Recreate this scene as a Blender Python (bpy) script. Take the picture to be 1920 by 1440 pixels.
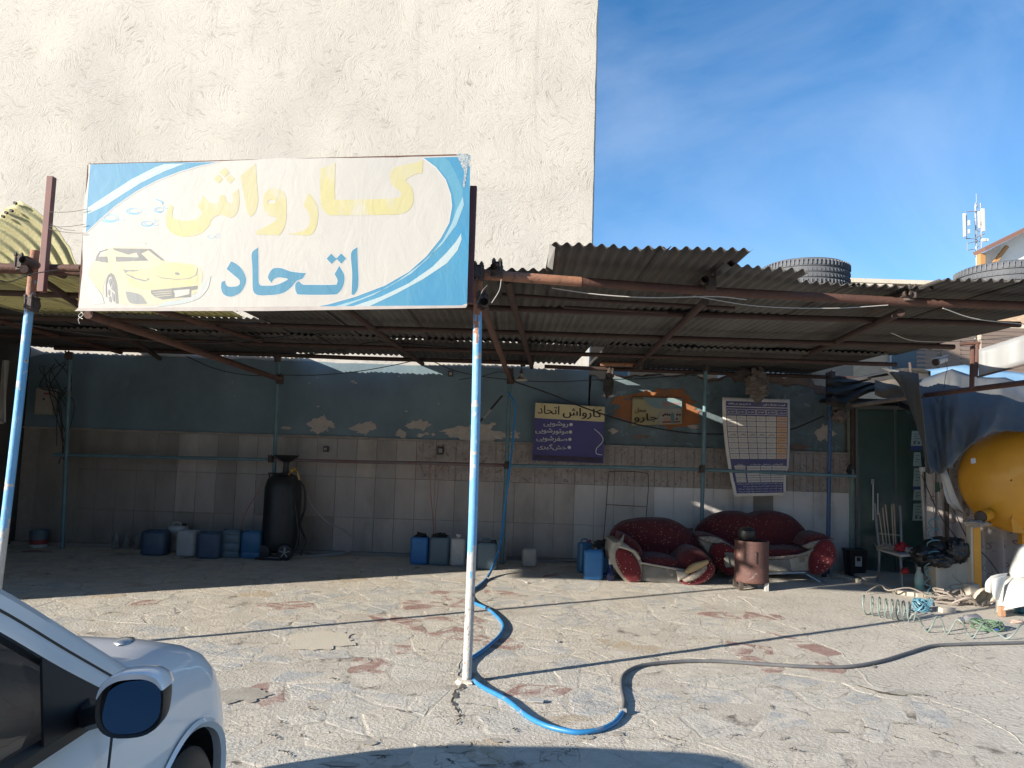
import bpy, bmesh, math, random
from mathutils import Vector, Matrix, noise as mnoise
from mathutils.geometry import tessellate_polygon
random.seed(7)
PI = math.pi
scene = bpy.context.scene
for o in list(scene.objects): bpy.data.objects.remove(o)
COL = scene.collection

# ------------------------------------------------------------ camera
CH, CF = 1.6, 1397.0
PIT, ROL = math.radians(4.79), math.radians(1.83)
_cp, _sp, _cr, _sr = math.cos(PIT), math.sin(PIT), math.cos(ROL), math.sin(ROL)
_F = Vector((0, _cp, _sp)); _R0 = Vector((1, 0, 0)); _U0 = Vector((0, -_sp, _cp))
_R = _R0*_cr + _U0*_sr; _U = _R0*-_sr + _U0*_cr
cam_d = bpy.data.cameras.new('camera'); cam = bpy.data.objects.new('camera', cam_d); COL.objects.link(cam)
cam_d.sensor_width = 36; cam_d.lens = 36*CF/1920; cam_d.clip_end = 2000; cam_d.clip_start = .05
mm = Matrix.Identity(4)
for i in range(3):
    mm[i][0] = _R[i]; mm[i][1] = _U[i]; mm[i][2] = -_F[i]
mm[2][3] = CH
cam.matrix_world = mm
scene.camera = cam

# ------------------------------------------------------------ light
SUN_EL, SAX, SAY = math.radians(17.5), .867, .499      # light travels along (+SAX,+SAY)
TAN = math.tan(SUN_EL)
w = bpy.data.worlds.new("World"); scene.world = w; w.use_nodes = True
nt = w.node_tree; nt.nodes.clear()
sky = nt.nodes.new('ShaderNodeTexSky'); sky.sky_type = 'NISHITA'; sky.sun_disc = False
sky.sun_elevation = SUN_EL; sky.sun_rotation = math.atan2(-SAX, -SAY)
sky.altitude = 1500; sky.air_density = 1.0; sky.dust_density = .5; sky.ozone_density = 2.4
bg = nt.nodes.new('ShaderNodeBackground'); bg.inputs[1].default_value = .100
out = nt.nodes.new('ShaderNodeOutputWorld')
tc = nt.nodes.new('ShaderNodeTexCoord'); mp = nt.nodes.new('ShaderNodeMapping')
mp.inputs['Rotation'].default_value = (.3, .5, .4); mp.inputs['Scale'].default_value = (1.2, 3.2, 2.2)
nz = nt.nodes.new('ShaderNodeTexNoise'); nz.inputs['Scale'].default_value = 1.5; nz.inputs['Detail'].default_value = 7
nz.inputs['Roughness'].default_value = .55; nz.inputs['Distortion'].default_value = .5
rp = nt.nodes.new('ShaderNodeValToRGB'); rp.color_ramp.elements[0].position = .36; rp.color_ramp.elements[1].position = .80
rp.color_ramp.elements[0].color = (0, 0, 0, 1); rp.color_ramp.elements[1].color = (.31, .31, .31, 1)
mx = nt.nodes.new('ShaderNodeMix'); mx.data_type = 'RGBA'
hs = nt.nodes.new('ShaderNodeHueSaturation'); hs.inputs['Saturation'].default_value = 1.32
L = nt.links.new
L(tc.outputs['Generated'], mp.inputs['Vector']); L(mp.outputs[0], nz.inputs['Vector']); L(nz.outputs['Fac'], rp.inputs[0])
L(rp.outputs[0], mx.inputs[0]); L(sky.outputs[0], hs.inputs['Color']); L(hs.outputs[0], mx.inputs[6]); mx.inputs[7].default_value = (5.2, 5.8, 6.6, 1)
L(mx.outputs[2], bg.inputs[0]); L(bg.outputs[0], out.inputs[0])
sun_d = bpy.data.lights.new('sun', 'SUN'); sun_d.energy = 5.0; sun_d.angle = math.radians(.53); sun_d.color = (1, .93, .82)
sun = bpy.data.objects.new('sun', sun_d); COL.objects.link(sun)
sdir = Vector((SAX*math.cos(SUN_EL), SAY*math.cos(SUN_EL), -math.sin(SUN_EL)))
sun.rotation_euler = sdir.to_track_quat('-Z', 'Y').to_euler()
vs = scene.view_settings; vs.view_transform = 'Standard'; vs.look = 'None'; vs.gamma = 1; vs.use_curve_mapping = False
vs.exposure = 1.05

# ------------------------------------------------------------ picture measurements -> places
def ray(x, y): return _F + _R*((x-960)/CF) + _U*((720-y)/CF)
def at(x, y, Y):
    d = ray(x, y); t = Y/d.y; return Vector((d.x*t, Y, CH+d.z*t))
def gnd(x, y, z=0.):
    d = ray(x, y); t = (z-CH)/d.z; return Vector((d.x*t, d.y*t, z))
def onplane(x, y, P, N):
    d = ray(x, y); O = Vector((0, 0, CH)); t = (P-O).dot(N)/d.dot(N); return O+d*t
V = Vector
R = random.uniform

# ------------------------------------------------------------ objects
def tag(o, label=None, cat=None, group=None, kind=None):
    if label: o['label'] = label
    if cat: o['category'] = cat
    if group: o['group'] = group
    if kind: o['kind'] = kind
    return o
def thing(name, label, cat, loc=(0, 0, 0), group=None, rotz=0):
    o = bpy.data.objects.new(name, None); COL.objects.link(o); o.location = loc; o.rotation_euler = (0, 0, rotz)
    o.empty_display_size = .1
    return tag(o, label, cat, group)
def copy_tree(o, parent=None):
    c = o.copy(); COL.objects.link(c); c.parent = parent
    for ch in [x for x in scene.objects if x.parent == o]: copy_tree(ch, c)
    return c
class MB:
    def __init__(s): s.v = []; s.f = []
    def add(s, vs_, fs_):
        n = len(s.v); s.v += [V(p) for p in vs_]; s.f += [tuple(i+n for i in f) for f in fs_]; return s
    def box(s, c, d, rz=0, rot=None):
        c = V(c); m = rot if rot is not None else Matrix.Rotation(rz, 3, 'Z')
        vs_ = [c + m @ V((x*d[0]/2, y*d[1]/2, z*d[2]/2)) for x in (-1, 1) for y in (-1, 1) for z in (-1, 1)]
        return s.add(vs_, [(0, 1, 3, 2), (4, 6, 7, 5), (0, 4, 5, 1), (2, 3, 7, 6), (0, 2, 6, 4), (1, 5, 7, 3)])
    def bar(s, a, b, wd, ht=None, up=V((0, 0, 1))):
        a, b = V(a), V(b); ht = ht or wd; d = (b-a).normalized()
        if abs(d.dot(up)) > .95: up = V((0, 1, 0))
        x = d.cross(up).normalized(); y = x.cross(d)
        m = Matrix((x, d, y)).transposed()
        return s.box((a+b)/2, (wd, (b-a).length, ht), rot=m)
    def tube(s, pts, r, n=8, caps=True):
        pts = [V(p) for p in pts]; N = len(pts); rings = []
        rr = r if isinstance(r, (list, tuple)) else [r]*N
        t0 = (pts[1]-pts[0]).normalized(); up = V((0, 0, 1)) if abs(t0.z) < .9 else V((0, 1, 0))
        x = t0.cross(up).normalized()
        for i, p in enumerate(pts):
            t = (pts[min(i+1, N-1)]-pts[max(i-1, 0)]).normalized()
            x = (x-t*x.dot(t)).normalized(); y = t.cross(x)
            rings.append([p+(x*math.cos(a)+y*math.sin(a))*rr[i] for a in [2*PI*k/n for k in range(n)]])
        return s.loft(rings, True, caps)
    def loft(s, rows, closed=False, caps=False):
        n = len(rows[0]); vs_ = [p for r_ in rows for p in r_]; fs_ = []
        for i in range(len(rows)-1):
            for j in range(n if closed else n-1):
                k = (j+1) % n; fs_.append((i*n+j, i*n+k, (i+1)*n+k, (i+1)*n+j))
        if caps: fs_ += [tuple(range(n))[::-1], tuple((len(rows)-1)*n+j for j in range(n))]
        return s.add(vs_, fs_)
    def lathe(s, c, prof, n=24, axis='Z', caps=True):
        c = V(c); rows = []
        for (r, h) in prof:
            row = []
            for k in range(n):
                a = 2*PI*k/n; p = V((r*math.cos(a), r*math.sin(a), h))
                if axis == 'X': p = V((h, p.x, p.y))
                if axis == 'Y': p = V((p.x, h, p.y))
                row.append(c+p)
            rows.append(row)
        return s.loft(rows, True, caps)
    def prism(s, pts, off, holes=None):
        """flat outline pts (3-D) pushed by vector off; open shell with both faces"""
        pts = [V(p) for p in pts]; off = V(off); loops = [pts]+[[V(q) for q in h] for h in (holes or [])]
        allp = [p for l in loops for p in l]; tri = tessellate_polygon(loops); n = len(allp)
        if off.length < 1e-9: return s.add(allp, [tuple(t) for t in tri])
        fs_ = [tuple(t) for t in tri]+[tuple(i+n for i in t)[::-1] for t in tri]; b = 0
        for l in loops:
            m = len(l)
            for j in range(m): fs_.append((b+j, b+(j+1) % m, n+b+(j+1) % m, n+b+j))
            b += m
        return s.add(allp+[p+off for p in allp], fs_)
    def blob(s, c, r, seed=0, amp=.15, fr=2., n=12, m=8):
        c = V(c); rows = []
        for i in range(m+1):
            th = PI*i/m; row = []
            for k in range(n):
                ph = 2*PI*k/n; d = V((math.sin(th)*math.cos(ph), math.sin(th)*math.sin(ph), math.cos(th)))
                q = 1+amp*mnoise.noise(d*fr+V((seed*7.3, seed*1.7, 0)))*2
                row.append(c+V((d.x*r[0], d.y*r[1], d.z*r[2]))*q)
            rows.append(row)
        return s.loft(rows, True)
    def build(s, name, m, parent=None, smooth=False, org=None, label=None, solid=0, weld=False, bevel=0, sub=0):
        me = bpy.data.meshes.new(name)
        if parent is not None and org is None:
            org = parent.matrix_world.translation if not parent.parent else parent.location + parent.parent.location
            org = V(parent.location)
            q = parent.parent
            while q: org = org+V(q.location); q = q.parent
        base = V(org) if org is not None else V((0, 0, 0))
        me.from_pydata([p-base for p in s.v], [], s.f); me.update()
        bm = bmesh.new(); bm.from_mesh(me)
        if weld: bmesh.ops.remove_doubles(bm, verts=bm.verts, dist=1e-5)
        if not solid: bmesh.ops.recalc_face_normals(bm, faces=bm.faces)
        bm.to_mesh(me); bm.free()
        if smooth:
            me.shade_smooth() if hasattr(me, 'shade_smooth') else None
            try: me.set_sharp_from_angle(angle=math.radians(42))
            except Exception: pass
        ms = m if isinstance(m, (list, tuple)) else [m]
        for q in ms: me.materials.append(q)
        o = bpy.data.objects.new(name, me); COL.objects.link(o)
        if parent is not None: o.parent = parent
        elif org is not None: o.location = org
        if bevel:
            b = o.modifiers.new('bevel', 'BEVEL'); b.width = bevel; b.segments = 2; b.limit_method = 'ANGLE'
        if sub:
            b = o.modifiers.new('sub', 'SUBSURF'); b.levels = sub; b.render_levels = sub
        if solid:
            b = o.modifiers.new('solid', 'SOLIDIFY'); b.thickness = solid; b.offset = 0
        if label: o['label'] = label
        return o
def curve(pts, k=6):
    """Catmull-Rom through pts"""
    pts = [V(p) for p in pts]; P = [pts[0]*2-pts[1]]+pts+[pts[-1]*2-pts[-2]]; o = []
    for i in range(1, len(P)-2):
        a, b, c, d = P[i-1:i+3]
        for j in range(k):
            t = j/k; o.append(.5*((2*b)+(c-a)*t+(2*a-5*b+4*c-d)*t*t+(3*b-a-3*c+d)*t**3))
    o.append(pts[-1]); return o
def sag(a, b, s_, n=12):
    a, b = V(a), V(b); return [a.lerp(b, i/n)-V((0, 0, s_*4*(i/n)*(1-i/n))) for i in range(n+1)]

# ------------------------------------------------------------ materials
def srgb(r, g, b):
    f = lambda c: (c/255/12.92) if c/255 <= .04045 else ((c/255+.055)/1.055)**2.4
    return (f(r), f(g), f(b))
MATS = {}
def mat(name, c1, c2=None, scale=4, rough=.8, metal=0, bump=0, bscale=40, c3=None, s3=12, t3=.6, w3=.04, dist=0,
        stretch=(1, 1, 1), coat=0, detail=6, spec=.5, bdist=0, trans=0, alpha=1, r2=None, coord=None, bdet=6):
    if name in MATS: return MATS[name]
    m = bpy.data.materials.new(name); m.use_nodes = True; MATS[name] = m
    n = m.node_tree; b = n.nodes['Principled BSDF']; Lk = n.links.new; N = n.nodes.new
    b.inputs['Base Color'].default_value = (*c1, 1); b.inputs['Roughness'].default_value = rough
    b.inputs['Metallic'].default_value = metal; b.inputs['Specular IOR Level'].default_value = spec
    if coat: b.inputs['Coat Weight'].default_value = coat; b.inputs['Coat Roughness'].default_value = .06
    g = N('ShaderNodeNewGeometry'); mp_ = N('ShaderNodeMapping'); mp_.inputs['Scale'].default_value = stretch
    Lk(g.outputs['Position'], mp_.inputs[0]); vec = mp_.outputs[0]
    def nz_(sc, det=detail, di=dist):
        q = N('ShaderNodeTexNoise'); q.inputs['Scale'].default_value = sc; q.inputs['Detail'].default_value = det
        q.inputs['Roughness'].default_value = .62; q.inputs['Distortion'].default_value = di
        Lk(vec, q.inputs['Vector']); return q.outputs['Fac']
    def ramp(src, a, c):
        q = N('ShaderNodeMapRange'); q.inputs[1].default_value = a; q.inputs[2].default_value = c; Lk(src, q.inputs[0]); return q.outputs[0]
    def mixc(f, a, c):
        q = N('ShaderNodeMix'); q.data_type = 'RGBA'; Lk(f, q.inputs[0])
        for s_, k in ((a, 6), (c, 7)):
            if isinstance(s_, tuple): q.inputs[k].default_value = (*s_, 1)
            else: Lk(s_, q.inputs[k])
        return q.outputs[2]
    col = None
    if c2:
        f = ramp(nz_(scale), .33, .67); col = mixc(f, c1, c2)
        if r2 is not None:
            q = N('ShaderNodeMapRange'); q.inputs[3].default_value = rough; q.inputs[4].default_value = r2; Lk(f, q.inputs[0]); Lk(q.outputs[0], b.inputs['Roughness'])
    if c3:
        f3 = ramp(nz_(s3, 8, dist+.3), t3, t3+w3); col = mixc(f3, col if col is not None else c1, c3)
    if col is not None: Lk(col, b.inputs['Base Color'])
    if bump:
        bp = N('ShaderNodeBump'); bp.inputs['Strength'].default_value = bump; bp.inputs['Distance'].default_value = .01
        Lk(nz_(bscale, bdet, bdist), bp.inputs['Height']); Lk(bp.outputs[0], b.inputs['Normal'])
    if trans:
        tr = N('ShaderNodeBsdfTranslucent'); ms_ = N('ShaderNodeMixShader'); ms_.inputs[0].default_value = trans
        if col is not None: Lk(col, tr.inputs[0])
        else: tr.inputs[0].default_value = (*c1, 1)
        Lk(b.outputs[0], ms_.inputs[1]); Lk(tr.outputs[0], ms_.inputs[2]); Lk(ms_.outputs[0], n.nodes['Material Output'].inputs[0])
    if alpha < 1: b.inputs['Alpha'].default_value = alpha
    m['bsdf'] = 1
    return m
# =============================================================== SETTING
cement = (.60, .545, .46)
def ground_mat():
    m = mat('yard_concrete', (.585, .53, .445), (.48, .44, .375), scale=1.3, rough=.92, bump=1.0, bscale=24, c3=(.26, .235, .20), s3=7, t3=.68, w3=.09, dist=.9)
    return m
M_ground = ground_mat()
g = MB(); g.add([(-300, -300, 0), (300, -300, 0), (300, 600, 0), (-300, 600, 0)], [(0, 1, 2, 3)])
ground = g.build('ground', M_ground); tag(ground, kind='structure')

def stone_mat(nm, c, c2, smear, t):
    return mat(nm, c, c2, scale=6, rough=.88, bump=.9, bscale=45, c3=smear, s3=3.2, t3=t, w3=.12, dist=1.2)
def worn(m):
    n = m.node_tree; N = n.nodes.new; Lk = n.links.new; b = n.nodes['Principled BSDF']; g_ = N('ShaderNodeNewGeometry')
    w1 = N('ShaderNodeTexNoise'); w1.inputs['Scale'].default_value = 3.5; w1.inputs['Detail'].default_value = 4; Lk(g_.outputs['Position'], w1.inputs['Vector'])
    ml = N('ShaderNodeVectorMath'); ml.operation = 'MULTIPLY_ADD'; ml.inputs[1].default_value = (.35, .35, .35); Lk(w1.outputs['Color'], ml.inputs[0]); Lk(g_.outputs['Position'], ml.inputs[2])
    vo = N('ShaderNodeTexVoronoi'); vo.feature = 'DISTANCE_TO_EDGE'; vo.inputs['Scale'].default_value = 8; Lk(ml.outputs[0], vo.inputs['Vector'])
    mr = N('ShaderNodeMapRange'); mr.inputs[1].default_value = 0; mr.inputs[2].default_value = .018; Lk(vo.outputs['Distance'], mr.inputs[0])
    gate = N('ShaderNodeTexNoise'); gate.inputs['Scale'].default_value = 2.2; Lk(g_.outputs['Position'], gate.inputs['Vector'])
    gm = N('ShaderNodeMapRange'); gm.inputs[1].default_value = .46; gm.inputs[2].default_value = .54; Lk(gate.outputs['Fac'], gm.inputs[0])
    mxm = N('ShaderNodeMath'); mxm.operation = 'MAXIMUM'; Lk(mr.outputs[0], mxm.inputs[0]); Lk(gm.outputs[0], mxm.inputs[1])
    old = b.inputs['Normal'].links[0].from_node
    b2 = N('ShaderNodeBump'); b2.inputs['Strength'].default_value = .9; b2.inputs['Distance'].default_value = .006; Lk(mxm.outputs[0], b2.inputs['Height']); Lk(old.outputs[0], b2.inputs['Normal'])
    sc_ = N('ShaderNodeTexNoise'); sc_.inputs['Scale'].default_value = 9; sc_.inputs['Detail'].default_value = 9; sc_.inputs['Roughness'].default_value = .75; sc_.inputs['Distortion'].default_value = 1.5; Lk(g_.outputs['Position'], sc_.inputs['Vector'])
    b3 = N('ShaderNodeBump'); b3.inputs['Strength'].default_value = .55; b3.inputs['Distance'].default_value = .012; Lk(sc_.outputs['Fac'], b3.inputs['Height']); Lk(b2.outputs[0], b3.inputs['Normal']); Lk(b3.outputs[0], b.inputs['Normal'])
    src = b.inputs['Base Color'].links[0].from_socket; dk = N('ShaderNodeMix'); dk.data_type = 'RGBA'; dk.blend_type = 'MULTIPLY'; f1 = N('ShaderNodeMapRange'); f1.inputs[1].default_value = 0; f1.inputs[2].default_value = 1; f1.inputs[3].default_value = .55; f1.inputs[4].default_value = 0; Lk(mxm.outputs[0], f1.inputs[0])
    Lk(f1.outputs[0], dk.inputs[0]); Lk(src, dk.inputs[6]); dk.inputs[7].default_value = (.35, .32, .28, 1)
    d2 = N('ShaderNodeMix'); d2.data_type = 'RGBA'; f2_ = N('ShaderNodeMapRange'); f2_.inputs[1].default_value = .56; f2_.inputs[2].default_value = .70; f2_.inputs[4].default_value = .55; Lk(sc_.outputs['Fac'], f2_.inputs[0]); Lk(f2_.outputs[0], d2.inputs[0]); Lk(dk.outputs[2], d2.inputs[6]); d2.inputs[7].default_value = (.25, .215, .17, 1)
    Lk(d2.outputs[2], b.inputs['Base Color'])
worn(M_ground)
SM = [stone_mat('stone_sand', (.61, .545, .445), (.50, .45, .37), cement, .5),
      stone_mat('stone_pale', (.57, .53, .455), (.47, .44, .38), cement, .46),
      stone_mat('stone_grey', (.40, .395, .375), (.47, .455, .42), cement, .44),
      stone_mat('stone_red', (.30, .165, .135), (.40, .29, .24), cement, .47),
      stone_mat('stone_buff', (.45, .36, .25), (.50, .43, .33), cement, .5)]
for q in SM: worn(q)
# crack line between crazy paving and the poured slabs on the right
crackp = [gnd(1385, 1118), gnd(1445, 1160), gnd(1500, 1182), gnd(1520, 1200), gnd(1580, 1225), gnd(1610, 1262), gnd(1655, 1292), gnd(1740, 1312), gnd(1850, 1350), gnd(1990, 1440)]
crackq = [gnd(1380, 1105), gnd(1270, 1085)]
def crack_x(Y):
    P = sorted([(p.y, p.x) for p in crackp])
    if Y <= P[0][0]: return P[0][1]+1.5
    for a, b in zip(P, P[1:]):
        if a[0] <= Y <= b[0]: return a[1]+(b[1]-a[1])*(Y-a[0])/(b[0]-a[0])
    return P[-1][1]+ (Y-P[-1][0])*.1
rs = random.Random(21)
cell = .30; sites = {}
NX0, NX1, NY0, NY1 = -22, 20, 7, 37
for i in range(NX0-2, NX1+3):
    for j in range(NY0-2, NY1+3):
        sites[(i, j)] = (cell*(i+rs.uniform(-.28, 1.28)), cell*(j+rs.uniform(-.28, 1.28)))
def vcell(i, j):
    cx, cy = sites[(i, j)]; poly = [(cx-1, cy-1), (cx+1, cy-1), (cx+1, cy+1), (cx-1, cy+1)]
    for di in (-2, -1, 0, 1, 2):
        for dj in (-2, -1, 0, 1, 2):
            if (di, dj) == (0, 0) or (i+di, j+dj) not in sites: continue
            sx, sy = sites[(i+di, j+dj)]; mx_, my_ = (cx+sx)/2, (cy+sy)/2; nx_, ny_ = sx-cx, sy-cy
            new = []
            for k in range(len(poly)):
                a, b = poly[k], poly[(k+1) % len(poly)]
                da = (a[0]-mx_)*nx_+(a[1]-my_)*ny_; db = (b[0]-mx_)*nx_+(b[1]-my_)*ny_
                if da <= 0: new.append(a)
                if da*db < 0:
                    t = da/(da-db); new.append((a[0]+(b[0]-a[0])*t, a[1]+(b[1]-a[1])*t))
            poly = new
            if len(poly) < 3: return None
    return poly
stones = []
for i in range(NX0, NX1+1):
    for j in range(NY0, NY1+1):
        p = vcell(i, j)
        if not p: continue
        cx = sum(q[0] for q in p)/len(p); cy = sum(q[1] for q in p)/len(p)
        if cy > 10.55 or cx > crack_x(cy)-.12 or cx < -6.7: continue
        if rs.random() < .16: continue
        stones.append((cx, cy, p))
def stone_mesh(mb, cx, cy, p, h, org=(0, 0)):
    top = []; bot = []
    tx, ty = rs.uniform(-.005, .005), rs.uniform(-.005, .005)
    pts = []
    for k in range(len(p)):
        a, b = p[k], p[(k+1) % len(p)]
        l = math.hypot(b[0]-a[0], b[1]-a[1]); pts.append(a)
        if l > .07:
            for t in ((.5,) if l < .16 else (.3, .62)): pts.append((a[0]+(b[0]-a[0])*t+rs.uniform(-.013, .013), a[1]+(b[1]-a[1])*t+rs.uniform(-.013, .013)))
    gap = rs.uniform(.0, .0065)
    for (x, y) in pts:
        dx, dy = x-cx, y-cy; l = math.hypot(dx, dy)+1e-6; f = max(.2, (l-gap)/l); f2 = max(.15, (l-gap-rs.uniform(.016, .04))/l)
        bot.append(V((cx+dx*f-org[0], cy+dy*f-org[1], .0008)))
        top.append(V((cx+dx*f2-org[0], cy+dy*f2-org[1], h+dx*tx+dy*ty)))
    n = len(bot); mb.add(bot+top, [tuple(range(n, 2*n))]+[(k, (k+1) % n, n+(k+1) % n, n+k) for k in range(n)])
def visible_size(s):
    x, y, _ = s
    d = V((x, y, -CH)); z_ = d.dot(_F)
    if z_ < .5: return -1
    px = 960+CF*d.dot(_R)/z_; py = 720-CF*d.dot(_U)/z_
    if px < -20 or px > 1940 or py > 1460 or (px < 420 and py > 1180+px*.2): return -1
    return 1/z_
stones.sort(key=lambda s: -visible_size(s))
def pick_mat(cx, cy):
    v = mnoise.noise(V((cx*.9, cy*.9, 3.1))); u = rs.random()
    hot = max(math.exp(-((cx+.75)**2/.35+(cy-7.0)**2/1.6)), math.exp(-((cx-2.6)**2/.5+(cy-6.6)**2/.9)), .55*math.exp(-((cx+3.1)**2/2+(cy-7.6)**2/.6)), .5*math.exp(-((cx+1.8)**2/.2+(cy-4.6)**2/.1)))
    if u < .012+.42*hot: return 3
    if v > .12: return 2 if u < .6 else 1
    if v < -.15: return 4 if u < .4 else 0
    return rs.choice([0, 0, 1, 1, 2])
M_bed = mat('joint_mortar', (.47, .42, .35), (.56, .505, .42), scale=5, rough=.95, bump=.8, bscale=50, c3=(.17, .145, .115), s3=4, t3=.57, w3=.1); worn(M_bed)
edge_ = [(crack_x(2.2+.25*k)-.15, 2.2+.25*k) for k in range(35)]
MB().prism([V((-6.9, 2.2, .0018))]+[V((x, y, .0018)) for x, y in edge_ if y < 10.6]+[V((-6.9, 10.6, .0018))], (0, 0, 0)).build('joint_bed', M_bed, ground)
rest = [MB() for _ in SM]
for k, (cx, cy, p) in enumerate(stones):
    h = rs.uniform(.0022, .0042); mi = pick_mat(cx, cy)
    if k < 298:
        mb = MB(); stone_mesh(mb, cx, cy, p, h, (cx, cy)); o = mb.build('paving_stone', SM[mi]); o.location = (cx, cy, 0); o.parent = ground
    else: stone_mesh(rest[mi], cx, cy, p, h)
allr = MB(); fm = []
for mi, mb in enumerate(rest):
    allr.add(mb.v, mb.f); fm += [mi]*len(mb.f)
o = allr.build('paving_stones', SM, ground); tag(o, kind='stuff')
for pl, mi in zip(o.data.polygons, fm): pl.material_index = mi

# raised mortar ridges along the cracks, ragged dark cracks
M_ridge = mat('mortar_ridge', (.60, .555, .47), (.52, .48, .405), scale=20, rough=.95, bump=.8, bscale=60); worn(M_ridge)
def ridge(pts, wd, h, name='mortar_ridge', m=None):
    pts = curve(pts, 9); rows = []
    for i, p in enumerate(pts):
        t = (pts[min(i+1, len(pts)-1)]-pts[max(i-1, 0)]); t.z = 0; t.normalize(); nrm = V((-t.y, t.x, 0))
        ww = wd*.62*(.35+.9*abs(mnoise.noise(p*3.1+V((5, 0, 0))))+.3*R(0, 1)); p = p+nrm*mnoise.noise(p*4)*.05
        hh = h*.55*(.5+.8*abs(mnoise.noise(p*7)))
        rows.append([p-nrm*ww+V((0, 0, .001)), p-nrm*ww*.3+V((0, 0, hh)), p+nrm*ww*.4+V((0, 0, hh*.8)), p+nrm*ww+V((0, 0, .001))])
    return MB().loft(rows).build(name, m or M_ridge, ground, smooth=True)
ridge(crackp[:6], .018, .009); ridge(crackp[5:], .024, .010)
ridge([gnd(1665, 1165), gnd(1720, 1195), gnd(1790, 1225), gnd(1850, 1262), gnd(1925, 1300)], .02, .008)
ridge([gnd(1385, 1118), gnd(1440, 1125), gnd(1520, 1122)], .014, .006)
M_crack = mat('crack_soil', (.10, .085, .07), (.17, .15, .12), scale=30, rough=1)
def crackstrip(pts, wd):
    pts = curve(pts, 7); rows = []
    for i, p in enumerate(pts):
        t = (pts[min(i+1, len(pts)-1)]-pts[max(i-1, 0)]); t.z = 0; t.normalize(); nrm = V((-t.y, t.x, 0))
        p = p+nrm*R(-.012, .012); ww = wd*R(.3, 1.3)*math.sin(PI*(i+.4)/(len(pts)))
        rows.append([p-nrm*ww+V((0, 0, .012)), p+nrm*ww+V((0, 0, .0078))])
    MB().loft(rows).build('crack', M_crack, ground)
crackstrip([gnd(868, 1228), gnd(862, 1262), gnd(868, 1285), gnd(855, 1300), gnd(850, 1322), gnd(862, 1345), gnd(855, 1362)], .014)
crackstrip([gnd(868, 1320), gnd(895, 1324), (gnd(925, 1330))], .01)
crackstrip([gnd(1600, 1285), gnd(1650, 1300), gnd(1700, 1308)], .03)
crackstrip([gnd(1800, 1250), gnd(1840, 1262)], .015)
for _ in range(42):
    x, y = R(430, 1900), R(1130, 1435); p = gnd(x, y); a = R(-1.4, 1.4); l = R(.03, .14)
    crackstrip([p, p+V((math.cos(a)*l*.5, math.sin(a)*l*.5+R(-.03, .03), 0)), p+V((math.cos(a)*l, math.sin(a)*l, 0))], R(.001, .0035))
# wet/oil stains: thin irregular films
M_stain = mat('damp_stain', (.34, .305, .25), (.44, .40, .33), scale=9, rough=.75, bump=.4, bscale=50)
def patch(cx, cy, rx, ry, seed, z=.0080, m=None, name='stain', n=40):
    c = gnd(cx, cy, z); pts = []
    for k in range(n):
        a = 2*PI*k/n; q = 1+.5*mnoise.noise(V((math.cos(a)*2.1+seed, math.sin(a)*2.1, seed*.7)))+.3*mnoise.noise(V((math.cos(a)*6+seed, math.sin(a)*6, seed)))
        pts.append(c+V((rx*math.cos(a)*q, ry*math.sin(a)*q, 0)))
    MB().prism(pts, (0, 0, 0)).build(name, m or M_stain, ground)
for k, (x, y, rx, ry) in enumerate([(455, 1302, .16, .14), (935, 1388, .035, .03), (862, 1400, .06, .07), (690, 1392, .05, .03), (885, 1262, .03, .03), (1100, 1382, .05, .03), (1690, 1299, .12, .04), (1160, 1375, .03, .03),
                                    (712, 1412, .05, .03), (640, 1432, .09, .03), (1566, 1370, .06, .03)]):
    patch(x, y, rx, ry, k*3.3)
M_sand = mat('wet_sand', (.60, .53, .42), (.60, .545, .45), scale=5, rough=1, bump=1, bscale=120)
patch(605, 1200, .24, .30, 4.2, m=M_sand, name='sand_patch')
pf_ = gnd(875, 1280); MB().blob(pf_+V((0, 0, .0)), (.075, .07, .028), 4, .3, 2.4, 18, 8).build('mortar_collar', M_ridge, ground, smooth=True)

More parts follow.
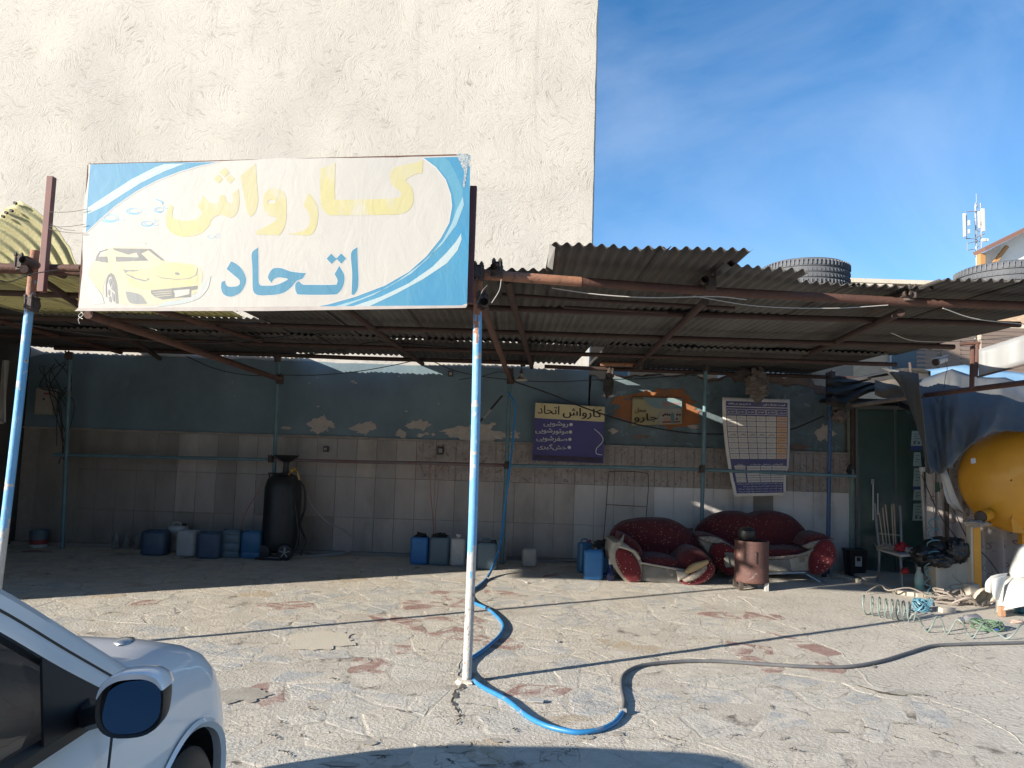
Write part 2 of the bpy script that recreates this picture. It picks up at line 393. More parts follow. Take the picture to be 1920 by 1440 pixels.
# ------------------------------------------------------------ plastered apartment block behind
def plaster_mat(nm='trowelled_plaster', base=(.50, .465, .41), dark=(.235, .205, .165)):
    m = bpy.data.materials.new(nm); m.use_nodes = True; n = m.node_tree; N = n.nodes.new; Lk = n.links.new; b = n.nodes['Principled BSDF']
    g_ = N('ShaderNodeNewGeometry')
    # trowel strokes: every patch of wall has its own stroke direction, patches overlap with soft warped borders
    def strokes(cell, sc, seed, warp):
        n1 = N('ShaderNodeTexNoise'); n1.inputs['Scale'].default_value = 1.7; n1.inputs['Detail'].default_value = 3; Lk(g_.outputs['Position'], n1.inputs['Vector'])
        mul = N('ShaderNodeVectorMath'); mul.operation = 'MULTIPLY_ADD'; mul.inputs[1].default_value = (warp, warp, warp); Lk(n1.outputs['Color'], mul.inputs[0]); Lk(g_.outputs['Position'], mul.inputs[2])
        off = N('ShaderNodeVectorMath'); off.inputs[1].default_value = (seed, 0, seed*1.7); Lk(mul.outputs[0], off.inputs[0])
        vo = N('ShaderNodeTexVoronoi'); vo.feature = 'SMOOTH_F1'; vo.inputs['Smoothness'].default_value = .9; vo.inputs['Scale'].default_value = cell; Lk(off.outputs[0], vo.inputs['Vector'])
        vo.feature = 'F1'
        sep = N('ShaderNodeSeparateColor'); Lk(vo.outputs['Color'], sep.inputs[0]); am = N('ShaderNodeMath'); am.operation = 'MULTIPLY'; am.inputs[1].default_value = 6.28; Lk(sep.outputs[0], am.inputs[0])
        rel = N('ShaderNodeVectorMath'); rel.operation = 'SUBTRACT'; Lk(off.outputs[0], rel.inputs[0]); Lk(vo.outputs['Position'], rel.inputs[1])
        vr = N('ShaderNodeVectorRotate'); vr.rotation_type = 'Y_AXIS'; Lk(rel.outputs[0], vr.inputs['Vector']); Lk(am.outputs[0], vr.inputs['Angle'])
        # bend the strokes into arcs, then shift every patch to its own place in the noise
        bs = N('ShaderNodeSeparateXYZ'); Lk(vr.outputs[0], bs.inputs[0]); sq = N('ShaderNodeMath'); sq.operation = 'MULTIPLY'; Lk(bs.outputs[0], sq.inputs[0]); Lk(bs.outputs[0], sq.inputs[1])
        ma = N('ShaderNodeMath'); ma.operation = 'MULTIPLY_ADD'; ma.inputs[1].default_value = 1.6; Lk(sq.outputs[0], ma.inputs[0]); Lk(bs.outputs[2], ma.inputs[2])
        cb = N('ShaderNodeCombineXYZ'); Lk(bs.outputs[0], cb.inputs[0]); Lk(ma.outputs[0], cb.inputs[2])
        sd = N('ShaderNodeVectorMath'); sd.operation = 'MULTIPLY_ADD'; sd.inputs[1].default_value = (40, 40, 40); Lk(vo.outputs['Color'], sd.inputs[0]); Lk(cb.outputs[0], sd.inputs[2]); vr = sd
        mp_ = N('ShaderNodeMapping'); mp_.inputs['Scale'].default_value = (1, 1, 5); Lk(vr.outputs[0], mp_.inputs[0])
        q = N('ShaderNodeTexNoise'); q.inputs['Scale'].default_value = sc; q.inputs['Detail'].default_value = 8; q.inputs['Roughness'].default_value = .72; q.inputs['Distortion'].default_value = .25
        Lk(mp_.outputs[0], q.inputs['Vector']); return q.outputs['Fac']
    a = strokes(1.5, 6.5, 0, .8); c = strokes(2.4, 9, 11.3, .6)
    d_ = N('ShaderNodeTexNoise'); d_.inputs['Scale'].default_value = 1.6; d_.inputs['Detail'].default_value = 4; Lk(g_.outputs['Position'], d_.inputs['Vector'])
    dr = N('ShaderNodeMapRange'); dr.inputs[1].default_value = .4; dr.inputs[2].default_value = .6; Lk(d_.outputs['Fac'], dr.inputs[0])
    mxx = N('ShaderNodeMix'); Lk(dr.outputs[0], mxx.inputs[0]); Lk(a, mxx.inputs[2]); Lk(c, mxx.inputs[3])
    rr = N('ShaderNodeMapRange'); rr.inputs[1].default_value = .30; rr.inputs[2].default_value = .46; rr.inputs[3].default_value = 0; rr.inputs[4].default_value = 1; Lk(mxx.outputs[0], rr.inputs[0])
    mc = N('ShaderNodeMix'); mc.data_type = 'RGBA'; mc.inputs[6].default_value = (*dark, 1); mc.inputs[7].default_value = (*base, 1); Lk(rr.outputs[0], mc.inputs[0])
    # large soft weathering
    n2 = N('ShaderNodeTexNoise'); n2.inputs['Scale'].default_value = .55; n2.inputs['Detail'].default_value = 5; Lk(g_.outputs['Position'], n2.inputs['Vector'])
    r2 = N('ShaderNodeMapRange'); r2.inputs[1].default_value = .35; r2.inputs[2].default_value = .7; r2.inputs[3].default_value = .90; r2.inputs[4].default_value = 1.04; Lk(n2.outputs['Fac'], r2.inputs[0])
    vm = N('ShaderNodeVectorMath'); vm.operation = 'SCALE'; Lk(mc.outputs[2], vm.inputs[0]); Lk(r2.outputs[0], vm.inputs['Scale']); Lk(vm.outputs[0], b.inputs['Base Color'])
    st_ = N('ShaderNodeMapping'); st_.inputs['Scale'].default_value = (2.6, 2.6, .22); Lk(g_.outputs['Position'], st_.inputs[0]); n3 = N('ShaderNodeTexNoise'); n3.inputs['Scale'].default_value = 1.3; n3.inputs['Detail'].default_value = 8; n3.inputs['Roughness'].default_value = .7; Lk(st_.outputs[0], n3.inputs['Vector'])
    r3 = N('ShaderNodeMapRange'); r3.inputs[1].default_value = .58; r3.inputs[2].default_value = .78; r3.inputs[3].default_value = 1.0; r3.inputs[4].default_value = .72; Lk(n3.outputs['Fac'], r3.inputs[0])
    vm2 = N('ShaderNodeVectorMath'); vm2.operation = 'SCALE'; Lk(vm.outputs[0], vm2.inputs[0]); Lk(r3.outputs[0], vm2.inputs['Scale']); Lk(vm2.outputs[0], b.inputs['Base Color'])
    b.inputs['Roughness'].default_value = .95
    bp = N('ShaderNodeBump'); bp.inputs['Strength'].default_value = .42; bp.inputs['Distance'].default_value = .03; Lk(mxx.outputs[0], bp.inputs['Height']); Lk(bp.outputs[0], b.inputs['Normal'])
    return m
M_plaster = plaster_mat()
WY = 10.8
XE = at(1109, 470, WY).x
blk = thing('plastered_building', 'tall windowless apartment block wall of cream trowelled plaster behind the canopy', 'building', (-6, WY, 0))
NXp, NZp = 150, 80; rows = []; X0, X1, Z1 = -13., XE, 8.75
for j in range(NZp+1):
    z = Z1*j/NZp
    rows.append([V((X0+(X1-X0)*i/NXp+(.02*mnoise.noise(V((z*2.2, 1, 0))) if i == NXp else 0), WY+.02*mnoise.noise(V((X0+(X1-X0)*i/NXp, z, 0))*1.1), z)) for i in range(NXp+1)])
f = MB().loft(rows)
rows2 = [[rows[j][-1], V((X1+.03, WY+.08, rows[j][-1].z)), V((X1+.03, 24, rows[j][-1].z)), V((X0, 24, rows[j][-1].z)), V((X0, WY, rows[j][-1].z))] for j in range(0, NZp+1)]
f.loft(rows2); f.add([(X0, WY, Z1), (X1, WY, Z1), (X1, 24, Z1), (X0, 24, Z1)], [(0, 1, 2, 3)])
f.build('wall', M_plaster, blk, smooth=True)

# blue painted band of the wall under the canopy, tiled dado below
bw = thing('back_wall', 'long washing bay back wall painted blue above cream marble tiles', 'wall', (-1, WY-.03, 0))
M_blue = mat('old_blue_paint', (.165, .235, .27), (.115, .165, .19), scale=1.6, rough=.7, bump=.35, bscale=18, c3=(.22, .26, .27), s3=4, t3=.62, w3=.2, stretch=(1, 1, .7))
M_bare = mat('bare_plaster', (.50, .43, .38), (.38, .33, .29), scale=12, rough=.95, bump=.4, bscale=50)
TZ = 1.66
XL = -7.0
zt = lambda x, y: at(x, y, WY-.03).z
topl = [(XL, at(130, 672, WY).z)]
for i in range(40):
    x = XL+(XE-XL)*(i+1)/40; topl.append((x, 2.73+.03*mnoise.noise(V((x*3, 0, 0)))))
pl_ = [V((XL, WY-.04, TZ)), V((XE, WY-.04, TZ))]+[V((x, WY-.04, z)) for x, z in topl[::-1]]
MB().prism(pl_, (0, .012, 0)).build('paint_coat', M_blue, bw)
def px_poly(pts, Y, t, name, m, parent, label=None, off=(0, 1, 0)):
    q = [at(x, y, Y) for x, y in pts]; return MB().prism(q, V(off)*t).build(name, m, parent, label=label)
def rag(cx, cy, rx, ry, seed, n=30, amp=.5, fr=1.7):
    if rx > 8: n = 80; return [(cx+rx*math.cos(a)*(1+amp*mnoise.noise(V((math.cos(a)*fr+seed, math.sin(a)*fr, seed)))*1.6+.22*mnoise.noise(V((math.cos(a)*7+seed, math.sin(a)*7, 5)))), cy+ry*math.sin(a)*(1+amp*mnoise.noise(V((math.cos(a)*fr+seed, math.sin(a)*fr, seed+9)))*1.6+.3*mnoise.noise(V((math.cos(a)*7+seed, math.sin(a)*7, 11))))) for a in [2*PI*k/n for k in range(n)]]
    return [(cx+rx*math.cos(a)*(1+amp*mnoise.noise(V((math.cos(a)*fr+seed, math.sin(a)*fr, seed)))*1.6), cy+ry*math.sin(a)*(1+amp*mnoise.noise(V((math.cos(a)*fr+seed, math.sin(a)*fr, seed+9)))*1.6)) for a in [2*PI*k/n for k in range(n)]]
for k, (x, y, rx, ry) in enumerate([(600, 798, 20, 14), (622, 798, 9, 4), (682, 803, 22, 12), (787, 796, 20, 10), (752, 813, 10, 7), (788, 816, 7, 4), (880, 812, 52, 12), (900, 800, 22, 9), (866, 805, 15, 7), (925, 818, 26, 8), (535, 802, 10, 2.5),
                                    (661, 715, 4, 2), (667, 718, 3, 1.6), (748, 705, 2, 1.2), (822, 757, 2, 1.2), (580, 718, 2, 1.2), (762, 771, 3, 1.5), (900, 755, 3, 1.5), (812, 814, 4, 3), (800, 813, 5, 3), (596, 708, 2, 1), (440, 742, 1.6, 1), (436, 716, 1.4, 1), (424, 702, 1.4, 1), (924, 795, 6, 3), (596, 762, 3, 1.4), (965, 815, 10, 7)]):
    px_poly(rag(x, y, rx, ry, k*2.7+1, n=34 if rx > 8 else 12), WY-.046-k*.0004, .005, 'bare_patch', M_bare, bw)
# ledge strip above the tiles
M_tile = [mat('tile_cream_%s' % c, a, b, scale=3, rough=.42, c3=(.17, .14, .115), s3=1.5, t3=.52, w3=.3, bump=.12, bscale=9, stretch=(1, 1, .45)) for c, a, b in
          (('warm', (.44, .375, .325), (.33, .285, .245)), ('pale', (.52, .475, .43), (.43, .39, .35)), ('grey', (.39, .34, .30), (.28, .245, .215)), ('white', (.68, .64, .60), (.57, .53, .50)), ('grimy_shaded', (.30, .26, .225), (.215, .185, .155)))]
M_grout = mat('tile_grout', (.24, .21, .18), (.30, .26, .23), scale=10, rough=.95)
M_emb = mat('embossed_tile_glaze', (.40, .335, .295), (.29, .24, .21), scale=7, rough=.4, c3=(.19, .15, .13), s3=26, t3=.56, w3=.06, bump=.5, bscale=130)
WR = 4.93
MB().box(((XL+WR)/2, WY-.02, TZ/2), (WR-XL, .03, TZ)).build('grout_bed', M_grout, bw)
TW = .285; th = [0, .52, 1.09, 1.635]
rs = random.Random(4)
def tile_mesh(wd, h, nm):
    mb = MB(); d = .012; b_ = .003
    mb.add([(-wd/2, 0, -h/2), (wd/2, 0, -h/2), (wd/2, 0, h/2), (-wd/2, 0, h/2), (-wd/2, -d+b_, -h/2), (wd/2, -d+b_, -h/2), (wd/2, -d+b_, h/2), (-wd/2, -d+b_, h/2),
            (-wd/2+b_, -d, -h/2+b_), (wd/2-b_, -d, -h/2+b_), (wd/2-b_, -d, h/2-b_), (-wd/2+b_, -d, h/2-b_)],
           [(8, 9, 10, 11)]+[(a, (a+1) % 4, 4+(a+1) % 4, 4+a) for a in range(4)]+[(4+a, 4+(a+1) % 4, 8+(a+1) % 4, 8+a) for a in range(4)])
    return mb
def emb_mesh(wd, h, rr_):
    mb = MB(); mb.box((0, -.004, 0), (wd, .008, h)); nc = 3; cw = wd/nc
    for c in range(nc):
        z = -h/2; off = rr_.uniform(.3, 1)
        first = True
        while z < h/2-.01:
            L_ = .15*(off if first else rr_.uniform(.6, 1.05)); first = False; z1 = min(z+L_, h/2)
            if h/2-z1 < .03: z1 = h/2
            mb.box((-wd/2+cw*(c+.5), -.009-rr_.uniform(0, .003), (z+z1)/2), (cw-.007, .012, z1-z-.007)); z = z1
    return mb
tm = {}
for r_ in range(3):
    h = th[r_+1]-th[r_]-.004
    for mi in range(5):
        o = tile_mesh(TW-.0025, h+.002, '').build('tile', M_tile[mi]); tm[(r_, mi)] = o.data; bpy.data.objects.remove(o)
em = []
for q in range(5):
    o = emb_mesh(TW-.004, th[3]-th[2]-.004, rs).build('embossed_tile', M_emb); em.append(o.data); bpy.data.objects.remove(o)
ntile = int((WR-XL)/TW)+1
XEMB = at(779, 850, WY).x
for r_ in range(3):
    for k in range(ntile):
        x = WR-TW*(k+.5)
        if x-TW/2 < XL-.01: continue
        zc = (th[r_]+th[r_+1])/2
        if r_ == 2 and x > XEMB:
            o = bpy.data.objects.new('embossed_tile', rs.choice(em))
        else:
            mi = 4 if x < -3.9+rs.uniform(-1., 1.)+.6*(r_ == 0) else rs.choice([2, 2, 2, 0]) if x < -1.2 else rs.choice([0, 0, 2]) if x < .9+rs.uniform(-.3, .3) else 1 if x < 2.1 else 3  # darker leftward: grime plus the bay's deeper shade, put into the tile colour
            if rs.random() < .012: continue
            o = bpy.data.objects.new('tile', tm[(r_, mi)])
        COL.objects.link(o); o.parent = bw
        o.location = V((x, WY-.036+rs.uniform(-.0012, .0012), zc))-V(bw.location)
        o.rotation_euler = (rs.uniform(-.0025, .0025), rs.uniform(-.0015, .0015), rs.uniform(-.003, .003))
M_ledge = mat('stone_ledge', (.36, .31, .27), (.26, .22, .19), scale=9, rough=.7)
for k in range(12):
    a = XL+(WR-XL)*k/12; b = XL+(WR-XL)*(k+1)/12
    MB().box(((a+b)/2, WY-.045, 1.652+rs.uniform(-.004, .004)), (b-a-.006, .05, .028)).build('ledge_stone', M_ledge, bw)
MB().box(((XL+XE)/2, WY-.07, .02), (XE-XL, .1, .05)).build('footing', M_grout, bw)

# peeling masonry wall to the right of the block
pw = thing('masonry_wall', 'peeling blue painted masonry wall with a broken top behind the sofas', 'wall', (3, WY, 0))
M_peel = mat('peeling_blue', (.15, .205, .225), (.085, .11, .12), scale=2.2, rough=.85, bump=1, bscale=15, c3=(.20, .27, .30), s3=5, t3=.58, w3=.12, dist=.8)
M_mud = mat('mud_brick', (.21, .15, .12), (.14, .10, .085), scale=9, rough=1, bump=1, bscale=30)
tp = [(1109, 700), (1116, 703), (1128, 712), (1150, 705), (1180, 704), (1215, 702), (1240, 701), (1262, 706), (1285, 702), (1306, 700), (1316, 708), (1328, 712), (1342, 707), (1360, 706), (1385, 700), (1410, 704), (1440, 706), (1470, 708), (1500, 708), (1520, 710), (1528, 720), (1545, 726), (1560, 728), (1600, 735)]
tpw = []
for k in range(len(tp)-1):
    (a, b), (c, d) = tp[k], tp[k+1]
    for t in (0, .33, .66): tpw.append((a+(c-a)*t, b+(d-b)*t+R(-2.2, 2.2)))
Q = [V((XE+.001, WY, 0)), V((WR+.05, WY, 0))]+[at(x, y, WY) for x, y in tpw[::-1]]
Q = [q if i < 2 else V((max(q.x, XE+.001), WY, q.z)) for i, q in enumerate(Q)]
MB().prism(Q, (0, .22, 0)).build('masonry_core', M_mud, pw)
def inset_top(p, d): return V((p.x, p.y, p.z-d))
Q2 = [V((XE+.001, WY-.03, TZ+.005)), V((WR-.1, WY-.03, TZ+.005))]+[V((min(max(q.x, XE+.001), WR-.1), WY-.03, q.z-.03+.05*mnoise.noise(q*2.6)-.09*(q.x > 3.2))) for q in Q[2:]]
MB().prism(Q2, (0, .028, 0)).build('peeling_paint', M_peel, pw)
M_oran = mat('orange_paint', (.34, .125, .04), (.22, .10, .05), scale=6, rough=.8, c3=(.2, .2, .2), s3=9, t3=.66, w3=.05, bump=.4, bscale=22)
px_poly(rag(1232, 768, 88, 34, 3.3, n=40, amp=.22, fr=1.4), WY-.037, .005, 'orange_patch', M_oran, pw)
for k, (x, y, rx, ry) in enumerate([(1140, 742, 12, 3), (1176, 748, 9, 3), (1300, 800, 10, 4), (1205, 818, 14, 4), (1545, 812, 16, 14), (1500, 838, 22, 5), (1150, 808, 8, 5), (1390, 812, 8, 3)]):
    px_poly(rag(x, y, rx, ry, k*1.9+20), WY-.0385-k*.0004, .004, 'bare_patch', M_mud if k % 2 else M_bare, pw)
# paint runs
# side wall at far left
sw = thing('side_wall', 'dark soot stained side wall closing the bay at the far left', 'wall', (XL-.1, 8, 0))
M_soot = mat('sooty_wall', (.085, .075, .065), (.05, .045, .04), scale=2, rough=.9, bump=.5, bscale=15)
MB().box((XL-.12, (5.9+WY)/2, 1.41), (.2, WY-5.9, 2.82)).build('wall', M_soot, sw)

# street buildings behind the view, added to cut sky light; only reflections show them
def street_block(nm, lb, x0, x1, y, h):
    t = thing('added_street_building', lb, 'building', ((x0+x1)/2, y, 0), 'added out-of-view buildings across the street'); MB().box(((x0+x1)/2, y-4, h/2), (x1-x0, 8, h)).build('wall', mat('beige_street_wall', (.42, .36, .29), (.36, .31, .25), scale=2, rough=.9), t)
    k = int((x1-x0)/3)
    for i in range(k): MB().box((x0+(x1-x0)*(i+.5)/k, y+.02, h*.45), (1.4, .1, 1.5)).build('window', mat('street_window', (.05, .06, .07), rough=.2), t)
street_block('a', 'added out-of-view long beige building across the street behind the parked car', -34, -6, -19, 5.2)
street_block('b', 'added out-of-view beige building across the street facing the canopy', -5, 14, -17, 6.5)
street_block('c', 'added out-of-view taller beige building across the street to the right', 15, 40, -15, 9)
# =============================================================== CANOPY (scaffold pipes, clamps, sheets)
M_rust = mat('rusty_pipe', (.075, .034, .025), (.11, .05, .034), scale=7, rough=.8, c3=(.07, .04, .03), s3=14, t3=.58, w3=.08, bump=.5, bscale=60)
M_rust2 = mat('rusty_pipe_sanded', (.36, .17, .10), (.25, .12, .075), scale=9, rough=.8, c3=(.12, .07, .05), s3=18, t3=.6, bump=.5, bscale=60)
M_bpipe = mat('chipped_blue_pipe', (.10, .33, .62), (.20, .42, .64), scale=3.5, rough=.5, c3=(.50, .54, .58), s3=15, t3=.60, w3=.06, bump=.3, bscale=50, stretch=(1, 1, .5))
M_bare_pipe = mat('bare_steel_pipe', (.50, .49, .46), (.40, .39, .37), scale=9, rough=.55, c3=(.20, .13, .10), s3=22, t3=.6, w3=.05, bump=.5, bscale=70, metal=.0)
M_teal = mat('dull_teal_pipe', (.12, .215, .24), (.09, .155, .18), scale=5, rough=.55, c3=(.24, .13, .10), s3=10, t3=.64, w3=.05, bump=.3, bscale=60)
M_navy = mat('navy_pipe', (.03, .075, .17), (.045, .10, .21), scale=6, rough=.5, c3=(.30, .33, .36), s3=24, t3=.64, w3=.03)
M_redpipe = mat('red_brown_pipe', (.17, .07, .065), (.14, .15, .16), scale=4, rough=.6, bump=.3, bscale=60)
M_iron = mat('dark_iron', (.045, .035, .03), (.08, .055, .045), scale=14, rough=.7, bump=.4, bscale=70)
ZR = 2.80
can = thing('canopy', 'rusty scaffold pipe canopy roofed with dark corrugated sheets over the car wash bay', 'canopy', (0, 5, 0))
def pipe(name, a, b, r=.028, m=M_rust, label=None, n=10, bend=0):
    a, b = V(a), V(b); k = max(3, int((b-a).length/.5)); pts = [a.lerp(b, i/k)+V((mnoise.noise(a.lerp(b, i/k)*1.3)*.006, 0, mnoise.noise(a.lerp(b, i/k)*.9+V((9, 0, 0)))*.008-bend*4*(i/k)*(1-i/k))) for i in range(k+1)]
    return MB().tube(pts, r, n).build(name, m, can, smooth=True, label=label)
def clamp(p, s=1., ax='X'):
    p = V(p); mb = MB()
    d = V((1, 0, 0)) if ax == 'X' else V((0, 1, 0)); e = V((0, 1, 0)) if ax == 'X' else V((1, 0, 0))
    mb.tube([p-d*.035*s, p+d*.035*s], .043*s, 10); mb.tube([p+V((0, 0, -.05*s)), p+V((0, 0, .03*s))], .043*s, 10)
    for q in (-1, 1):
        mb.tube([p+d*q*.022*s+e*-.055*s+V((0, 0, -.03*s)), p+d*q*.022*s+e*-.055*s+V((0, 0, .07*s))], .007*s, 6)
        mb.tube([p+d*q*.022*s+e*-.055*s+V((0, 0, .045*s)), p+d*q*.022*s+e*-.055*s+V((0, 0, .06*s))], .014*s, 6)
    mb.box(p+V((0, 0, .045*s)), (.075*s, .05*s, .02*s)); mb.box(p+e*-.045*s, (.06*s, .02*s, .07*s))
    return mb.build('clamp', M_iron, can)
# front poles (blue paint worn to bare steel at the foot)
cb = gnd(875, 1280)
LP = V((-3.66, 5.45, 0))
M_dkr = mat('dark_rust_pipe', (.04, .023, .018), (.06, .032, .025), scale=7, rough=.85, bump=.4, bscale=60)
def pole(base, top, rr=.031, mats=(M_bare_pipe, M_bpipe, M_rust2), cuts=(.30, .86), label=None):
    base, top = V(base), V(top); N = 130; rows = []
    for i in range(N+1):
        t = i/N; p = base.lerp(top, t)+V((.012*math.sin(t*PI), 0, 0)); rows.append([p+V((math.cos(a), math.sin(a), 0))*rr for a in [2*PI*k/14 for k in range(14)]])
    o = MB().loft(rows, True, True).build('pole', list(mats), can, smooth=True, label=label)
    for pl in o.data.polygons:
        z = ((pl.center+V(can.location)).z-base.z)/(top.z-base.z)
        z += .09*mnoise.noise(V((pl.center.x*30, pl.center.y*30, pl.center.z*5)))+.05*mnoise.noise(V((pl.center.x*70, pl.center.y*70, pl.center.z*16)))
        pl.material_index = 0 if z < cuts[0] or (z < .8 and mnoise.noise(pl.center*13) > .42) else (1 if z < cuts[1] else 2)
    return o
pole(cb, at(897, 498, 5.12), label='blue front pole worn to bare grey steel at its foot')
pole(LP, at(66, 470, 5.42), label='blue pole beside the white car')
pole((-7.15, 5.8, 0), (-7.15, 5.8, ZR))
lt = at(66, 497, 5.42)
# front beam, purlins, cross beams
FBL = at(905, 515, 5.14); FBM = at(1330, 546, 5.42); FBR = at(1700, 566, 5.55); FBE = at(2010, 576, 5.62)
o = MB().tube([FBL, FBL.lerp(FBM, .42)], .036, 12).build('beam', M_rust2, can, smooth=True, label='pale sanded end of the front beam')
MB().tube([FBL.lerp(FBM, .36), FBM, FBR, FBE], .033, 12).build('beam', M_rust, can, smooth=True)
MB().tube([(-7.2, 5.58, lt.z), (-3.66, 5.52, lt.z), (-3.1, 5.47, lt.z), FBL+V((-.3, .12, 0)), FBL], .03, 12).build('beam', M_rust, can, smooth=True)
pipe('beam', (-7.2, 5.62, lt.z-.0), (-2.9, 5.62, lt.z-.0), .026)
for p in (FBL+V((.10, -.03, .03)), FBM+V((0, -.03, .05)), FBR+V((0, -.03, .05)), lt+V((-.07, -.03, 0)), lt+V((.02, -.02, -.30)), at(905, 566, 5.12), at(897, 512, 5.08)): clamp(p)
for p in (at(926, 500, 5.02), at(1322, 524, 5.3), at(1703, 549, 5.45), at(908, 566, 5.02), at(42, 487, 5.25)):
    MB().lathe(p, [(.026, 0), (.026, .5), (.018, .5), (.018, .0)], 12, 'Y', caps=False).build('pipe_stub', M_iron, can, smooth=True)
for (Y, z, xa, xb, r) in [(6.25, ZR-.04, -7.2, 4.3, .026), (7.5, ZR-.05, -7.2, 4.5, .026), (8.9, ZR-.06, -7.2, 4.6, .026), (10.35, ZR-.03, -6.4, .30, .03), (10.42, ZR-.07, .45, 4.85, .028)]:
    pipe('purlin', (xa, Y, z), (xb, Y+R(-.05, .05), z+R(-.02, .02)), r, M_dkr)
pipe('purlin', (-.1, 5.75, ZR-.02), (1.75, 5.85, ZR-.05), .014, M_dkr)
pipe('purlin', (.4, 5.95, ZR-.06), (1.25, 6.0, ZR-.07), .012, M_dkr)
pipe('beam', (-.06, 5.2, ZR-.03), (.27, 10.4, ZR-.09), .03, M_dkr)
pipe('beam', FBM+V((-.02, .05, -.07)), at(1188, 690, 10.3), .03, M_dkr)
pipe('beam', FBR+V((-.02, .05, -.07)), at(1475, 690, 10.3)+V((0, 0, .05)), .03, M_dkr)
pipe('beam', (-1.55, 5.2, ZR-.03), at(792, 682, 10.3), .03, M_dkr)
pipe('beam', (-3.55, 5.3, ZR-.03), at(300, 672, 10.3), .03, M_dkr)
pipe('beam', (-5.4, 5.3, ZR-.03), (-5.5, 10.4, ZR-.06), .03)
# diagonal knee braces
pipe('brace', at(905, 575, 5.1), at(958, 716, 10.35), .03, M_rust)
o = pipe('brace', at(165, 588, 5.4), at(527, 712, 10.4), .034)
pipe('brace', at(225, 560, 5.6), at(492, 640, 8.9), .026)
# posts along the wall
WP = {}
for nm, (xt, yt, xb, yb, Y, m) in dict(a=(522, 672, 508, 1030, 10.4, M_teal), b=(957, 700, 941, 1056, 10.3, M_teal), c=(1323, 690, 1314, 1040, 10.4, M_teal), d=(1557, 705, 1552, 1040, 10.4, M_navy), e=(132, 668, 118, 1010, 10.4, M_teal)).items():
    t = at(xt, yt, Y); b = gnd(xb, yb); b.y = Y; b.z = 0; b.x = at(xb, yb, Y).x
    WP[nm] = (t, b); pipe('post', b, t, .028, m)
    clamp(t+V((0, -.03, -.0)), 1.05)
P_ = [at(100, 853, 10.42), at(510, 862, 10.37), at(950, 872, 10.3)]
pipe('rail', P_[0], P_[1], .024, M_teal); pipe('rail', P_[1], P_[2], .024, M_redpipe)
pipe('rail', P_[2], at(1316, 880, 10.35), .024, M_teal); pipe('rail', at(1316, 880, 10.35), at(1604, 893, 10.3), .024, M_teal)
for p in (at(950, 873, 10.27), at(508, 861, 10.34), at(1316, 880, 10.33)): clamp(p, .9)
clamp(at(957, 712, 10.28), 1.2); clamp(at(525, 712, 10.38), 1.2)
o = pipe('beam', at(1125, 683, 10.3), at(1195, 684, 10.2), .034, M_rust2)
clamp(at(1200, 684, 10.2), 1.2); clamp(at(1145, 700, 10.3), 1.1)
MB().blob(at(1140, 722, 10.4), (.07, .06, .17), 3, .35, 3).build('rag', mat('dark_rag', (.03, .028, .026), (.07, .06, .05), scale=12, rough=1), can, smooth=True)

# corrugated sheets
M_sheet = [mat('corrugated_iron_%s' % nm, a, b, scale=2.5, rough=r_, c3=c, s3=4, t3=.6, w3=.12, bump=.4, bscale=40, stretch=(1, .25, 1)) for nm, a, b, c, r_ in
           (('sooty', (.066, .062, .058), (.042, .039, .037), (.085, .055, .04), .8), ('brown', (.09, .081, .074), (.055, .049, .044), (.12, .07, .045), .8), ('grey', (.118, .112, .105), (.075, .07, .065), (.08, .062, .05), .75))]
M_fib = mat('yellowed_fibreglass', (.62, .58, .33), (.50, .46, .26), scale=5, rough=.55, c3=(.34, .30, .2), s3=9, t3=.62, w3=.08, bump=.5, bscale=50, trans=.35)
def corr(wd, L_, ny=5, amp=.0125, per=.0765, wob=.006, seed=0, tear=0., cut=None):
    n = int(wd/per*8); rows = []
    for j in range(ny+1):
        row = []
        for i in range(n+1):
            x = -wd/2+wd*i/n; y = L_*j/ny
            if tear:
                if j == 0: y += tear*abs(mnoise.noise(V((x*4+seed, seed, 0))))*1.5
                if j == ny: y -= tear*abs(mnoise.noise(V((x*4+seed, seed+5, 0))))*1.5
            z = amp*math.sin(2*PI*x/per)+wob*mnoise.noise(V((x*2+seed, y*1.5, seed)))*2
            row.append(V((x, y, z)))
        rows.append(row)
    return rows
sheet_meshes = {}
def sheet(xc, y0, L_, z, m, wd=.86, yaw=0, pitch=0, roll=0, key=None, par=None, tear=.03, name='corrugated_sheet', label=None, z1=None):
    k = key if key is not None else (random.randint(0, 3), round(L_, 1), round(wd, 1), tear, m.name)
    if k not in sheet_meshes:
        o = MB().loft(corr(wd, L_, 6 if L_ < 3 else 10, seed=len(sheet_meshes)*1.7, tear=tear)).build('corrugated_sheet', m, smooth=False); o.data.shade_smooth(); sheet_meshes[k] = o.data; bpy.data.objects.remove(o)
    o = bpy.data.objects.new(name, sheet_meshes[k]); COL.objects.link(o); o.parent = par or can
    o.location = V((xc, y0, z))-V((par or can).location); o.rotation_euler = (pitch, roll, yaw)
    s_ = o.modifiers.new('solid', 'SOLIDIFY'); s_.thickness = .0015; s_.offset = 0
    if label: o['label'] = label
    return o
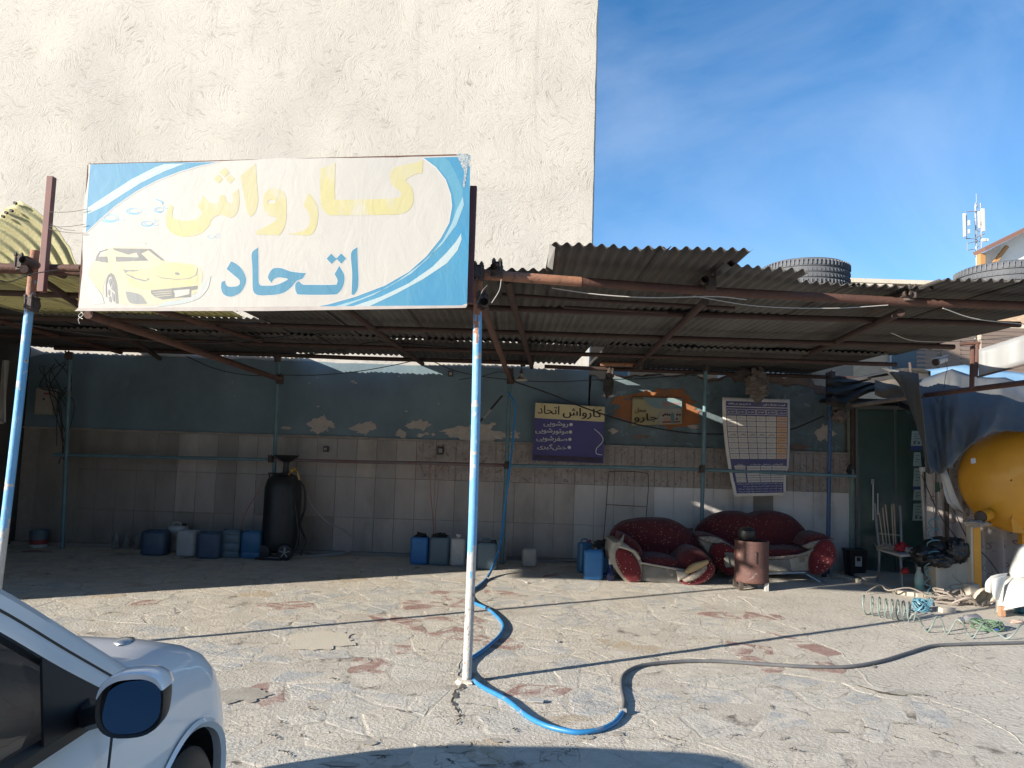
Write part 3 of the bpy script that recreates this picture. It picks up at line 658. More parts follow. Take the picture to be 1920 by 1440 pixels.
# slits that let the two sun streaks onto the wall
def hole(px, py, Y=WY-.05):
    p = at(px, py, Y); s_ = (2.87-p.z)/TAN; return (p.x-SAX*s_, p.y-SAY*s_)
h1a, h1b = hole(1150, 697), hole(1320, 770); h2a, h2b = hole(1035, 900), hole(1150, 960)
print('HOLES', h1a, h1b, h2a, h2b)
GX1 = (h1a[0]+h1b[0])/2; GX2 = (h2a[0]+h2b[0])/2
def cols(x0, x1, pitch=.80, gap=None, gw=.1):
    out = []; x = x0
    if gap is None:
        while x < x1: out.append(x+.43); x += pitch
        return out
    x = gap+gw/2
    while x < x1: out.append(x+.43); x += pitch
    x = gap-gw/2
    while x > x0: out.append(x-.43); x -= pitch
    return sorted(out)
# row A: front overhang follows the ragged front edge of the photo
def frontY(X):
    if X < -3.75: return 4.75
    if X < .22: return 5.22
    if X < 1.35: return 4.98
    if X < 1.75: return 5.22
    if X < 2.1: return 5.42
    if X < 2.75: return 5.52
    return 5.3
def pick(x): return random.choice(M_sheet)
for x in cols(-7.75, -4.9): sheet(x, frontY(x), 2.1, ZR+.06, random.choice(M_sheet[:2]), yaw=R(-.01, .01))
for x in (-2.52, -1.74, -.96, -.2): sheet(x, 5.45 if x < -.5 else 5.22, 1.9, ZR+.065, random.choice(M_sheet[:2]), yaw=R(-.008, .008), roll=R(-.01, .01))
sheet(.62, 4.80, 2.3, ZR+.135, M_sheet[1], wd=.80, key='fa', tear=.05, pitch=-.022); sheet(1.26, 4.84, 2.3, ZR+.15, M_sheet[1], wd=.62, key='fb', roll=-.02, tear=.05, pitch=-.025)
sheet(1.76, 5.12, 2.3, ZR+.105, M_sheet[2], wd=.62, key='fc', tear=.05, roll=.06); sheet(2.30, 5.44, 2.1, ZR+.088, M_sheet[2], wd=.60, key='fd', roll=.01, tear=.05)
sheet(2.80, 5.42, 2.1, ZR+.075, M_sheet[1], wd=.62, key='fe'); sheet(3.36, 5.2, 2.2, ZR+.09, M_sheet[1], wd=.7, key='ff', roll=-.02); sheet(3.98, 5.2, 2.2, ZR+.075, M_sheet[0], wd=.72, key='fg', tear=.04)
# upturned lip sheets that rise above the front beam
for k, (xa, ya, xb, yb, Y) in enumerate([(1028, 458, 1350, 470, 4.95)]):
    pass
# small turned-up flap at the corner of the front sheet, as in the photo
a = at(1033, 505, 5.0); b = at(1050, 462, 4.86)
MB().prism([at(1026, 500, 4.84), at(1030, 457, 4.78), at(1041, 464, 4.76), at(1036, 506, 4.84)], (.0, .006, 0)).build('bent_flange', mat('zinc_edge', (.22, .21, .19), (.16, .15, .14), scale=8, rough=.6), can)
fl = [at(1325, 486, 4.86), at(1346, 467, 4.80), at(1353, 473, 4.80), at(1348, 492, 4.86)]

# rows B, C
for x in cols(-7.1, 3.95, gap=GX2, gw=.06): sheet(x, (6.75 if x > -2.9 or x < -4.9 else 7.65)+R(-.04, .04), 2.2 if x > -2.9 or x < -4.9 else 1.3, ZR+.04+R(-.008, .008)+(.012 if int(x*10) % 2 else 0), pick(x), yaw=R(-.006, .006), roll=R(-.012, .012))
for x in cols(-7.1, 4.0, gap=GX1, gw=.20):
    if abs(x-GX1) < .6 or x < -3 or x > 2: L_ = 1.72
    else: L_ = 1.72
    sheet(x, 8.62+R(-.03, .03), 2.45 if x > GX1+.2 else 1.82 if -3.3 < x < -1.2 else 2.14 if x < -3.3 else 2.06, ZR+.02+R(-.006, .006), random.choice(M_sheet[:2]), yaw=R(-.008, .008), roll=R(-.01, .01), tear=.03)
# cover strips so that the slits are only as long as the streaks
MB().box((GX1, 8.93, ZR+.075), (.4, .55, .004)).build('cover_plate', M_sheet[0], can)
MB().box((GX2, (h2a[1]+.12+8.8)/2, ZR+.09), (.4, max(.2, 8.8-h2a[1]-.12), .004)).build('cover_plate', M_sheet[0], can)
# yellow fibreglass sheets left of the banner
for k, x in enumerate((-4.75, -3.97, -3.25)): sheet(x, 5.62, 2.2, ZR+.05+.006*k, M_fib, wd=.84, key='y%d' % k, yaw=.004*k, label='yellowed translucent fibreglass sheet')
rs_ = thing('torn_fibreglass_sheet', 'pale yellow torn corrugated fibreglass sheet curling up at the roof corner left of the banner', 'roof sheet', at(70, 540, 5.3))
rows = []; nk = 64
for k in range(nk+1):
    q = k/nk; ph = q*2*PI*8; jag = 8*mnoise.noise(V((q*9, 3, 1))); jag2 = 4*mnoise.noise(V((q*14, 8, 1)))
    x0, y0 = 38-150*q+jag*.6, 376+95*q+jag; x1, y1 = 150-150*q+jag2, 512+10*q
    # ragged upper right border: notched near the nail holes
    if k == 0: pass
    row = []
    for i in range(15):
        t = i/14; bow = 15*math.sin(PI*t)*(1-q*.6)
        row.append(at(x0+(x1-x0)*t+bow+(3.5*mnoise.noise(V((t*9, 0, 4))) if k < 3 else 0), y0+(y1-y0)*t-bow*.8, 5.60+.10*t+.05*q+.012*math.sin(ph)))
    rows.append(row)
MB().loft(rows).build('sheet', M_fib, rs_, smooth=True, solid=.003)
for (x, y) in [(27, 380), (10, 398), (20, 394), (4, 405)]:
    MB().lathe(at(x, y, 5.57), [(.012, 0), (.012, .02), (.006, .03)], 8, 'Y').build('roofing_nail', M_iron, rs_)
# =============================================================== BANNER SIGN
sg = thing('banner_sign', 'large faded white and blue banner with yellow and blue lettering on the canopy front', 'sign', at(520, 578, 5.15))
cTL, cTR, cBR, cBL = at(166, 308, 5.28), at(881, 290, 4.93), at(876, 574, 4.93), at(146, 579, 5.28)
SN = (cTR-cBL).cross(cTL-cBR).normalized()
if SN.y > 0: SN = -SN
SP = (cTL+cTR+cBR+cBL)/4
def sp(x, y, off=0.): return onplane(x, y, SP+SN*off, SN)
def G(x, y): return (500+x/4.5, 280+y/4.5)
def Z2(x, y): return (140+x/4.5, 280+y/4.5)
def vinyl(name, c, c2, sc=3, **k): return mat(name, c, c2, scale=sc, rough=.6, bump=.3, bscale=4.5, dist=.4, bdist=2.2, stretch=(1, 1, .6), **k)
M_vw = vinyl('vinyl_white', (.39, .37, .335), (.34, .325, .30), 1.5, c3=(.50, .46, .41), s3=3, t3=.70, w3=.14)
M_vb = vinyl('vinyl_blue', (.013, .155, .30), (.04, .19, .29), 1.8, c3=(.004, .20, .40), s3=1.6, t3=.58, w3=.2)
M_vb2 = vinyl('vinyl_light_blue', (.17, .31, .37), (.26, .35, .385), 2)
M_vb3 = vinyl('vinyl_pale', (.33, .385, .385), (.27, .355, .385), 2)
M_vy = vinyl('vinyl_faded_yellow', (.385, .345, .135), (.355, .325, .19), 2.2, c3=(.365, .345, .285), s3=6, t3=.50, w3=.2)
M_vy2 = vinyl('vinyl_yellow_tint', (.385, .36, .22), (.365, .34, .27), 3)
M_vt = vinyl('vinyl_blue_letter', (.016, .135, .235), (.03, .16, .245), 2)
M_vg = vinyl('vinyl_grey_print', (.115, .12, .115), (.16, .16, .157), 5)
M_vg2 = vinyl('vinyl_mid_print', (.19, .195, .19), (.155, .165, .175), 5)
M_vo = vinyl('vinyl_blue_outline', (.10, .27, .42), (.16, .33, .46), 4)
# sheet itself: slightly loose edges
def edgepts():
    q = []
    seq = [(166, 308, 881, 290, 26), (881, 290, 876, 574, 12), (876, 574, 146, 579, 26), (146, 579, 166, 308, 12)]
    for (a, b, c, d, n) in seq:
        for i in range(n):
            t = i/n; x = a+(c-a)*t; y = b+(d-b)*t
            q.append(sp(x+R(-.7, .7)+(3*math.sin(t*PI*2.3) if n == 12 and a < 200 else 0), y+R(-.7, .7)+(1.6*math.sin(t*PI*3) if b < 320 and n == 26 else 0)))
    return q
MB().prism(edgepts(), -SN*.006).build('vinyl_sheet', M_vw, sg)
# frame of square tube behind, folded lip below
fr = lambda a, b, off, wd=.03: MB().bar(sp(*a, off), sp(*b, off), wd).build('frame_bar', M_rust, sg)
fr((168, 312), (878, 294), -.03); fr((150, 574), (872, 570), -.03); fr((170, 310), (152, 574), -.03); fr((876, 296), (870, 570), -.03); fr((420, 306), (412, 572), -.03); fr((640, 300), (636, 572), -.03)
MB().prism([sp(146, 577.5, .004), sp(876, 572.5, .004), sp(873, 577, .012), sp(500, 583, .014), sp(140, 583, .012)], -SN*.006).build('folded_hem', mat('hem', (.36, .32, .29), (.28, .25, .23), scale=6, rough=.7), sg)
def lay(name, pts, off, m, conv=G, holes=None):
    off *= .3
    return MB().prism([sp(*conv(x, y), off) for x, y in pts], SN*.0004, [[sp(*conv(x, y), off) for x, y in h] for h in holes] if holes else None).build(name, m, sg)
def smooth_cl(pts, k=4):
    P = pts; n = len(P); o = []
    for i in range(n):
        a, b, c, d = P[i-1], P[i], P[(i+1) % n], P[(i+2) % n]
        ang = 0
        for j in range(k):
            t = j/k; o.append(tuple(.5*((2*b[q])+(c[q]-a[q])*t+(2*a[q]-5*b[q]+4*c[q]-d[q])*t*t+(3*b[q]-a[q]-3*c[q]+d[q])*t**3) for q in (0, 1)))
    return o
def smo(P, k=4, lim=55):
    """smooth only the soft corners of a closed outline"""
    n = len(P); out = []
    sharp = []
    for i in range(n):
        a, b, c = V(P[i-1]), V(P[i]), V(P[(i+1) % n]); u, v_ = (b-a), (c-b)
        sharp.append(math.degrees(u.angle(v_)) > lim if u.length and v_.length else True)
    for i in range(n):
        b, c = V(P[i]), V(P[(i+1) % n]); a = V(P[i-1]) if not sharp[i] else b*2-c; d = V(P[(i+2) % n]) if not sharp[(i+1) % n] else c*2-b
        for j in range(k):
            t = j/k; out.append(tuple(.5*((2*b)+(c-a)*t+(2*a-5*b+4*c-d)*t*t+(3*b-a-3*c+d)*t**3)))
    return out
# corner swooshes
lay('blue_corner', [(132, 127), (640, 112), (1195, 108)]+[(1040, 140), (880, 188), (700, 258), (520, 352), (330, 485), (200, 600), (95, 702)]+[(108, 420)], .0008, M_vb, Z2)
lay('white_edge_line', [(1240, 106), (1195, 108), (1040, 140), (880, 188), (700, 258), (520, 352), (330, 485), (200, 600), (95, 702), (93, 716), (205, 612), (335, 497), (525, 364), (705, 270), (885, 199), (1045, 151)], .0016, mat('vinyl_bright', (.385, .39, .38)), Z2)
lay('pale_streak', [(112, 545), (112, 492), (300, 368), (480, 252), (680, 150), (760, 124), (930, 120), (760, 184), (560, 282), (400, 382), (250, 480)], .0022, M_vb3, Z2)
lay('pale_streak_core', [(118, 522), (200, 462), (420, 312), (600, 212), (760, 145), (840, 126), (700, 186), (520, 282), (360, 384), (220, 480)], .0032, mat('vinyl_streak', (.40, .42, .415)), Z2)
inner = [(1325, 72), (1430, 150), (1512, 255), (1556, 380), (1566, 480), (1542, 620), (1470, 752), (1350, 902), (1200, 1035), (1000, 1150), (750, 1245), (520, 1310), (395, 1333)]
lay('blue_side', inner+[(1000, 1334), (1640, 1316), (1690, 1300), (1708, 700), (1718, 60), (1500, 66)], .0008, M_vb)
lay('mid_blue_band', [(1345, 74), (1445, 150), (1525, 255), (1575, 380), (1590, 480), (1570, 620), (1500, 752), (1380, 900), (1500, 760), (1600, 600), (1650, 450), (1656, 340), (1590, 190), (1540, 100), (1500, 70)], .0018, M_vb2 if False else vinyl('vinyl_mid_blue', (.065, .22, .31), (.04, .19, .29), 2))
lay('pale_band', [(1655, 400), (1665, 470), (1600, 640), (1480, 800), (1300, 970), (1100, 1115), (900, 1230), (640, 1332), (545, 1333), (790, 1262), (1010, 1172), (1215, 1052), (1365, 918), (1490, 765), (1562, 625), (1600, 520)], .0028, M_vb2)
lay('pale_band', [(1640, 710), (1645, 760), (1612, 850), (1520, 962), (1320, 1095), (1100, 1215), (850, 1332), (700, 1333), (960, 1245), (1200, 1130), (1400, 990), (1520, 870), (1600, 775)], .0038, M_vb3)
lay('white_edge_line', inner+[(380, 1333), (515, 1300), (745, 1236), (995, 1141), (1193, 1028), (1342, 896), (1461, 748), (1532, 617), (1556, 480), (1546, 384), (1504, 262), (1422, 160), (1312, 74)], .0046, mat('vinyl_bright', (.385, .39, .38)))
lay('crushed_foil', [(1600, 40), (1660, 36), (1722, 52), (1718, 150), (1700, 140), (1690, 200), (1668, 330), (1655, 300), (1668, 190), (1640, 130)], .0060, mat('torn_vinyl', (.34, .34, .33), (.10, .18, .23), scale=30, rough=.5, bump=1, bscale=60))
# lettering
T_alef = [(765, 825), (712, 878), (722, 1050), (716, 1225), (740, 1223), (768, 1175), (774, 1100), (768, 960)]
T_te = [(612, 985), (573, 1052), (598, 1102), (592, 1128), (570, 1143), (340, 1143), (300, 1138), (272, 1112), (245, 1132), (241, 1170), (252, 1208), (288, 1225), (560, 1225), (602, 1212), (636, 1172), (655, 1110), (650, 1050)]
D1 = [(545, 880), (590, 925), (548, 968), (506, 922)]; D2 = [(628, 878), (671, 920), (630, 965), (588, 922)]
T_hah = [(330, 1045), (270, 1040), (200, 1030), (140, 1008), (100, 1001), (55, 1006), (25, 1040), (12, 1085), (40, 1126), (60, 1096), (100, 1080), (165, 1088), (183, 1098), (120, 1130), (60, 1148), (0, 1151), (-50, 1150), (-68, 1120), (-70, 1000), (-72, 828), (-125, 878), (-120, 1000), (-118, 1150), (-110, 1200), (-85, 1225), (-40, 1232), (0, 1230), (80, 1225), (150, 1205), (210, 1160), (250, 1110), (300, 1090)]
T_dal = [(x-1620, y) for x, y in [(1320, 945), (1283, 1010), (1330, 1050), (1388, 1100), (1395, 1135), (1370, 1155), (1310, 1160), (1278, 1145), (1265, 1108), (1240, 1120), (1236, 1170), (1255, 1220), (1300, 1242), (1350, 1235), (1405, 1200), (1440, 1135), (1443, 1080), (1410, 1010), (1360, 965)]]
def outline(pts, wdt, off, m, name):
    P = pts; n = len(P); mb = MB(); inn = []; ou = []
    area = sum(P[i-1][0]*P[i][1]-P[i][0]*P[i-1][1] for i in range(n)); sg_ = 1 if area > 0 else -1
    for i in range(n):
        a, b, c = V(P[i-1]), V(P[i]), V(P[(i+1) % n]); u = (b-a).normalized(); v_ = (c-b).normalized()
        nn = (V((u.y, -u.x))+V((v_.y, -v_.x))); nn = nn.normalized() if nn.length > .2 else V((u.y, -u.x))
        q = b+nn*wdt*sg_; ou.append(sp(*G(q.x, q.y), off)); q = b-nn*2*sg_; inn.append(sp(*G(q.x, q.y), off))
    return mb.loft([inn+[inn[0]], ou+[ou[0]]]).build(name, m, sg)
Mbr = mat('vinyl_bright', (.385, .39, .38))
for nm, P in (('letter_alef', T_alef), ('letter_te', T_te), ('letter_hah_alef', T_hah), ('letter_dal', T_dal), ('letter_dot', D1), ('letter_dot', D2)):
    q = smo(P) if 'dot' not in nm else P
    outline(q, 8, .0004, Mbr, 'letter_outline'); lay(nm, q, .0022, M_vt)
Kaf = [(1320, 90), (1315, 200), (1240, 216), (1165, 262), (1222, 320), (1240, 400), (1230, 470), (1190, 522), (1120, 546), (1000, 552), (560, 556), (500, 532), (465, 490), (455, 420), (450, 200), (457, 160), (580, 115), (575, 400), (600, 425), (700, 425), (1050, 415), (1130, 400), (1130, 360), (1062, 300), (1040, 240), (1052, 180), (1120, 140), (1240, 116)]
Re_ = [(355, 370), (325, 430), (312, 470), (345, 520), (368, 580), (358, 640), (300, 690), (175, 714), (350, 726), (402, 690), (430, 600), (432, 500), (402, 430)]
Waw = [(60, 325), (5, 348), (-25, 400), (-27, 470), (-12, 530), (22, 562), (70, 570), (95, 578), (60, 612), (0, 648), (-92, 692), (-85, 720), (60, 723), (110, 718), (145, 670), (165, 590), (168, 450), (155, 380), (110, 335)]
WH = [(8, 432), (48, 424), (82, 440), (60, 458), (12, 456)]
Al2 = [(x-1620, y) for x, y in [(1528, 118), (1410, 215), (1405, 260), (1430, 400), (1455, 520), (1480, 568), (1520, 540), (1548, 430), (1535, 250)]]
Shin = [(x-1620, y) for x, y in [(1383, 330), (1330, 378), (1338, 440), (1312, 458), (1284, 435), (1262, 385), (1226, 392), (1212, 440), (1180, 458), (1135, 445), (1085, 395), (1040, 480), (1070, 520), (1072, 552), (1020, 592), (940, 603), (860, 592), (825, 560), (830, 490), (808, 465), (778, 520), (764, 600), (790, 672), (850, 722), (950, 736), (1060, 712), (1130, 650), (1152, 600), (1182, 570), (1230, 552), (1270, 562), (1320, 576), (1368, 540), (1390, 450)]]
dia = lambda x, y, r: [(x-1620, y-r), (x-1620+r, y), (x-1620, y+r), (x-1620-r, y)]
for nm, P, H_ in (('letter_kaf_alef', Kaf, None), ('letter_re', Re_, None), ('letter_waw', Waw, WH), ('letter_alef', Al2, None), ('letter_shin', Shin, None), ('letter_dot', dia(1265, 195, 42), None), ('letter_dot', dia(1214, 250, 38), None), ('letter_dot', dia(1312, 250, 38), None)):
    lay(nm, smo(P) if 'dot' not in nm else P, .0022, M_vy, G, [WH] if H_ else None)
# bubbles
def ringp(cx, cy, rx, ry, w1, rot=0):
    mb = MB(); a_, b_ = [], []
    for k in range(25):
        t = 2*PI*k/24; q = w1*(.25+.75*(.5+.5*math.cos(t-2.4)))
        a_.append(sp(*Z2(cx+rx*math.cos(t), cy+ry*math.sin(t)), .0006)); b_.append(sp(*Z2(cx+(rx-q)*math.cos(t), cy+(ry-q)*math.sin(t)), .0006))
    mb.loft([a_, b_]).build('bubble_ring', M_vo, sg)
for a in [(290, 582, 82, 38, 16), (300, 580, 55, 28, 12), (392, 592, 30, 15, 6), (500, 522, 66, 30, 13), (500, 522, 45, 21, 9), (712, 512, 42, 24, 10), (720, 512, 30, 18, 7), (610, 628, 50, 25, 10), (622, 626, 34, 17, 7), (683, 632, 25, 13, 6), (690, 600, 19, 10, 5), (1150, 737, 30, 16, 6), (1203, 740, 19, 11, 5), (1212, 717, 14, 7, 4), (772, 488, 24, 14, 6)]: ringp(*a)
lay('bubble_arc', [(670, 425), (705, 422), (740, 436), (752, 452), (738, 470), (735, 452), (712, 434)], .002, M_vo, Z2)
# printed car
lay('car_print', smo([(300, 832), (420, 826), (600, 828), (650, 845), (770, 940), (900, 955), (1040, 985), (1080, 1050), (1070, 1140), (1040, 1200), (900, 1262), (760, 1300), (620, 1318), (430, 1310), (360, 1300), (330, 1120), (300, 1050), (250, 1120), (240, 1230), (150, 1120), (110, 1060), (150, 960), (230, 900)]), .0012, M_vy2, Z2)
lay('car_print_bonnet', smo([(400, 1010), (620, 1008), (780, 960), (1000, 980), (1040, 1060), (1030, 1140), (840, 1180), (640, 1185), (480, 1150)]), .002, vinyl('vinyl_yellow_mid', (.395, .355, .18), (.375, .345, .235), 3), Z2)
lay('car_window', [(318, 835), (640, 840), (760, 938), (735, 938), (620, 850), (560, 880), (622, 938), (350, 948), (345, 905), (540, 912), (520, 870), (450, 888), (335, 850)], .003, M_vg, Z2)
lay('car_side_window', [(185, 900), (210, 860), (285, 838), (270, 850), (215, 868), (195, 905), (275, 905), (282, 955), (240, 952), (175, 940)], .003, M_vg, Z2)
lay('car_tyre', [(262, 1120), (280, 1060), (308, 1042), (335, 1060), (358, 1130), (372, 1300), (350, 1302), (335, 1150), (308, 1070), (285, 1080), (270, 1150), (272, 1250), (262, 1240)], .003, M_vg, Z2)
for q in ([(285, 1110), (305, 1085), (318, 1110), (300, 1160)], [(318, 1120), (330, 1150), (335, 1200), (308, 1180)], [(285, 1180), (300, 1190), (296, 1240), (280, 1220)], [(312, 1200), (335, 1225), (340, 1290), (318, 1270)], [(285, 1250), (305, 1240), (312, 1290), (292, 1285)]): lay('wheel_gap', q, .003, M_vg2, Z2)
lay('car_foglight', smo([(428, 1200), (480, 1205), (560, 1230), (612, 1300), (570, 1306), (480, 1300), (450, 1270)]), .003, M_vg2, Z2)
lay('car_grille', [(642, 1190), (720, 1182), (1040, 1150), (1035, 1180), (985, 1190), (980, 1245), (880, 1252), (740, 1268), (670, 1240), (645, 1215)], .003, M_vg, Z2)
lay('number_plate', [(832, 1192), (970, 1178), (968, 1222), (845, 1250), (845, 1215)], .0042, M_vw, Z2)
for y0 in (1205, 1222, 1240): lay('grille_slat', [(660+(y0-1205)*.8, y0), (820, y0-12), (820, y0-8), (664+(y0-1205)*.8, y0+4)], .0042, M_vy2, Z2)
lay('car_headlight_line', [(405, 1012), (440, 1018), (548, 1020), (520, 1030), (450, 1030), (430, 1045), (520, 1085), (600, 1105), (625, 1085), (628, 1078), (628, 1100), (590, 1115), (510, 1096), (440, 1060)], .003, M_vg2, Z2)
lay('bonnet_line', [(665, 1055), (740, 1082), (860, 1095), (960, 1088), (1020, 1060), (1035, 1000), (1040, 1000), (1032, 1062), (965, 1094), (860, 1100), (738, 1088)], .003, M_vg2, Z2)
lay('badge_oval', smo([(842, 1040), (870, 1038), (888, 1052), (878, 1062), (852, 1056)]), .003, M_vg2, Z2)
lay('mirror_line', [(585, 790), (608, 796), (600, 799)], .003, M_vg2, Z2)
lay('splash', smo([(1060, 1150), (1110, 1080), (1150, 1070), (1140, 1120), (1120, 1180), (1060, 1250), (960, 1290), (860, 1310), (700, 1330), (760, 1290), (900, 1270), (1010, 1230)]), .0045, vinyl('vinyl_splash', (.29, .335, .345), (.36, .36, .335), 7), Z2)
lay('splash', smo([(90, 1180), (140, 1130), (180, 1160), (230, 1230), (250, 1300), (160, 1310), (110, 1250)]), .0045, vinyl('vinyl_splash', (.29, .335, .345), (.36, .36, .335), 7), Z2)
# steel uprights either side
def upright(xt, yt, xb, yb, Y):
    t, b = at(xt, yt, Y), at(xb, yb, Y); b.x = t.x
    MB().bar(b, t, .048).build('upright', mat('red_oxide_steel', (.17, .06, .05), (.12, .05, .045), scale=8, rough=.6), sg, bevel=.004)
upright(97, 332, 88, 548, 5.32); upright(888, 350, 884, 570, 5.02)
M_wire = mat('tie_wire', (.12, .10, .09), rough=.5)
for (a, b) in (((90, 397), (163, 392)), ((88, 424), (160, 420)), ((88, 428), (160, 437)), ((95, 420), (140, 432))):
    MB().tube(sag(at(*a, 5.3), at(*b, 5.26), .012, 6), .002, 5).build('tie_wire', M_wire, sg)
MB().tube(curve([sp(150, 583), sp(156, 590, .01), sp(147, 598, .02), sp(149, 607, .01)], 4), .002, 5).build('tie_cord', mat('white_cord', (.7, .68, .6)), sg)
MB().tube(curve([sp(156, 583), sp(147, 592, .01), sp(155, 598, .02)], 4), .002, 5).build('tie_cord', mat('white_cord', (.7, .68, .6)), sg)
# =============================================================== WRITING
AF = {'ا': (0xFE8D, 0xFE8E, 0, 0), 'ب': (0xFE8F, 0xFE90, 0xFE91, 0xFE92), 'ت': (0xFE95, 0xFE96, 0xFE97, 0xFE98), 'ج': (0xFE9D, 0xFE9E, 0xFE9F, 0xFEA0), 'ح': (0xFEA1, 0xFEA2, 0xFEA3, 0xFEA4),
      'خ': (0xFEA5, 0xFEA6, 0xFEA7, 0xFEA8), 'د': (0xFEA9, 0xFEAA, 0, 0), 'ر': (0xFEAD, 0xFEAE, 0, 0), 'ز': (0xFEAF, 0xFEB0, 0, 0), 'س': (0xFEB1, 0xFEB2, 0xFEB3, 0xFEB4), 'ش': (0xFEB5, 0xFEB6, 0xFEB7, 0xFEB8),
      'ص': (0xFEB9, 0xFEBA, 0xFEBB, 0xFEBC), 'ف': (0xFED1, 0xFED2, 0xFED3, 0xFED4), 'ق': (0xFED5, 0xFED6, 0xFED7, 0xFED8), 'ل': (0xFEDD, 0xFEDE, 0xFEDF, 0xFEE0), 'م': (0xFEE1, 0xFEE2, 0xFEE3, 0xFEE4),
      'ن': (0xFEE5, 0xFEE6, 0xFEE7, 0xFEE8), 'ه': (0xFEE9, 0xFEEA, 0xFEEB, 0xFEEC), 'و': (0xFEED, 0xFEEE, 0, 0), 'ک': (0xFB8E, 0xFB8F, 0xFB90, 0xFB91), 'گ': (0xFB92, 0xFB93, 0xFB94, 0xFB95), 'ی': (0xFBFC, 0xFBFD, 0xFBFE, 0xFBFF)}
def shape(s_):
    o = []
    for i, c in enumerate(s_):
        if c not in AF: o.append(c if c != '|' else ''); continue
        pv = i > 0 and s_[i-1] in AF and AF[s_[i-1]][2] != 0; nx_ = AF[c][2] != 0 and i+1 < len(s_) and s_[i+1] in AF
        o.append(chr(AF[c][3 if pv and nx_ else 1 if pv else 2 if nx_ else 0]))
    return ''.join(o[::-1])
_tc = {}
def glyphs(s_):
    if s_ in _tc: return _tc[s_]
    c = bpy.data.curves.new('t', 'FONT'); c.body = s_; c.resolution_u = 2; o = bpy.data.objects.new('t', c); COL.objects.link(o)
    bpy.context.view_layer.update(); dg = bpy.context.evaluated_depsgraph_get(); me = o.evaluated_get(dg).to_mesh()
    vs_ = [v.co.copy() for v in me.vertices]; fs_ = [tuple(p.vertices) for p in me.polygons]
    o.evaluated_get(dg).to_mesh_clear(); bpy.data.objects.remove(o); bpy.data.curves.remove(c)
    x0 = min([v.x for v in vs_] or [0]); x1 = max([v.x for v in vs_] or [1]); y0 = min([v.y for v in vs_] or [0]); y1 = max([v.y for v in vs_] or [1])
    vs_ = [V(((v.x-x0)/(x1-x0), (v.y-y0)/(y1-y0), 0)) for v in vs_]; _tc[s_] = (vs_, fs_); return _tc[s_]
def write(mb, s_, fn, x0, y0, x1, y1, bold=0):
    """fn maps (px,py) to a point on the thing; box given by left/bottom/right/top"""
    vs_, fs_ = glyphs(s_)
    for k in range(bold+1):
        mb.add([fn(x0+(x1-x0)*v.x+k*(x1-x0)*.008, y0+(y1-y0)*v.y) for v in vs_], fs_)
    return mb
def bilinear(A, B, C, D, N):
    """A bottom-left, B bottom-right, C top-right, D top-left; u,v in 0..1"""
    return lambda u, v, off=0.: A.lerp(B, u).lerp(D.lerp(C, u), v)+N*off

# ------------------------------------------------------------ price board on the wall
by = 10.62
bA, bB, bC, bD = at(998, 863, by+.03), at(1131, 869, by+.03), at(1134, 763, by-.03), at(1004, 755, by-.03)
sb = thing('services_board', 'navy and cream square board listing wash services in white script hung on the blue wall', 'sign', (bA+bB)/2)
fB = bilinear(bA, bB, bC, bD, V((0, -1, 0)))
def quad(f, u0, v0, u1, v1, off, t=.002): return [f(u0, v0, off), f(u1, v0, off), f(u1, v1, off), f(u0, v1, off)]
M_bnavy = mat('board_navy', (.055, .045, .20), (.045, .04, .155), scale=4, rough=.45)
M_bcream = mat('board_cream', (.60, .50, .27), (.52, .44, .25), scale=4, rough=.5)
M_bwhite = mat('board_white', (.66, .66, .64)); M_bdark = mat('board_dark', (.04, .025, .04))
MB().prism(quad(fB, 0, 0, 1, 1, 0), (0, .015, 0)).build('panel', M_bnavy, sb)
MB().prism(quad(fB, 0, .735, 1, 1, .0015), (0, .001, 0)).build('header_strip', M_bcream, sb)
MB().prism(quad(fB, .02, .02, .98, .1, .0015), (0, .001, 0)).build('dirty_foot', mat('board_grime', (.045, .038, .05), (.07, .05, .09), scale=9), sb)
mb = MB(); write(mb, shape('کارواش'), lambda u, v: fB(u, v, .004), .40, .765, .95, .955, 2); write(mb, shape('اتحاد'), lambda u, v: fB(u, v, .004), .04, .815, .345, .965, 2); mb.build('header_lettering', M_bdark, sb)
mb = MB()
for s_, x0, x1, y in (('روشویی', .13, .48, .595), ('موتورشویی', .02, .485, .465), ('صفرشویی', .04, .475, .33), ('خش|گیری', .06, .47, .19)): write(mb, shape(s_), lambda u, v: fB(u, v, .004), x0, y, x1, y+.105, 2)
for y in (.655, .525, .395, .255):
    for k in range(4):
        a = PI*k/4; c = (.525-(.655-y)*.03, y); mb.add([fB(c[0]+.026*math.cos(a+s2)*q, c[1]+.03*math.sin(a+s2)*q, .004) for q in (1, -1) for s2 in (-.22, .22)], [(0, 1, 2, 3)])
mb.build('list_lettering', M_bwhite, sb)
# plain hose loop printed at the right edge (the cartoon figure is left out)
mb = MB(); pts = curve([fB(.86, .60, .004), fB(.94, .52, .004), fB(.985, .44, .004), fB(.97, .36, .004), fB(.90, .26, .004), fB(.90, .17, .004), fB(.98, .15, .004)], 5); mb.tube(pts, .006, 6); mb.build('hose_print', M_bwhite, sb)
for (x0, y0) in ((1016, 757), (1118, 762)):
    MB().tube([at(x0, y0+6, by-.05), at(x0, y0, by-.04), at(1071, 727, by)], .003, 5).build('hanging_wire', M_wire, sb)
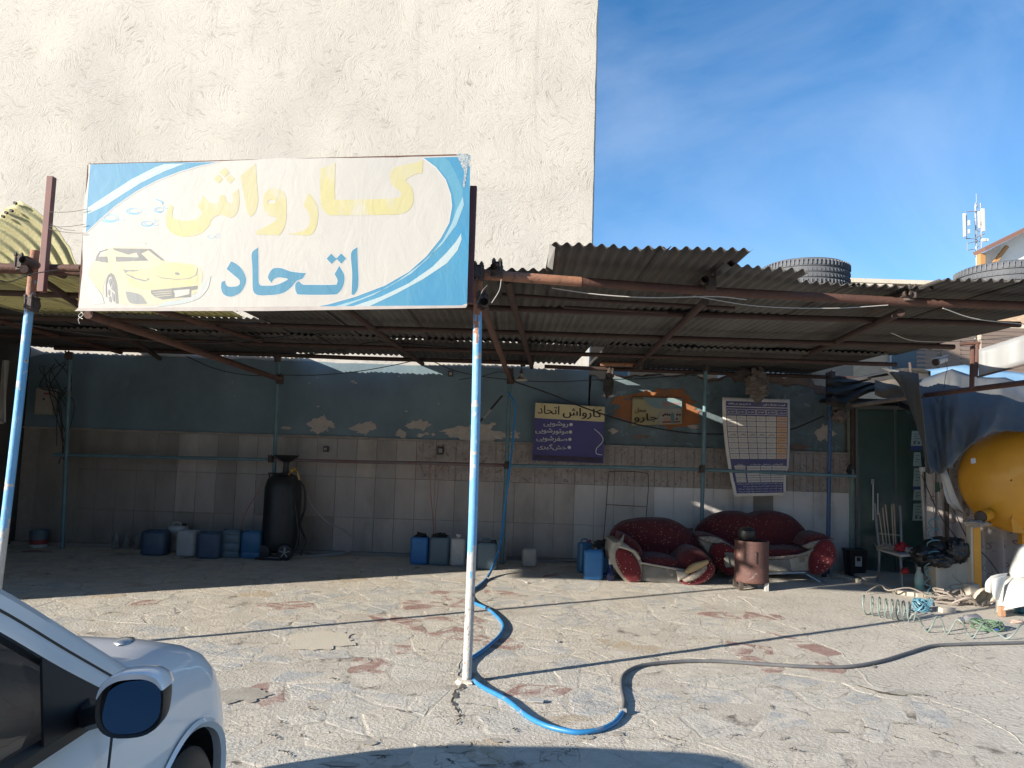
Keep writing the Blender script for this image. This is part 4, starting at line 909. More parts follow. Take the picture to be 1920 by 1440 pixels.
# ------------------------------------------------------------ price list poster
py_ = 10.30
pt = thing('price_list', 'tattered navy and white price table poster hung on the blue rails behind the sofa', 'poster', at(1420, 930, py_))
def pf(u, v, off=0.):   # u left->right, v bottom->top in photo space; narrows toward the foot
    xl = 1354+(1377-1354)*(1-v)**1.5+4*math.sin(v*PI)*0; xr = 1481-(1481-1474)*(1-v)+5*math.sin(v*PI*.9+.3)*(v > .25)
    yt = 745+(1-0)*4*u; yb = 931-2*u
    p = at(xl+(xr-xl)*u, yb+(yt-yb)*v, py_); p.y += .05*math.sin(v*PI)+.012*math.sin(u*9+v*4); p.y -= off; return p
M_pw = mat('poster_paper', (.60, .57, .54), (.50, .47, .44), scale=5, rough=.5); M_pn = mat('poster_navy', (.05, .045, .15), (.06, .055, .12), scale=6, rough=.45)
MB().loft([[pf(i/14, j/24) for i in range(15)] for j in range(25)]).build('sheet', M_pw, pt, smooth=True, solid=.003)
def pq(u0, v0, u1, v1, off=.006, n=5): return MB().loft([[pf(u0+(u1-u0)*i/n, v0+(v1-v0)*j/max(2, int(n*(v1-v0)*3)), off) for i in range(n+1)] for j in range(max(2, int(n*(v1-v0)*3))+1)])
pq(.05, .30, .965, .965, .006, 12).build('print_ground', M_pn, pt); pq(.06, .03, .95, .145, .006, 10).build('print_foot', M_pn, pt)
pq(.05, .145, .95, .30, .006, 10).build('print_ground', M_pn, pt)
pq(.05, .905, .965, .912, .009, 10).build('rule', M_pw, pt)
M_cellw = mat('cell_paper', (.50, .47, .43), (.44, .41, .38), scale=8); M_cello = mat('cell_orange', (.50, .30, .14), (.46, .34, .26), scale=7)
cellmb, celo, txt, wt, rd = MB(), MB(), MB(), MB(), MB()
cu = [.055, .205, .355, .50, .645, .795, .96]; vt = .82; rh = .0555
pfn = lambda u, v: pf(u, v, .013)
vals = [['۳/۵۰۰/۰۰۰', '۳/۲۰۰/۰۰۰', '۳/۳۰۰/۰۰۰', '۲/۱۰۰/۰۰۰', '۲/۰۰۰/۰۰۰'], ['۱/۳۰۰/۰۰۰', '۱/۳۰۰/۰۰۰', '۱/۲۰۰/۰۰۰', '۸۵۰/۰۰۰', '۷۰۰/۰۰۰'], ['۴۰۰/۰۰۰', '۱۰۰/۰۰۰', '۴۰۰/۰۰۰', '۲۰۰/۰۰۰', '۱۰۰/۰۰۰'], ['*']*5,
        ['۷۰۰/۰۰۰', '۴۰۰/۰۰۰', '۶۰۰/۰۰۰', '۳۰۰/۰۰۰', '۵۰۰/۰۰۰'], ['۱/۳۰۰/۰۰۰', '۱/۱۰۰/۰۰۰', '۱/۰۰۰/۰۰۰', '۹۰۰/۰۰۰', '۸۰۰/۰۰۰'], ['۳/۵۰۰/۰۰۰', '۳/۷۰۰/۰۰۰', '۲/۷۰۰/۰۰۰', '۲/۳۰۰/۰۰۰', '۲/۳۰۰/۰۰۰'], ['۵۰۰/۰۰۰', '۴۰۰/۰۰۰', '۳۰۰/۰۰۰', '۲۰۰/۰۰۰', '۲۰۰/۰۰۰']]
for c in range(6):
    u0, u1 = cu[c]+.004, cu[c+1]-.006
    for k, (a, b) in enumerate(((.835, .885),)):
        for (q0, q1, w0, w1) in ((u0, u1, .883, .886), (u0, u1, .834, .837), (u0, u0+.004, .835, .885), (u1-.004, u1, .835, .885)): m2 = pq(q0, w0, q1, w1, .009, 2); wt.add(m2.v, m2.f)
    write(wt, shape('خودرو' if c < 5 else 'خدمات'), pfn, u0+.02, .85, u1-.02, .87)
    for r_ in range(8):
        v1 = vt-rh*r_-.002; v0 = vt-rh*(r_+1)+.004; m2 = pq(u0, v0, u1, v1, .009, 2); (celo if c == 5 else cellmb).add(m2.v, m2.f)
        if c < 5:
            s_ = vals[r_][c]
            if s_ == '*': write(txt, shape('توافقی'), pfn, u0+.02, v0+.012, u1-.02, v1-.010, 1)
            else: write(txt, s_, pfn, u0+.02 if len(s_) > 7 else u0+.035, v0+.018, u1-.02, v1-.014)
        else: write(rd, shape(['روشویی', 'موتورشویی', 'توشویی', 'صفرشویی', 'موتور', 'سقف', 'کف شویی', 'رنگ'][r_]), pfn, u0+.02, v0+.015, u1-.02, v1-.012)
for r_ in range(8):
    v1 = .332-.0245*r_; v0 = v1-.020
    if r_ == 0:
        write(wt, shape('خدمات'), pfn, .14, v0, .24, v1); write(wt, shape('کارواش شامل خدمات'), pfn, .36, v0, .90, v1); continue
    for (a, b) in ((.30, .52), (.53, .72), (.73, .945)):
        m2 = pq(a, v0, b, v1, .009, 3); cellmb.add(m2.v, m2.f); write(txt if a < .7 else rd, '۲۰۰/۰۰۰' if a < .7 else shape('شستشو'), pfn, a+.05, v0+.006, b-.05, v1-.006)
    a, b = .10, .275; m2 = pq(a, v0, b, v1+.003*(r_ % 2), .009, 3); cellmb.add(m2.v, m2.f); write(txt, shape('قیمت روشویی'), pfn, a+.01, v0+.004, b-.01, v1-.003)
write(wt, shape('قیمت خدمات این'), pfn, .60, .925, .92, .95, 1); write(wt, shape('به شرح زیر می باشد'), pfn, .08, .925, .42, .95, 1)
for k in range(4): write(wt, shape('قیمت کلیه خدمات کارواش با احتساب مواد شوینده می باشد')[::1], pfn, .10 if k != 1 else .2, .118-.026*k, .92, .134-.026*k)
cellmb.build('table_cells', M_cellw, pt); celo.build('orange_cells', M_cello, pt); txt.build('figures', mat('print_black', (.05, .045, .06)), pt); wt.build('white_print', M_bwhite, pt); rd.build('red_print', mat('print_red', (.28, .06, .05)), pt)
# ------------------------------------------------------------ small faded banner
sm = thing('small_banner', 'small faded yellow and blue printed banner nailed over an orange paint patch', 'banner', at(1232, 796, 10.7))
sA, sB, sC, sD = at(1184, 798, 10.72), at(1279, 795, 10.72), at(1279, 747, 10.74), at(1186, 744, 10.74); fS = bilinear(sA, sB, sC, sD, V((0, -1, 0)))
MB().loft([[fS(i/12, j/8, .01*mnoise.noise(V((i*.4, j*.5, 0)))) for i in range(13)] for j in range(9)]).build('sheet', mat('banner_yellow', (.42, .31, .09), (.30, .30, .22), scale=3.2, rough=.5, dist=.5, bump=.3, bscale=12), sm, smooth=True, solid=.003)
ls = lambda nm, q, m, off=.014: MB().prism([fS(u, v, off) for u, v in q], (0, .001, 0)).build(nm, m, sm)
ls('blue_print', [(.2, .99), (.99, .99), (.99, .62), (.8, .58), (.5, .60), (.35, .7)], mat('banner_blue', (.15, .24, .28), (.22, .28, .27), scale=5))
ls('pale_print', [(.55, .02), (.98, .02), (.98, .60), (.72, .58), (.58, .45), (.52, .2)], mat('banner_pale', (.34, .32, .28), (.28, .27, .25), scale=8))
ls('brown_print', [(.60, .06), (.96, .06), (.96, .12), (.60, .12)], mat('banner_brown', (.20, .06, .03)), .017)
ls('pink_print', [(.63, .13), (.76, .13), (.76, .26), (.63, .24)], mat('banner_pink', (.38, .24, .18)), .017)
ls('figure_print', [(.78, .04), (.84, .04), (.83, .40), (.79, .46), (.76, .34)], mat('banner_teal', (.10, .18, .20)), .018)
ls('hand_print', [(.60, .84), (.72, .80), (.95, .84), (.95, .78), (.75, .72), (.64, .62), (.61, .72)], mat('banner_rose', (.30, .19, .18)), .017)
mb = MB(); write(mb, shape('محل'), lambda u, v: fS(u, v, .018), .05, .42, .27, .62, 2); write(mb, shape('جارو'), lambda u, v: fS(u, v, .018), .04, .08, .50, .42, 3); mb.build('lettering', mat('banner_ink', (.10, .05, .035)), sm)
mb = MB(); [mb.box(fS(u, v, .018), (.03, .002, .03), rot=Matrix.Rotation(.7, 3, 'Y')) for u, v in ((.62, .34), (.66, .38), (.70, .37), (.74, .36), (.90, .36), (.95, .36), (.89, .2))]; mb.build('dots', mat('banner_ink', (.1, .05, .035)), sm)

# =============================================================== THINGS UNDER THE CANOPY
M_jb = [mat('plastic_%s' % n_, a, b, scale=5, rough=.45, c3=c, s3=9, t3=.62, w3=.1, bump=.1) for n_, a, b, c in
        (('dusty_navy', (.035, .06, .105), (.055, .08, .12), (.12, .12, .12)), ('blue', (.03, .11, .22), (.04, .14, .26), (.10, .12, .14)), ('greyblue', (.075, .12, .15), (.10, .14, .165), (.15, .15, .14)), ('white', (.46, .46, .45), (.36, .35, .33), (.22, .2, .17)), ('beige', (.42, .38, .33), (.34, .30, .26), (.2, .17, .14)), ('royal', (.02, .13, .33), (.03, .16, .38), (.08, .1, .12)))]
M_cap = mat('black_plastic', (.015, .015, .016), rough=.45); M_capr = mat('dull_red_plastic', (.25, .04, .04), rough=.5)
def rring(cx, cy, hx, hy, rad, z, n=5):
    o = []
    for q, (sx, sy) in enumerate(((1, 1), (-1, 1), (-1, -1), (1, -1))):
        for k in range(n):
            a = PI/2*q+PI/2*k/(n-1); o.append(V((cx+sx*(hx-rad)+rad*math.cos(a), cy+sy*(hy-rad)+rad*math.sin(a), z)))
    return o
def jerry(px, py, wpx, hpx, m, kind='can', label='', group='plastic jerrycans standing along the back wall', rz=0, Y=None, ribs=0, dep=.72):
    b = gnd(px, py) if Y is None else at(px, py, Y); b.z = 0.008
    sc = b.y/CF; W_, H_ = wpx*sc, hpx*sc; D_ = W_*dep
    t = thing('jerrycan' if kind != 'bottle' else 'plastic_bottle', label, 'jerrycan' if kind != 'bottle' else 'bottle', b, group, rz)
    O = V((0, 0, 0)); mb = MB(); rad = min(W_, D_)*.28; rows = []
    prof = [(0, .90), (.02, .97), (.05, 1), (.12, 1)]
    if ribs: 
        for k in range(ribs): z = .2+.55*k/max(1, ribs-1); prof += [(z-.02, 1), (z, .955), (z+.02, 1)]
    prof += [(.80, 1), (.85, .97), (.885, .88)]
    if kind == 'open': prof += [(.90, .86), (.88, .82), (.3, .8)]
    else: prof += [(.895, .5)]
    for z, q in prof: rows.append(rring(0, 0, W_/2*q, D_/2*q, rad*q, z*H_))
    mb.loft(rows, True, caps=kind != 'open')
    if kind == 'open': mb.add(rows[-1], [tuple(range(len(rows[-1])))])
    mb.build('body', m, t, smooth=True, org=O)
    if kind == 'can':
        MB().tube([V((-W_*.30, 0, H_*.885)), V((-W_*.26, 0, H_*.975)), V((-W_*.1, 0, H_)), V((W_*.1, 0, H_*.985)), V((W_*.16, 0, H_*.89))], W_*.055, 8).build('handle', m, t, smooth=True, org=O)
        MB().lathe((W_*.30, 0, H_*.88), [(W_*.13, 0), (W_*.13, H_*.07), (W_*.1, H_*.085)], 14).build('cap', random.choice([M_cap, M_capr, m]), t, smooth=True, org=O)
    if kind == 'bottle':
        MB().lathe((0, 0, H_*.88), [(W_*.36, 0), (W_*.2, H_*.05), (W_*.16, H_*.06), (W_*.16, H_*.11)], 16).build('neck', m, t, smooth=True, org=O)
        MB().lathe((0, 0, H_*.985), [(W_*.2, 0), (W_*.2, H_*.05), (0.01, H_*.055)], 14).build('cap', M_jb[3], t, smooth=True, org=O)
    if kind == 'rag': MB().blob((0, 0, H_*.92), (W_*.33, D_*.33, H_*.09), px, .5, 3.4, 14, 8).build('rag', M_cap, t, smooth=True, org=O)
    return t
jerry(291, 1040, 46, 48, M_jb[0], 'open', 'widest dusty navy tub at the left end of the row of cans', dep=.8)
jerry(331, 1035, 34, 52, M_jb[3], 'can', 'white jerrycan with handle standing behind another white one', rz=.1, Y=10.52)
jerry(352, 1042, 38, 50, M_jb[3], 'open', 'white cut open jerrycan in front of a second white one', rz=-.1)
jerry(393, 1046, 43, 51, M_jb[0], 'open', 'squat dusty navy can right of the white cans')
jerry(433, 1045, 36, 55, M_jb[2], 'open', 'ribbed dull blue can, second from the black foam tank', ribs=3)
jerry(471, 1046, 36, 53, M_jb[1], 'open', 'blue can with a dark band right beside the black foam tank', ribs=1)
jerry(786, 1057, 34, 54, M_jb[5], 'rag', 'bright blue can with black cloth stuffed in its top')
jerry(823, 1059, 37, 56, M_jb[2], 'rag', 'grey blue can with black cloth stuffed in its top')
jerry(858, 1060, 28, 54, M_jb[3], 'bottle', 'white round shouldered plastic bottle left of the front blue pole', 'white bottles by the back wall')
jerry(889, 1058, 22, 40, M_jb[4], 'open', 'small beige can mostly hidden behind the front blue pole', Y=10.5)
jerry(912, 1067, 39, 54, M_jb[2], 'can', 'grey green jerrycan right of the front blue pole')
jerry(937, 1061, 22, 42, M_jb[4], 'open', 'narrow beige can under the hanging blue hose', Y=10.45)
jerry(992, 1062, 28, 35, M_jb[4], 'open', 'short cut off beige can standing alone on the wall side', rz=.05)
jerry(1096, 1078, 27, 60, M_jb[1], 'can', 'leftmost royal blue can of the cluster beside the armchair', rz=.3, Y=9.85)
jerry(1112, 1086, 36, 58, M_jb[5], 'open', 'front royal blue can of the cluster beside the armchair', rz=-.1)
jerry(1133, 1082, 28, 60, M_jb[5], 'rag', 'rightmost royal blue can topped with black cloth beside the armchair', Y=9.75)
g_ = thing('glove', 'torn black and beige work glove lying on the blue cans', 'glove', at(1128, 1030, 9.7))
MB().blob(at(1124, 1030, 9.7), (.09, .07, .10), 5, .5, 2.6).build('glove', M_cap, g_, smooth=True); MB().blob(at(1118, 1036, 9.62), (.03, .02, .06), 8, .4, 3).build('lining', M_jb[4], g_, smooth=True)
# clear bottles in the dark
M_clear = mat('clear_dirty_plastic', (.30, .30, .29), (.2, .2, .2), scale=8, rough=.2, alpha=.42)
for k, (x, y) in enumerate(((218, 1012), (238, 1010), (258, 1012))):
    o = MB().lathe((0, 0, 0), [(.045, 0), (.048, .03), (.048, .16), (.02, .22), (.015, .25)], 14).build('plastic_bottle', M_clear, smooth=True, org=V((0, 0, 0))); o.location = V((at(x, y, 10.55).x, 10.55, .008))
    tag(o, ['leftmost of the three empty clear bottles in the dark corner', 'middle of the three empty clear bottles in the dark corner', 'rightmost of the three empty clear bottles, beside the navy tub'][k], 'bottle', 'empty clear bottles')
# paint bucket
bk = gnd(72, 1026); bk.y = 10.5; bk.x = at(72, 1026, 10.5).x
o = thing('paint_bucket', 'small white and red banded paint bucket in the far left corner', 'bucket', bk)
MB().lathe(bk, [(.105, 0), (.118, .22), (.123, .22), (.123, .235), (.11, .235), (.10, .02)], 20, caps=False).build('pail', M_jb[2], o, smooth=True)
MB().lathe(bk, [(.1085, .05), (.1155, .11)], 20, caps=False).build('red_label', M_capr, o, smooth=True)
MB().lathe(bk, [(.107, .005), (.109, .045)], 20, caps=False).build('white_label', M_jb[3], o, smooth=True)
MB().tube([bk+V((.12*math.cos(a), -.12*math.sin(a), .2-.05*math.sin(a))) for a in [PI*k/8 for k in range(9)]], .003, 5).build('handle', M_wire, o)
# --- foam pressure tank
tb = gnd(524, 1044); tk = thing('foam_tank', 'tall black wheeled foam pressure tank with a funnel dish on top', 'pressure tank', tb)
M_tank = mat('sooty_black_paint', (.012, .012, .014), (.025, .024, .025), scale=6, rough=.5, c3=(.07, .06, .055), s3=14, t3=.66)
MB().lathe(tb+V((0, 0, .06)), [(.10, 0), (.20, .03), (.245, .10), (.25, .2), (.245, .88), (.22, .98), (.15, 1.05), (.06, 1.08)], 28).build('vessel', M_tank, tk, smooth=True)
MB().lathe(tb+V((.02, 0, 1.12)), [(.045, 0), (.035, .10), (.04, .16), (.1, .20), (.165, .25), (.17, .262), (.155, .262), (.09, .22), (.02, .2)], 24, caps=False).build('funnel', M_tank, tk, smooth=True)
MB().lathe(tb+V((.15, -.26, .10)), [(.025, -.03), (.07, -.03), (.1, -.025), (.1, .02), (.07, .03), (.02, .03)], 20, 'Y').build('wheel', M_cap, tk, smooth=True)
mb = MB()
for k in range(5):
    a = 2*PI*k/5+.3; mb.bar(tb+V((.15, -.295, .10)), tb+V((.15+.07*math.cos(a), -.295, .10+.07*math.sin(a))), .022, .01)
mb.build('wheel_spokes', mat('grey_plastic', (.33, .32, .30), rough=.5), tk)
MB().lathe(tb+V((-.16, -.2, .09)), [(.02, -.03), (.09, -.025), (.09, .02), (.02, .03)], 18, 'Y').build('wheel', M_cap, tk, smooth=True)
MB().tube([tb+V((.10, -.12, 1.12)), tb+V((.16, -.16, 1.2)), tb+V((.24, -.2, 1.16)), tb+V((.27, -.2, 1.06))], .016, 8).build('valve', mat('brass', (.45, .25, .08), rough=.4, metal=.6), tk, smooth=True)
MB().tube([tb+V((.14, -.16, 1.17)), tb+V((.20, -.16, 1.21))], .022, 8).build('valve_tap', mat('yellow_tap', (.5, .3, .05)), tk)
MB().tube(curve([tb+V((.22, -.2, 1.1)), tb+V((.34, -.2, .95)), tb+V((.36, -.18, .7)), tb+V((.30, -.15, .45)), tb+V((.4, -.2, .25)), tb+V((.36, -.25, .06))], 6), .014, 8).build('hose', M_cap, tk, smooth=True)
MB().tube(curve([tb+V((.2, -.26, .95)), tb+V((.27, -.26, .6)), tb+V((.31, -.26, .3)), tb+V((.22, -.3, .03)), tb+V((-.05, -.35, .02)), tb+V((-.22, -.32, .02))], 6), .016, 8).build('hose', M_cap, tk, smooth=True)
MB().tube([tb+V((-.18, 0, 1.0)), tb+V((-.18, -.1, 1.13)), tb+V((.12, -.1, 1.13)), tb+V((.18, 0, 1.0))], .012, 8).build('handle', M_tank, tk)
# hoses / wires
def cable(name, pts, r, m, label, cat='cable', k=6, group=None):
    o = MB().tube(curve(pts, k), r, 8).build(name, m, smooth=True, org=V(pts[0])); return tag(o, label, cat, group)
M_gh = mat('pale_grey_hose', (.34, .32, .30), (.26, .25, .24), scale=8, rough=.6); M_bc = mat('black_cable', (.018, .017, .018), rough=.6); M_ph = mat('pink_hose', (.40, .14, .12), rough=.6)
cable('hose', [at(575, 930, 10.5), at(590, 955, 10.5), at(615, 980, 10.55), at(645, 995, 10.6), at(665, 1015, 10.6), at(655, 1033, 10.55), gnd(600, 1040, .02), gnd(565, 1036, .02)], .009, M_gh, 'thin pale grey hose curling down the wall right of the foam tank', 'hose')
cable('hose', [at(496, 905, 10.1), at(482, 925, 10.15), at(464, 955, 10.25), at(453, 985, 10.3), at(458, 1002, 10.3)], .006, M_ph, 'thin pink hose looping from the foam tank into the blue can', 'hose')
cable('hose', [at(806, 870, 10.32), at(808, 930, 10.45), at(813, 990, 10.4), at(812, 1012, 10.25)], .005, M_ph, 'thin grey pink hose hanging from the rail into the bright blue cans', 'hose')
cable('hose', [at(820, 872, 10.32), at(821, 920, 10.45), at(816, 970, 10.4), at(818, 1010, 10.25)], .004, M_ph, 'second thin hose hanging from the rail beside the first', 'hose')
cable('rod', [gnd(500, 1045, .02)+V((0, -.1, 0)), gnd(640, 1040, .02)], .012, M_gh, 'thin pale bar lying on the floor by the wall', 'pipe', 2)
cable('rod', [at(1005, 1053, 10.6), at(1040, 1052, 10.6), at(1085, 1050, 10.6)], .014, M_gh, 'pale grey pipe lying along the foot of the wall beside the armchair', 'pipe', 2)
cable('cable', [at(350, 668, 10.35), at(400, 690, 10.35), at(460, 703, 10.38), at(522, 704, 10.4)], .006, M_bc, 'black cable dropping from the roof to the second wall post', k=5)
cable('cable', [at(522, 703, 10.38), at(600, 703, 10.45), at(680, 695, 10.45), at(760, 680, 10.4), at(800, 668, 10.2)], .006, M_bc, 'black cable sagging along the blue wall between two posts', k=5)
cable('cable', [at(800, 672, 10.2), at(850, 694, 10.25), at(905, 706, 10.3), at(957, 712, 10.3)], .006, M_bc, 'black cable running down to the middle wall post', k=5)
cable('cable', [at(860, 712, 10.5), at(905, 705, 10.4), at(935, 697, 10.35), at(957, 702, 10.3)], .005, M_bc, 'thin dark cable from the wall camera to the middle post', k=5)
cable('cable', [at(957, 713, 10.3), at(1040, 716, 10.35), at(1120, 712, 10.4), at(1200, 710, 10.4), at(1260, 705, 10.4), at(1322, 696, 10.4)], .006, M_bc, 'black cable sagging from the middle post to the next one', k=5)
cable('cable', [at(957, 713, 10.3), at(1030, 738, 10.5), at(1100, 766, 10.45), at(1180, 792, 10.55), at(1260, 808, 10.6), at(1330, 814, 10.5), at(1420, 812, 10.5), at(1480, 806, 10.6), at(1545, 780, 10.6)], .010, M_bc, 'long thick black cable drooping across the wall behind the signs', k=6)
cable('cable', [at(25, 605, 6.3), at(160, 625, 6.6), at(300, 640, 7.0), at(420, 642, 7.4), at(560, 628, 7.8)], .008, M_bc, 'loose dark cable slung under the roof at the left', k=6)
cable('cable', [at(370, 618, 7), at(440, 645, 7.8), at(520, 664, 8.6), at(620, 660, 9), at(700, 642, 9), at(800, 648, 9), at(950, 660, 9.3)], .007, M_bc, 'loose dark cable slung under the roof above the foam tank', k=6)
cable('wire', [at(1035, 540, 5.3), at(1120, 552, 5.3), at(1220, 558, 5.3), at(1340, 556, 5.35), at(1400, 562, 5.4)], .004, mat('pale_wire', (.42, .40, .37)), 'pale wire hanging beneath the front beam', k=5)
cable('wire', [at(1300, 555, 5.3), at(1420, 574, 5.4), at(1560, 578, 5.45), at(1665, 572, 5.45)], .003, mat('pale_wire', (.42, .40, .37)), 'thin pale wire under the right half of the front beam', k=5)
cable('wire', [at(1768, 578, 5.5), at(1830, 598, 5.6), at(1925, 608, 5.7)], .004, mat('pale_wire', (.42, .40, .37)), 'thin pale wire sagging under the right end of the beam', k=5)
cable('wire', [at(1670, 624, 6.8), at(1715, 639, 6.9), at(1800, 640, 6.9), at(1900, 632, 6.9)], .004, mat('pale_wire', (.42, .40, .37)), 'thin wire under the roof above the security camera', k=5)
cable('wire', [at(0, 526, 5.1), at(20, 528, 5.15), at(60, 514, 5.2), at(110, 506, 5.25)], .004, M_bc, 'thin dark wire tied at the top of the left pole', k=5)
cable('wire', [at(895, 520, 5.0), at(884, 545, 5.0), at(892, 570, 5.0), at(905, 545, 4.98), at(914, 535, 4.98)], .003, M_wire, 'thin wire twisted round the top of the front pole', k=5)
cable('wire', [at(940, 524, 5.0), at(936, 545, 4.98), at(922, 568, 5.0)], .003, M_gh, 'short pale wire hanging by the roof corner clamp', k=5)
# light rod (fluorescent tube) beside hose
o = MB().tube([at(942, 742, 10.1), at(895, 796, 10.0)], .014, 8).build('lance', M_bc, smooth=True, org=at(895, 796, 10.0)); tag(o, 'black spray lance hanging slanted from the middle post', 'lance')
MB().tube([at(920, 768, 10.04), at(906, 784, 10.01)], .016, 8).build('lance_grip', M_gh, o, smooth=True)
# blue hose
M_bh = mat('blue_rubber_hose', (.02, .17, .40), (.04, .22, .45), scale=6, rough=.4, c3=(.18, .24, .32), s3=14, t3=.6); M_bhg = mat('dusty_hose', (.15, .15, .15), (.10, .105, .115), scale=5, rough=.75, c3=(.05, .16, .32), s3=1.3, t3=.66, w3=.1)
hz = .017
hp = [at(951, 735, 10.2), at(963, 752, 10.15), at(966, 772, 10.15), at(961, 830, 10.1), at(953, 900, 10.0), at(944, 970, 9.9), at(938, 1020, 9.75), at(925, 1060, 9.5), gnd(912, 1085, hz), gnd(893, 1102, hz), gnd(876, 1112, hz), gnd(886, 1128, hz), gnd(915, 1142, hz), gnd(936, 1160, hz), gnd(944, 1176, hz), gnd(934, 1195, hz), gnd(905, 1220, hz), gnd(882, 1236, hz), gnd(872, 1252, hz), gnd(880, 1268, hz),
      gnd(905, 1288, hz), gnd(950, 1312, hz), gnd(985, 1340, hz), gnd(1020, 1359, hz), gnd(1060, 1370, hz), gnd(1090, 1373, hz), gnd(1125, 1368, hz), gnd(1152, 1355, hz), gnd(1168, 1335, hz)]
hp2 = [gnd(1168, 1335, hz), gnd(1170, 1315, hz), gnd(1165, 1290, hz), gnd(1168, 1268, hz), gnd(1185, 1254, hz), gnd(1215, 1246, hz), gnd(1280, 1240, hz), gnd(1350, 1240, hz), gnd(1440, 1246, hz), gnd(1520, 1250, hz), gnd(1590, 1250, hz), gnd(1650, 1240, hz), gnd(1700, 1225, hz), gnd(1748, 1211, hz), gnd(1800, 1208, hz), gnd(1870, 1206, hz), gnd(1990, 1203, hz)]
ho = thing('water_hose', 'long blue rubber hose snaking from the wall round the front pole and across the paving', 'hose', gnd(880, 1268))
MB().tube(curve(hp, 6), .0155, 10).build('blue_length', M_bh, ho, smooth=True); MB().tube(curve(hp2, 6), .0135, 10).build('dusty_length', M_bhg, ho, smooth=True)
for p in (hp2[0], hp[8], hp[12]): MB().lathe(p, [(.022, -.02), (.022, .02)], 10, 'X').build('coupling', M_gh, ho)
# pendant lamp, wall camera, switch boxes
lp_ = at(977, 712, 10.2); o = thing('pendant_lamp', 'small round pendant lamp with white shade hanging under the pipe at the wall', 'lamp', lp_)
MB().lathe(lp_, [(.055, -.02), (.085, -.012), (.088, 0), (.06, .02), (.03, .05), (.022, .09)], 20).build('lamp_shade', mat('lamp_shade', (.50, .46, .38), (.4, .36, .3), scale=9, rough=.4), o, smooth=True)
MB().tube([lp_+V((0, 0, .09)), lp_+V((0, 0, .28))], .006, 6).build('cord', M_bc, o); MB().lathe(lp_, [(.024, .08), (.024, .13), (.012, .135)], 12).build('socket', M_iron, o)
MB().box(lp_+V((.02, 0, .2)), (.07, .03, .03)).build('bracket', M_iron, o)
for (x, y, wd, h, lb, m) in ((845, 701, .075, .075, 'tiny camera box on the upper blue wall', M_iron), (611, 842, .07, .075, 'broken black socket box in the tile band', M_iron), (826, 845, .09, .11, 'rusty dark socket box on the embossed tiles left of the front pole', M_iron), (893, 847, .075, .11, 'grey switch box on the embossed tiles beside the front pole', M_gh), (950, 862, .05, .05, 'small junction by the rail', M_iron)):
    if x == 950: continue
    p = at(x, y, WY-.09); o = thing('socket_box', lb, 'socket', p); MB().box(p, (wd, .05, h)).build('box', m, o, bevel=.006); MB().box(p+V((0, -.03, 0)), (wd*.6, .012, h*.55)).build('faceplate', M_cap if m is M_gh else M_gh, o, bevel=.003)
# electric box, left
p = at(86, 753, 10.55); o = thing('fuse_box', 'beige metal fuse box on the dark wall at the far left', 'fuse box', p)
MB().box(p, (.24, .12, .37), rz=.1).build('case', mat('beige_metal', (.30, .27, .22), (.24, .21, .18), scale=6, rough=.6), o, bevel=.01)
MB().box(p+V((.0, -.063, 0)), (.20, .008, .32), rz=.1).build('door', mat('beige_metal', (.30, .27, .22)), o, bevel=.004); MB().box(p+V((.01, -.07, .03)), (.02, .01, .03)).build('latch', M_cap, o)
MB().box(p+V((.04, -.068, .11)), (.07, .004, .025), rz=.1).build('sticker', M_capr, o)
mb = MB()
for k in range(9): mb.tube(curve([at(105+R(-22, 28), 672+R(0, 20), 10.45), at(100+R(-35, 40), 710+R(-15, 25), 10.4), at(115+R(-25, 25), 760+R(-15, 15), 10.45), at(112+R(-20, 22), 830+R(-20, 40), 10.5)], 5), R(.004, .009), 5)
tag(mb.build('cable_tangle', M_bc, smooth=True, org=at(112, 760, 10.45)), 'tangle of black cables hanging beside the fuse box', 'cables')
o = thing('tube_light', 'unlit pale tube light fixed upright at the far left edge', 'lamp', at(8, 800, 9.9)); MB().box(at(6, 735, 9.9), (.07, .05, .85)).build('housing', M_jb[4], o, bevel=.01); MB().tube([at(9, 676, 9.86), at(9, 792, 9.86)], .014, 10).build('tube', M_jb[3], o)
# wire rack on the wall
q = [at(1129, 1040, 10.66), at(1136, 960, 10.64), at(1141, 893, 10.62), at(1150, 884, 10.62), at(1205, 886, 10.62), at(1216, 896, 10.62), at(1213, 950, 10.64), at(1208, 1010, 10.66)]
o = thing('wire_rack', 'thin rusty wire rack frame leaning on the tiles behind the armchair', 'rack', V((q[0].x, 10.5, 0))); MB().tube(curve(q, 5), .0055, 6).build('hoop', M_iron, o); MB().tube([at(1137, 946, 10.64), at(1211, 950, 10.64)], .005, 6).build('cross_bar', M_iron, o)
